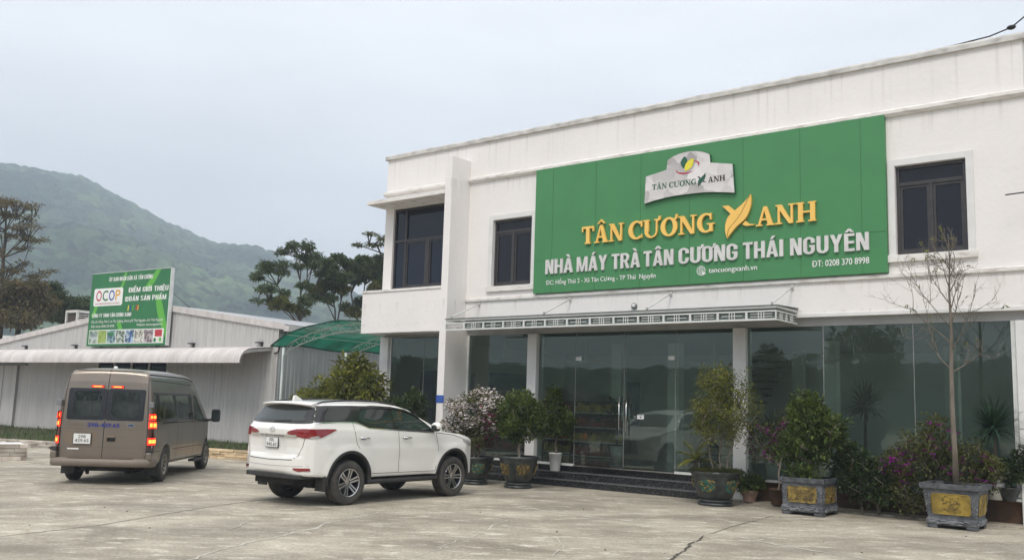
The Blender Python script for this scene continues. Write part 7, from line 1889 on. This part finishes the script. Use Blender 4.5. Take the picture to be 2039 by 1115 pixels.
# strap leaved palms seen at the glass
def straps(root, z0_, n, L, w, rnd, el=(-.2, 1.4)):
    m = MB()
    for k in range(n):
        az = rnd.uniform(0, 2 * PI); e0 = rnd.uniform(*el); ll = L * rnd.uniform(.75, 1.1); d = Vector((math.cos(az) * math.cos(e0), math.sin(az) * math.cos(e0), math.sin(e0))); p = Vector((0, 0, z0_ + rnd.uniform(-.05, .05))); s_ = d.cross(Vector((0, 0, 1))).normalized(); vs = []
        for i in range(6):
            ww = w * (1 - i / 5.2) * (.6 if i == 0 else 1); vs += [p + s_ * ww, p - s_ * ww]; d = (d + Vector((0, 0, -.12))).normalized(); p = p + d * ll / 5
        m.add(vs, [(2 * i, 2 * i + 1, 2 * i + 3, 2 * i + 2) for i in range(5)])
    m.build('leaves', MT['leaf_palm'], root, fix=False)
def indoor(label, s, n, ht, kind, seed, scale=1.0):
    root = empty('indoor_plant', tuple(fw(s, n, .442)), 0, label, 'plant', 'indoor plants in white pots'); m = MB(); m.lathe([(0, 0), (.12 * scale, 0), (.18 * scale, .42 * scale), (.165 * scale, .42 * scale), (.16 * scale, .36 * scale), (0, .36 * scale)], 24); m.build('pot', MT['pot_white'], root)
    rnd = random.Random(seed); m = MB(); m.tube([(0, 0, .36 * scale), (.01, 0, ht)], [.035, .03], 8); m.build('trunk', MT['bark_dark'], root)
    if kind == 'strap': straps(root, ht, 210, .62 * scale, .030, rnd)
    else:
        m = MB()
        for k in range(16):
            az = rnd.uniform(0, 2 * PI); e0 = rnd.uniform(.0, 1.2); d = Vector((math.cos(az) * math.cos(e0), math.sin(az) * math.cos(e0), math.sin(e0))); b = Vector((0, 0, ht - .35 * rnd.random())); tip = b + d * .35; m.tube([b, tip], .006, 4, False); add_leaf(m, tip, d + Vector((0, 0, -.1)), Vector((0, 0, 1)), .36, .22, .12, .2)
        m.build('leaves', MT['leaf_palm'], root, fix=False)
indoor('dark strap leaved palm behind the right glass, left of the purple bush', 7.75, -.75, 1.55, 'strap', 3)
indoor('large strap leaved palm standing before the glass at the right edge', 10.22, -.02, 1.22, 'strap', 4, 1.0)
indoor('broad leaved rubber plant in a white pot inside the entrance', 1.02, -2.3, 1.15, 'broad', 5)
indoor('small strap leaved plant in a pale pot behind the right pillar glass', 5.9, -.55, .95, 'strap', 6, .9)

# ---- shrubs on the far side of the white car
plant('frangipani', 'leafy yellow green shrub with a few white flowers behind the white SUV roof', 'shrub', [FWt for FWt in (tr(-5.9, 1.0, 0, 1.2), tr(-6.3, 1.0, 0, 1.1, -.3), tr(-5.5, 1.0, 0, 1.2, .3))],
      [((-5.5, 1.0, 1.95), (.75, .6, .62), 80), ((-5.45, 1.0, 2.62), (.38, .35, .30), 24), ((-6.5, 1.0, 1.75), (.50, .5, .5), 36), ((-4.6, 1.0, 1.95), (.35, .4, .55), 26), ((-7.35, 1.0, 1.62), (.38, .35, .30), 18)], 'leaf_yellow', 31, L=.17, W=.055, per=15, spread=.20, seg=.3, droop=.2,
      flowers=[('white_flowers', 'petal_white', lambda g, r: g.z > 1.9 and r.random() < .10, 1, .07, .15)])
plant('dark_shrub', 'dark green shrub standing in front of the left glass bay', 'shrub', [tr(-3.4, 1.0, 0, .9), tr(-3.0, 1.0, 0, .9, .2)],
      [((-3.5, 1.0, 1.50), (.50, .4, .45), 56), ((-2.95, 1.1, 1.55), (.32, .3, .48), 36), ((-4.0, 1.0, 1.4), (.25, .3, .3), 14)], 'leaf_dark', 32, L=.09, W=.035, per=18, spread=.15, seg=.25, flowers=[('white_flowers', 'petal_white', lambda g, r: r.random() < .04, 1, .05, .1)])

# ---- the bare tree in the larger planter
def bare_tree():
    rnd = random.Random(77); base = fw(9.80, 1.02, .66); root = empty('bare_tree', tuple(base), 0, 'tall nearly leafless sapling with thin grey branches in the gold panelled planter', 'tree')
    trunk = [(0, 0, 0), (.0, .0, .6), (-.02, 0, 1.3), (-.01, .01, 2.0), (.01, 0, 2.7), (-.01, 0, 3.35), (.02, 0, 3.95), (.0, 0, 4.40)]
    a = Vector((math.cos(FAC_A), math.sin(FAC_A), 0)); m = MB(); m.tube(trunk, [.055, .044, .040, .034, .026, .018, .011, .005], 10); tips = []
    def br(p, d, L_, r_, dep):
        pts = [p]; q = Vector(p); d = Vector(d).normalized()
        for i in range(5): d = (d + rv(rnd) * .20 + Vector((0, 0, .10))).normalized(); q = q + d * L_ / 5; pts.append(q.copy())
        m.tube(pts, [r_ * (1 - .15 * i) for i in range(6)], 5, False)
        if dep == 0: tips.append(q); return
        for j in range((rnd.choice((4, 5)) if dep > 2 else 4 if dep > 1 else 2)):
            k = rnd.randint(2, 5); dd = (d + rv(rnd) * 1.35 + Vector((0, 0, .15))).normalized(); br(pts[k], dd, L_ * rnd.uniform(.45, .7), max(.0028, r_ * .55), dep - 1)
    spec = [(2.0, -1.0, .45, 1.05), (1.95, .9, .5, .75), (2.35, 1.0, .55, 1.15), (2.45, -.9, .8, 1.2), (2.75, -1.0, .7, 1.25), (2.8, .9, .9, .95), (3.05, 1.0, .8, .8), (3.15, -.8, .9, .95), (3.35, .8, 1.0, .6), (3.45, -.9, 1.1, .75), (3.6, .6, 1.2, .6), (3.75, -.5, 1.1, .5), (3.9, .6, 1.2, .45), (4.1, -.4, 1.3, .4)]
    for z, sx, up__, L_ in spec:
        d = a * sx * .8 + Vector((-a.y, a.x, 0)) * rnd.uniform(-.9, .9) + Vector((0, 0, up__ * 1.25)); x = np.interp(z, [t[2] for t in trunk], [t[0] for t in trunk]); br(Vector((x, 0, z)), d, L_ * .72, .012, 3)
    m.build('trunk', MT['bark'], root, fix=False)
    lf = MB()
    for t in rnd.sample(tips, min(26, len(tips))):
        for _ in range(2): add_leaf(lf, t, rv(rnd) + Vector((0, 0, -.6)), rv(rnd), .10, .03)
    lf.build('leaves', MT['leaf_yellow'], root, fix=False)
bare_tree()

# ------------------------------------------------------------------ trees beyond the roofs
def at(u, v, D):
    """point at horizontal distance D in the direction the photograph shows it"""
    d = fwd + rt * ((u - 1019.5) / 1849.9) - up * ((v - 557.5) / 1849.9); k = D / math.hypot(d.x, d.y); return Vector((d.x * k, d.y * k, CAMH + d.z * k))
def far_tree(label, D, trunks, clumps, leaf, seed, L=.22, W=.09, per=26, dens=1.0, sub=5, bark='bark_dark', rb=.16, flat=.5, group='trees beyond the roofs', deep=1.6, sf=.40):
    rnd = random.Random(seed); b = at(*trunks[0][0], D); base = Vector((b.x, b.y, 0)); root = empty('tree', tuple(base), 0, label, 'tree', group); mbw = MB(); mbl = MB(); mby = MB()
    T = []
    for cl in clumps:
        u, v, ru, rv_ = cl[:4]; yel = len(cl) > 4; c = at(u, v, D + rnd.uniform(-deep, deep)); sc = D / 1849.9; k = max(3, int(sub * (ru * rv_) / 120 + 2))
        for p in ell(rnd, c, (ru * sc * .85, ru * sc * .85, rv_ * sc * .8), k, .1): T.append((Vector(p) - base, yel, min(ru, rv_ * 1.6) * sc))
    for i, tk in enumerate(trunks):
        pts = [at(u, v, D + .4 * j) - base for j, (u, v) in enumerate(tk)]; pts = [Vector((pts[0].x, pts[0].y, 0))] + pts
        mine = [t for t in T if min(range(len(trunks)), key=lambda q: abs(at(*trunks[q][-1], D).x - base.x - t[0].x)) == i]
        nodes, tp = skeleton([tuple(p) for p in pts], [tuple(t[0]) for t in mine], rnd, 1.0, .10, .5); wood(nodes, .014, rb, mbw, 5)
    for p, yel, s_ in T:
        foliage(mby if yel else mbl, [p], per, max(.26, s_ * sf), L, W, rnd, flat, .1, .15)
    mbw.build('trunk', MT[bark], root, fix=False)
    if mbl.v: mbl.build('crown', MT[leaf], root, fix=False)
    if mby.v: mby.build('yellowing_foliage', MT['leaf_far_y'], root, fix=False)
def C8(L_): return [(500 + a[0] * .1794, 460 + a[1] * .1794, a[2] * .1794, a[3] * .1794) + tuple(a[4:]) for a in L_]
def P8(L_): return [(500 + a * .1794, 460 + b * .1794) for a, b in L_]
far_tree('slender tree with separate flat leaf tufts beyond the shed roof', 52, [P8([(548, 1010), (545, 800), (545, 560)])],
         C8([(440, 165, 62, 45), (350, 225, 62, 34), (625, 165, 70, 58), (572, 280, 60, 46), (705, 290, 68, 55), (525, 390, 55, 32), (690, 390, 75, 48), (570, 615, 80, 35), (480, 850, 85, 55, 1), (620, 780, 70, 60), (560, 900, 60, 40, 1)]), 'leaf_far', 41, per=40, L=.19, W=.06, rb=.05, sub=11, flat=.40, sf=.27)
far_tree('leaning tree with drooping leaf tufts left of the slender tree', 50, [P8([(530, 1030), (420, 900), (340, 690), (290, 600)])],
         C8([(165, 400, 90, 70), (70, 510, 65, 42), (335, 370, 55, 35), (340, 455, 62, 34), (195, 635, 62, 38), (375, 690, 42, 30), (205, 775, 50, 26), (345, 765, 60, 50, 1), (250, 830, 68, 36, 1), (60, 775, 42, 16), (420, 820, 60, 50, 1), (120, 650, 40, 20)]), 'leaf_far', 42, per=40, L=.19, W=.06, rb=.045, sub=11, flat=.40, sf=.27)
far_tree('broad dark crowned tree behind the green shade netting', 56, [P8([(935, 1000), (930, 850), (900, 760)]), P8([(960, 1000), (1000, 760), (1020, 700)])],
         C8([(830, 350, 60, 40), (970, 300, 62, 36), (900, 420, 95, 65), (1060, 355, 60, 45), (1010, 520, 110, 60), (830, 590, 100, 45), (730, 710, 115, 50), (930, 610, 90, 45), (1005, 650, 70, 36, 1), (870, 750, 70, 38), (780, 470, 40, 30), (700, 640, 60, 30, 1), (900, 500, 80, 50)]), 'leaf_far', 43, per=46, L=.20, W=.065, rb=.05, sub=24, flat=.5)
far_tree('dense dark tree showing beside the left edge of the white building', 58, [P8([(1190, 1000), (1130, 800), (1110, 700)]), P8([(1300, 900), (1250, 700), (1260, 600)])],
         C8([(1130, 430, 90, 80), (1250, 335, 75, 50), (1340, 380, 110, 90), (1440, 330, 60, 70), (1250, 480, 90, 75), (1410, 500, 95, 60), (1390, 610, 80, 40, 1), (1140, 540, 60, 50), (1150, 900, 70, 40, 1), (1200, 790, 40, 60), (1060, 850, 50, 40), (1500, 420, 60, 90), (1480, 560, 60, 60)]), 'leaf_far', 44, per=46, L=.20, W=.065, rb=.05, sub=26, flat=.5)
far_tree('spindly tree top with pale tufts poking up beside the white building', 57, [P8([(1560, 700), (1500, 400), (1480, 255)])],
         C8([(1335, 45, 58, 20, 1), (1450, 72, 45, 24, 1), (1170, 155, 45, 22, 1), (1325, 155, 48, 18, 1), (1400, 150, 22, 10, 1), (1520, 120, 50, 50)]), 'leaf_far', 45, per=30, L=.20, W=.07, rb=.07, sub=9, flat=.28)
def C5(L_): return [(a[0] * .305, 300 + a[1] * .305, a[2] * .305, a[3] * .305) + tuple(a[4:]) for a in L_]
def P5(L_): return [(a * .305, 300 + b * .305) for a, b in L_]
far_tree('tiered sparse tree with brownish leaves at the left edge', 62, [P5([(10, 1150), (12, 900), (22, 700), (38, 520), (35, 430)])],
         C5([(30, 330, 75, 38), (110, 350, 70, 26), (190, 375, 60, 18), (250, 355, 34, 9), (60, 420, 95, 30), (170, 440, 60, 16), (225, 425, 26, 8), (150, 500, 80, 24), (235, 490, 46, 12), (-60, 380, 80, 80), (-80, 520, 90, 60), (90, 560, 90, 22), (210, 585, 80, 18), (290, 580, 38, 10), (150, 640, 70, 18), (-70, 660, 90, 50), (150, 735, 50, 14), (80, 780, 90, 28), (200, 820, 90, 18), (300, 795, 60, 10), (350, 785, 22, 6), (60, 850, 100, 30)]), 'leaf_brown', 46, per=14, L=.17, W=.055, rb=.11, sub=12, flat=.3, bark='bark_dark')
far_tree('dark bushy tree behind the left end of the shed roof', 60, [P5([(120, 1150), (120, 1050)])],
         C5([(60, 960, 130, 70), (200, 940, 120, 60), (130, 900, 90, 40), (250, 880, 80, 40), (40, 1060, 120, 70), (180, 1040, 120, 70), (300, 1000, 80, 50), (120, 1100, 150, 60)]), 'leaf_brown', 47, per=34, L=.24, W=.08, sub=9, flat=.5)
far_tree('dark green tree beside the rooftop air conditioner', 64, [P5([(420, 1150), (420, 1060)])],
         C5([(370, 950, 60, 60), (340, 900, 50, 40), (430, 1010, 100, 50), (520, 990, 70, 40), (560, 1040, 70, 50), (450, 1080, 120, 50), (350, 1060, 80, 60), (620, 1060, 60, 40)]), 'leaf_far', 48, per=34, L=.24, W=.08, sub=9, flat=.5)
# trees and a house on the far side of the road behind the viewer, seen mirrored in the glass
def rear_tree(x, y, h, r, label, seed):
    rnd = random.Random(seed); root = empty('tree', (x, y, 0), 0, label, 'tree', 'trees mirrored in the shop glass'); T = ell(rnd, (0, 0, h * .68), (r, r, h * .34), 60, .2)
    mb = MB(); nodes, tp = skeleton([(0, 0, 0), (.1, 0, h * .2), (0, .1, h * .4)], T, rnd, 1.0); wood(nodes, .03, .2, mb); mb.build('trunk', MT['bark_dark'], root, fix=False)
    mb = MB(); foliage(mb, T, 46, r * .26, .34, .15, rnd, .8); mb.build('crown', MT['leaf_far'], root, fix=False)
rear_tree(-27.5, -5.5, 7.4, 2.5, 'dark round tree mirrored in the right glass, the tallest reflection', 61)
rear_tree(-33, -3, 6.0, 2.6, 'lower dark tree mirrored in the right glass beside the tallest one', 62)
rear_tree(-27, -17, 4.4, 3.0, 'broad low tree mirrored behind the purple bush', 63)
# ------------------------------------------------------------------ inside the shop
MT['wood_dark'] = mat('dark_shelf', (.05, .035, .03), (.07, .05, .04), scale=4, rough=.5)
MT['goods_red'] = mat('red_gift_boxes', (.30, .025, .02), (.18, .012, .012), scale=5, rough=.5, island=.4)
MT['goods_yellow'] = mat('yellow_packets', (.45, .33, .06), (.30, .24, .05), scale=5, rough=.5, island=.4)
MT['blue_board'] = mat('blue_board', (.012, .045, .16), (.02, .06, .20), scale=3, rough=.5)
MT['fan_white'] = mat('white_fan', (.5, .52, .5), rough=.5)
def shelf(label, s0, s1, n, z1, seed, mixed):
    root = on_facade(empty('display_shelf', (0, 0, 0), 0, label, 'shelf', 'display shelves in the shop')); y0, y1 = -n, -n + .4; rnd = random.Random(seed); zs = [.46, .85, 1.25, 1.65][:3 if z1 < 1.6 else 4]
    m = MB()
    for x in (s0, s1 - .04): m.box(x, y0, .442, x + .04, y1, z1)
    m.box(s0 + .04, y1 - .03, .442, s1 - .04, y1, z1); m.build('shelf_frame', MT['wood_dark'], root)
    for i, z in enumerate(zs):
        m = MB(); m.box(s0 + .041, y0, z + .005, s1 - .041, y1 - .031, z + .035); sh_ = m.build('shelf_board', MT['alu'], root)
        m = MB(); x = s0 + .07
        while x < s1 - .16:
            w = rnd.uniform(.07, .15); m.box(x, y0 + .04, z + .036, x + w, y1 - .08, z + .036 + rnd.uniform(.16, .28)); x += w + .015
        tag(m.build('goods', MT['goods_red' if (i + mixed) % 2 == 0 else 'goods_yellow'], sh_), 'rows of red and yellow tea packets', None, None, 'stuff')
shelf('display shelf with red and yellow packets behind the white pot plant', -1.3, .45, -3.6, 2.0, 1, 0)
shelf('second display shelf with packets nearer the inner column', -2.9, -1.45, -4.4, 2.0, 2, 1)
shelf('low counter of red boxes deep inside the left glass bay', -4.6, -3.1, -3.8, 1.5, 3, 0)
for i, (s, n, lab) in enumerate(((-2.45, -1.9, 'white ceiling fan seen through the glass left of the first pillar'), (-.2, -2.6, 'white ceiling fan above the left part of the entrance'), (6.9, -2.8, 'white ceiling fan behind the right glass'), (3.2, -3.4, 'white ceiling fan above the door handles'))):
    root = empty('ceiling_fan', tuple(fw(s, n, 3.0)), .4 * i, lab, 'fan', 'ceiling fans in the shop'); m = MB(); m.tube([(0, 0, .1), (0, 0, .60)], .015, 8); m.build('rod', MT['fan_white'], root)
    m = MB(); m.lathe([(0, 0), (.08, 0), (.10, .05), (.08, .10), (0, .11)], 20); m.build('motor', MT['fan_white'], root)
    for k in range(3):
        a = 2 * PI * k / 3; m = MB(); m.add([(.09 * math.cos(a) - w * math.sin(a), .09 * math.sin(a) + w * math.cos(a), .05) for w in (-.03, .03)] + [(.62 * math.cos(a) - w * math.sin(a), .62 * math.sin(a) + w * math.cos(a), .05 + w * .2) for w in (.07, -.07)] , [(0, 1, 2, 3)])
        b_ = m.build('blade', MT['fan_white'], root, fix=False); md = b_.modifiers.new('s', 'SOLIDIFY'); md.thickness = .008
root = on_facade(empty('wall_board', (0, 0, 0), 0, 'dark blue board on the shop side wall seen through the left glass', 'board')); m_ = MB(); m_.box(-5.18, 4.6, 1.5, -5.14, 6.6, 2.85); m_.build('board', MT['blue_board'], root)
root = on_facade(empty('blue_cabinet', (0, 0, 0), 0, 'tall dark blue cabinet inside the leftmost glass bay', 'cabinet')); m_ = MB(); m_.box(-5.18, 1.45, .442, -4.65, 3.3, 2.75); m_.build('carcass', MT['blue_board'], root, bevel=.01)
m_ = MB(); m_.box(-4.648, 1.5, .5, -4.642, 2.35, 2.7); m_.build('door', MT['blue_board'], root); m_ = MB(); m_.box(-4.648, 2.4, .5, -4.642, 3.25, 2.7); m_.build('door', MT['blue_board'], root)
m_ = MB(); m_.box(-4.70, 1.9, .442, -4.3, 2.3, 1.75); root2 = m_.build('cardboard_box', MT['ceiling']); on_facade(root2); tag(root2, 'pale upright box standing by the blue cabinet', 'box')
root = on_facade(empty('wall_screen', (0, 0, 0), 0, 'dark blue poster on the back wall left of the inner column', 'poster')); m_ = MB(); m_.box(-2.9, 8.80, 1.3, -2.1, 8.845, 2.7); m_.build('sheet', MT['blue_board'], root)
root = on_facade(empty('staircase', (0, 0, 0), 0, 'dark staircase rising inside the shop right of the door handles', 'stairs'))
m_ = MB()
for k in range(15): m_.box(1.95 + k * .0, 4.6 + k * .27, .442 + k * .205, 3.1, 4.6 + k * .27 + .28, .442 + k * .205 + .05)
m_.build('treads', MT['wood_dark'], root)
m_ = MB(); m_.prism([(4.5, .45), (4.75, .45), (8.6, 3.35), (8.6, 3.58), (8.3, 3.58)], 'x', 1.90, 1.946); m_.build('stringer', MT['blue_board'], root)
m_ = MB(); m_.tube([(1.92, 4.6, 1.35), (1.92, 7.6, 3.55)], .03, 8)
for k in range(9): m_.tube([(1.92, 4.7 + k * .32, .6 + k * .24), (1.92, 4.7 + k * .32, 1.42 + k * .235)], .012, 6)
m_.build('handrail', MT['win_frame'], root)

# ------------------------------------------------------------------ air
hz, nt, b = nodes_of('haze'); nt.nodes.clear()
o_ = N(nt, 'ShaderNodeOutputMaterial'); pv = N(nt, 'ShaderNodeVolumePrincipled'); pv.inputs['Color'].default_value = (.74, .85, 1.0, 1); pv.inputs['Density'].default_value = .00078; pv.inputs['Anisotropy'].default_value = .2
nt.links.new(pv.outputs[0], o_.inputs['Volume'])
m_ = MB(); m_.box(-1300, -1300, -1.2, 1300, 1300, 290); hb = m_.build('haze', hz); tag(hb, 'pale haze in the valley air', 'haze', kind='stuff'); hb.display_type = 'WIRE'
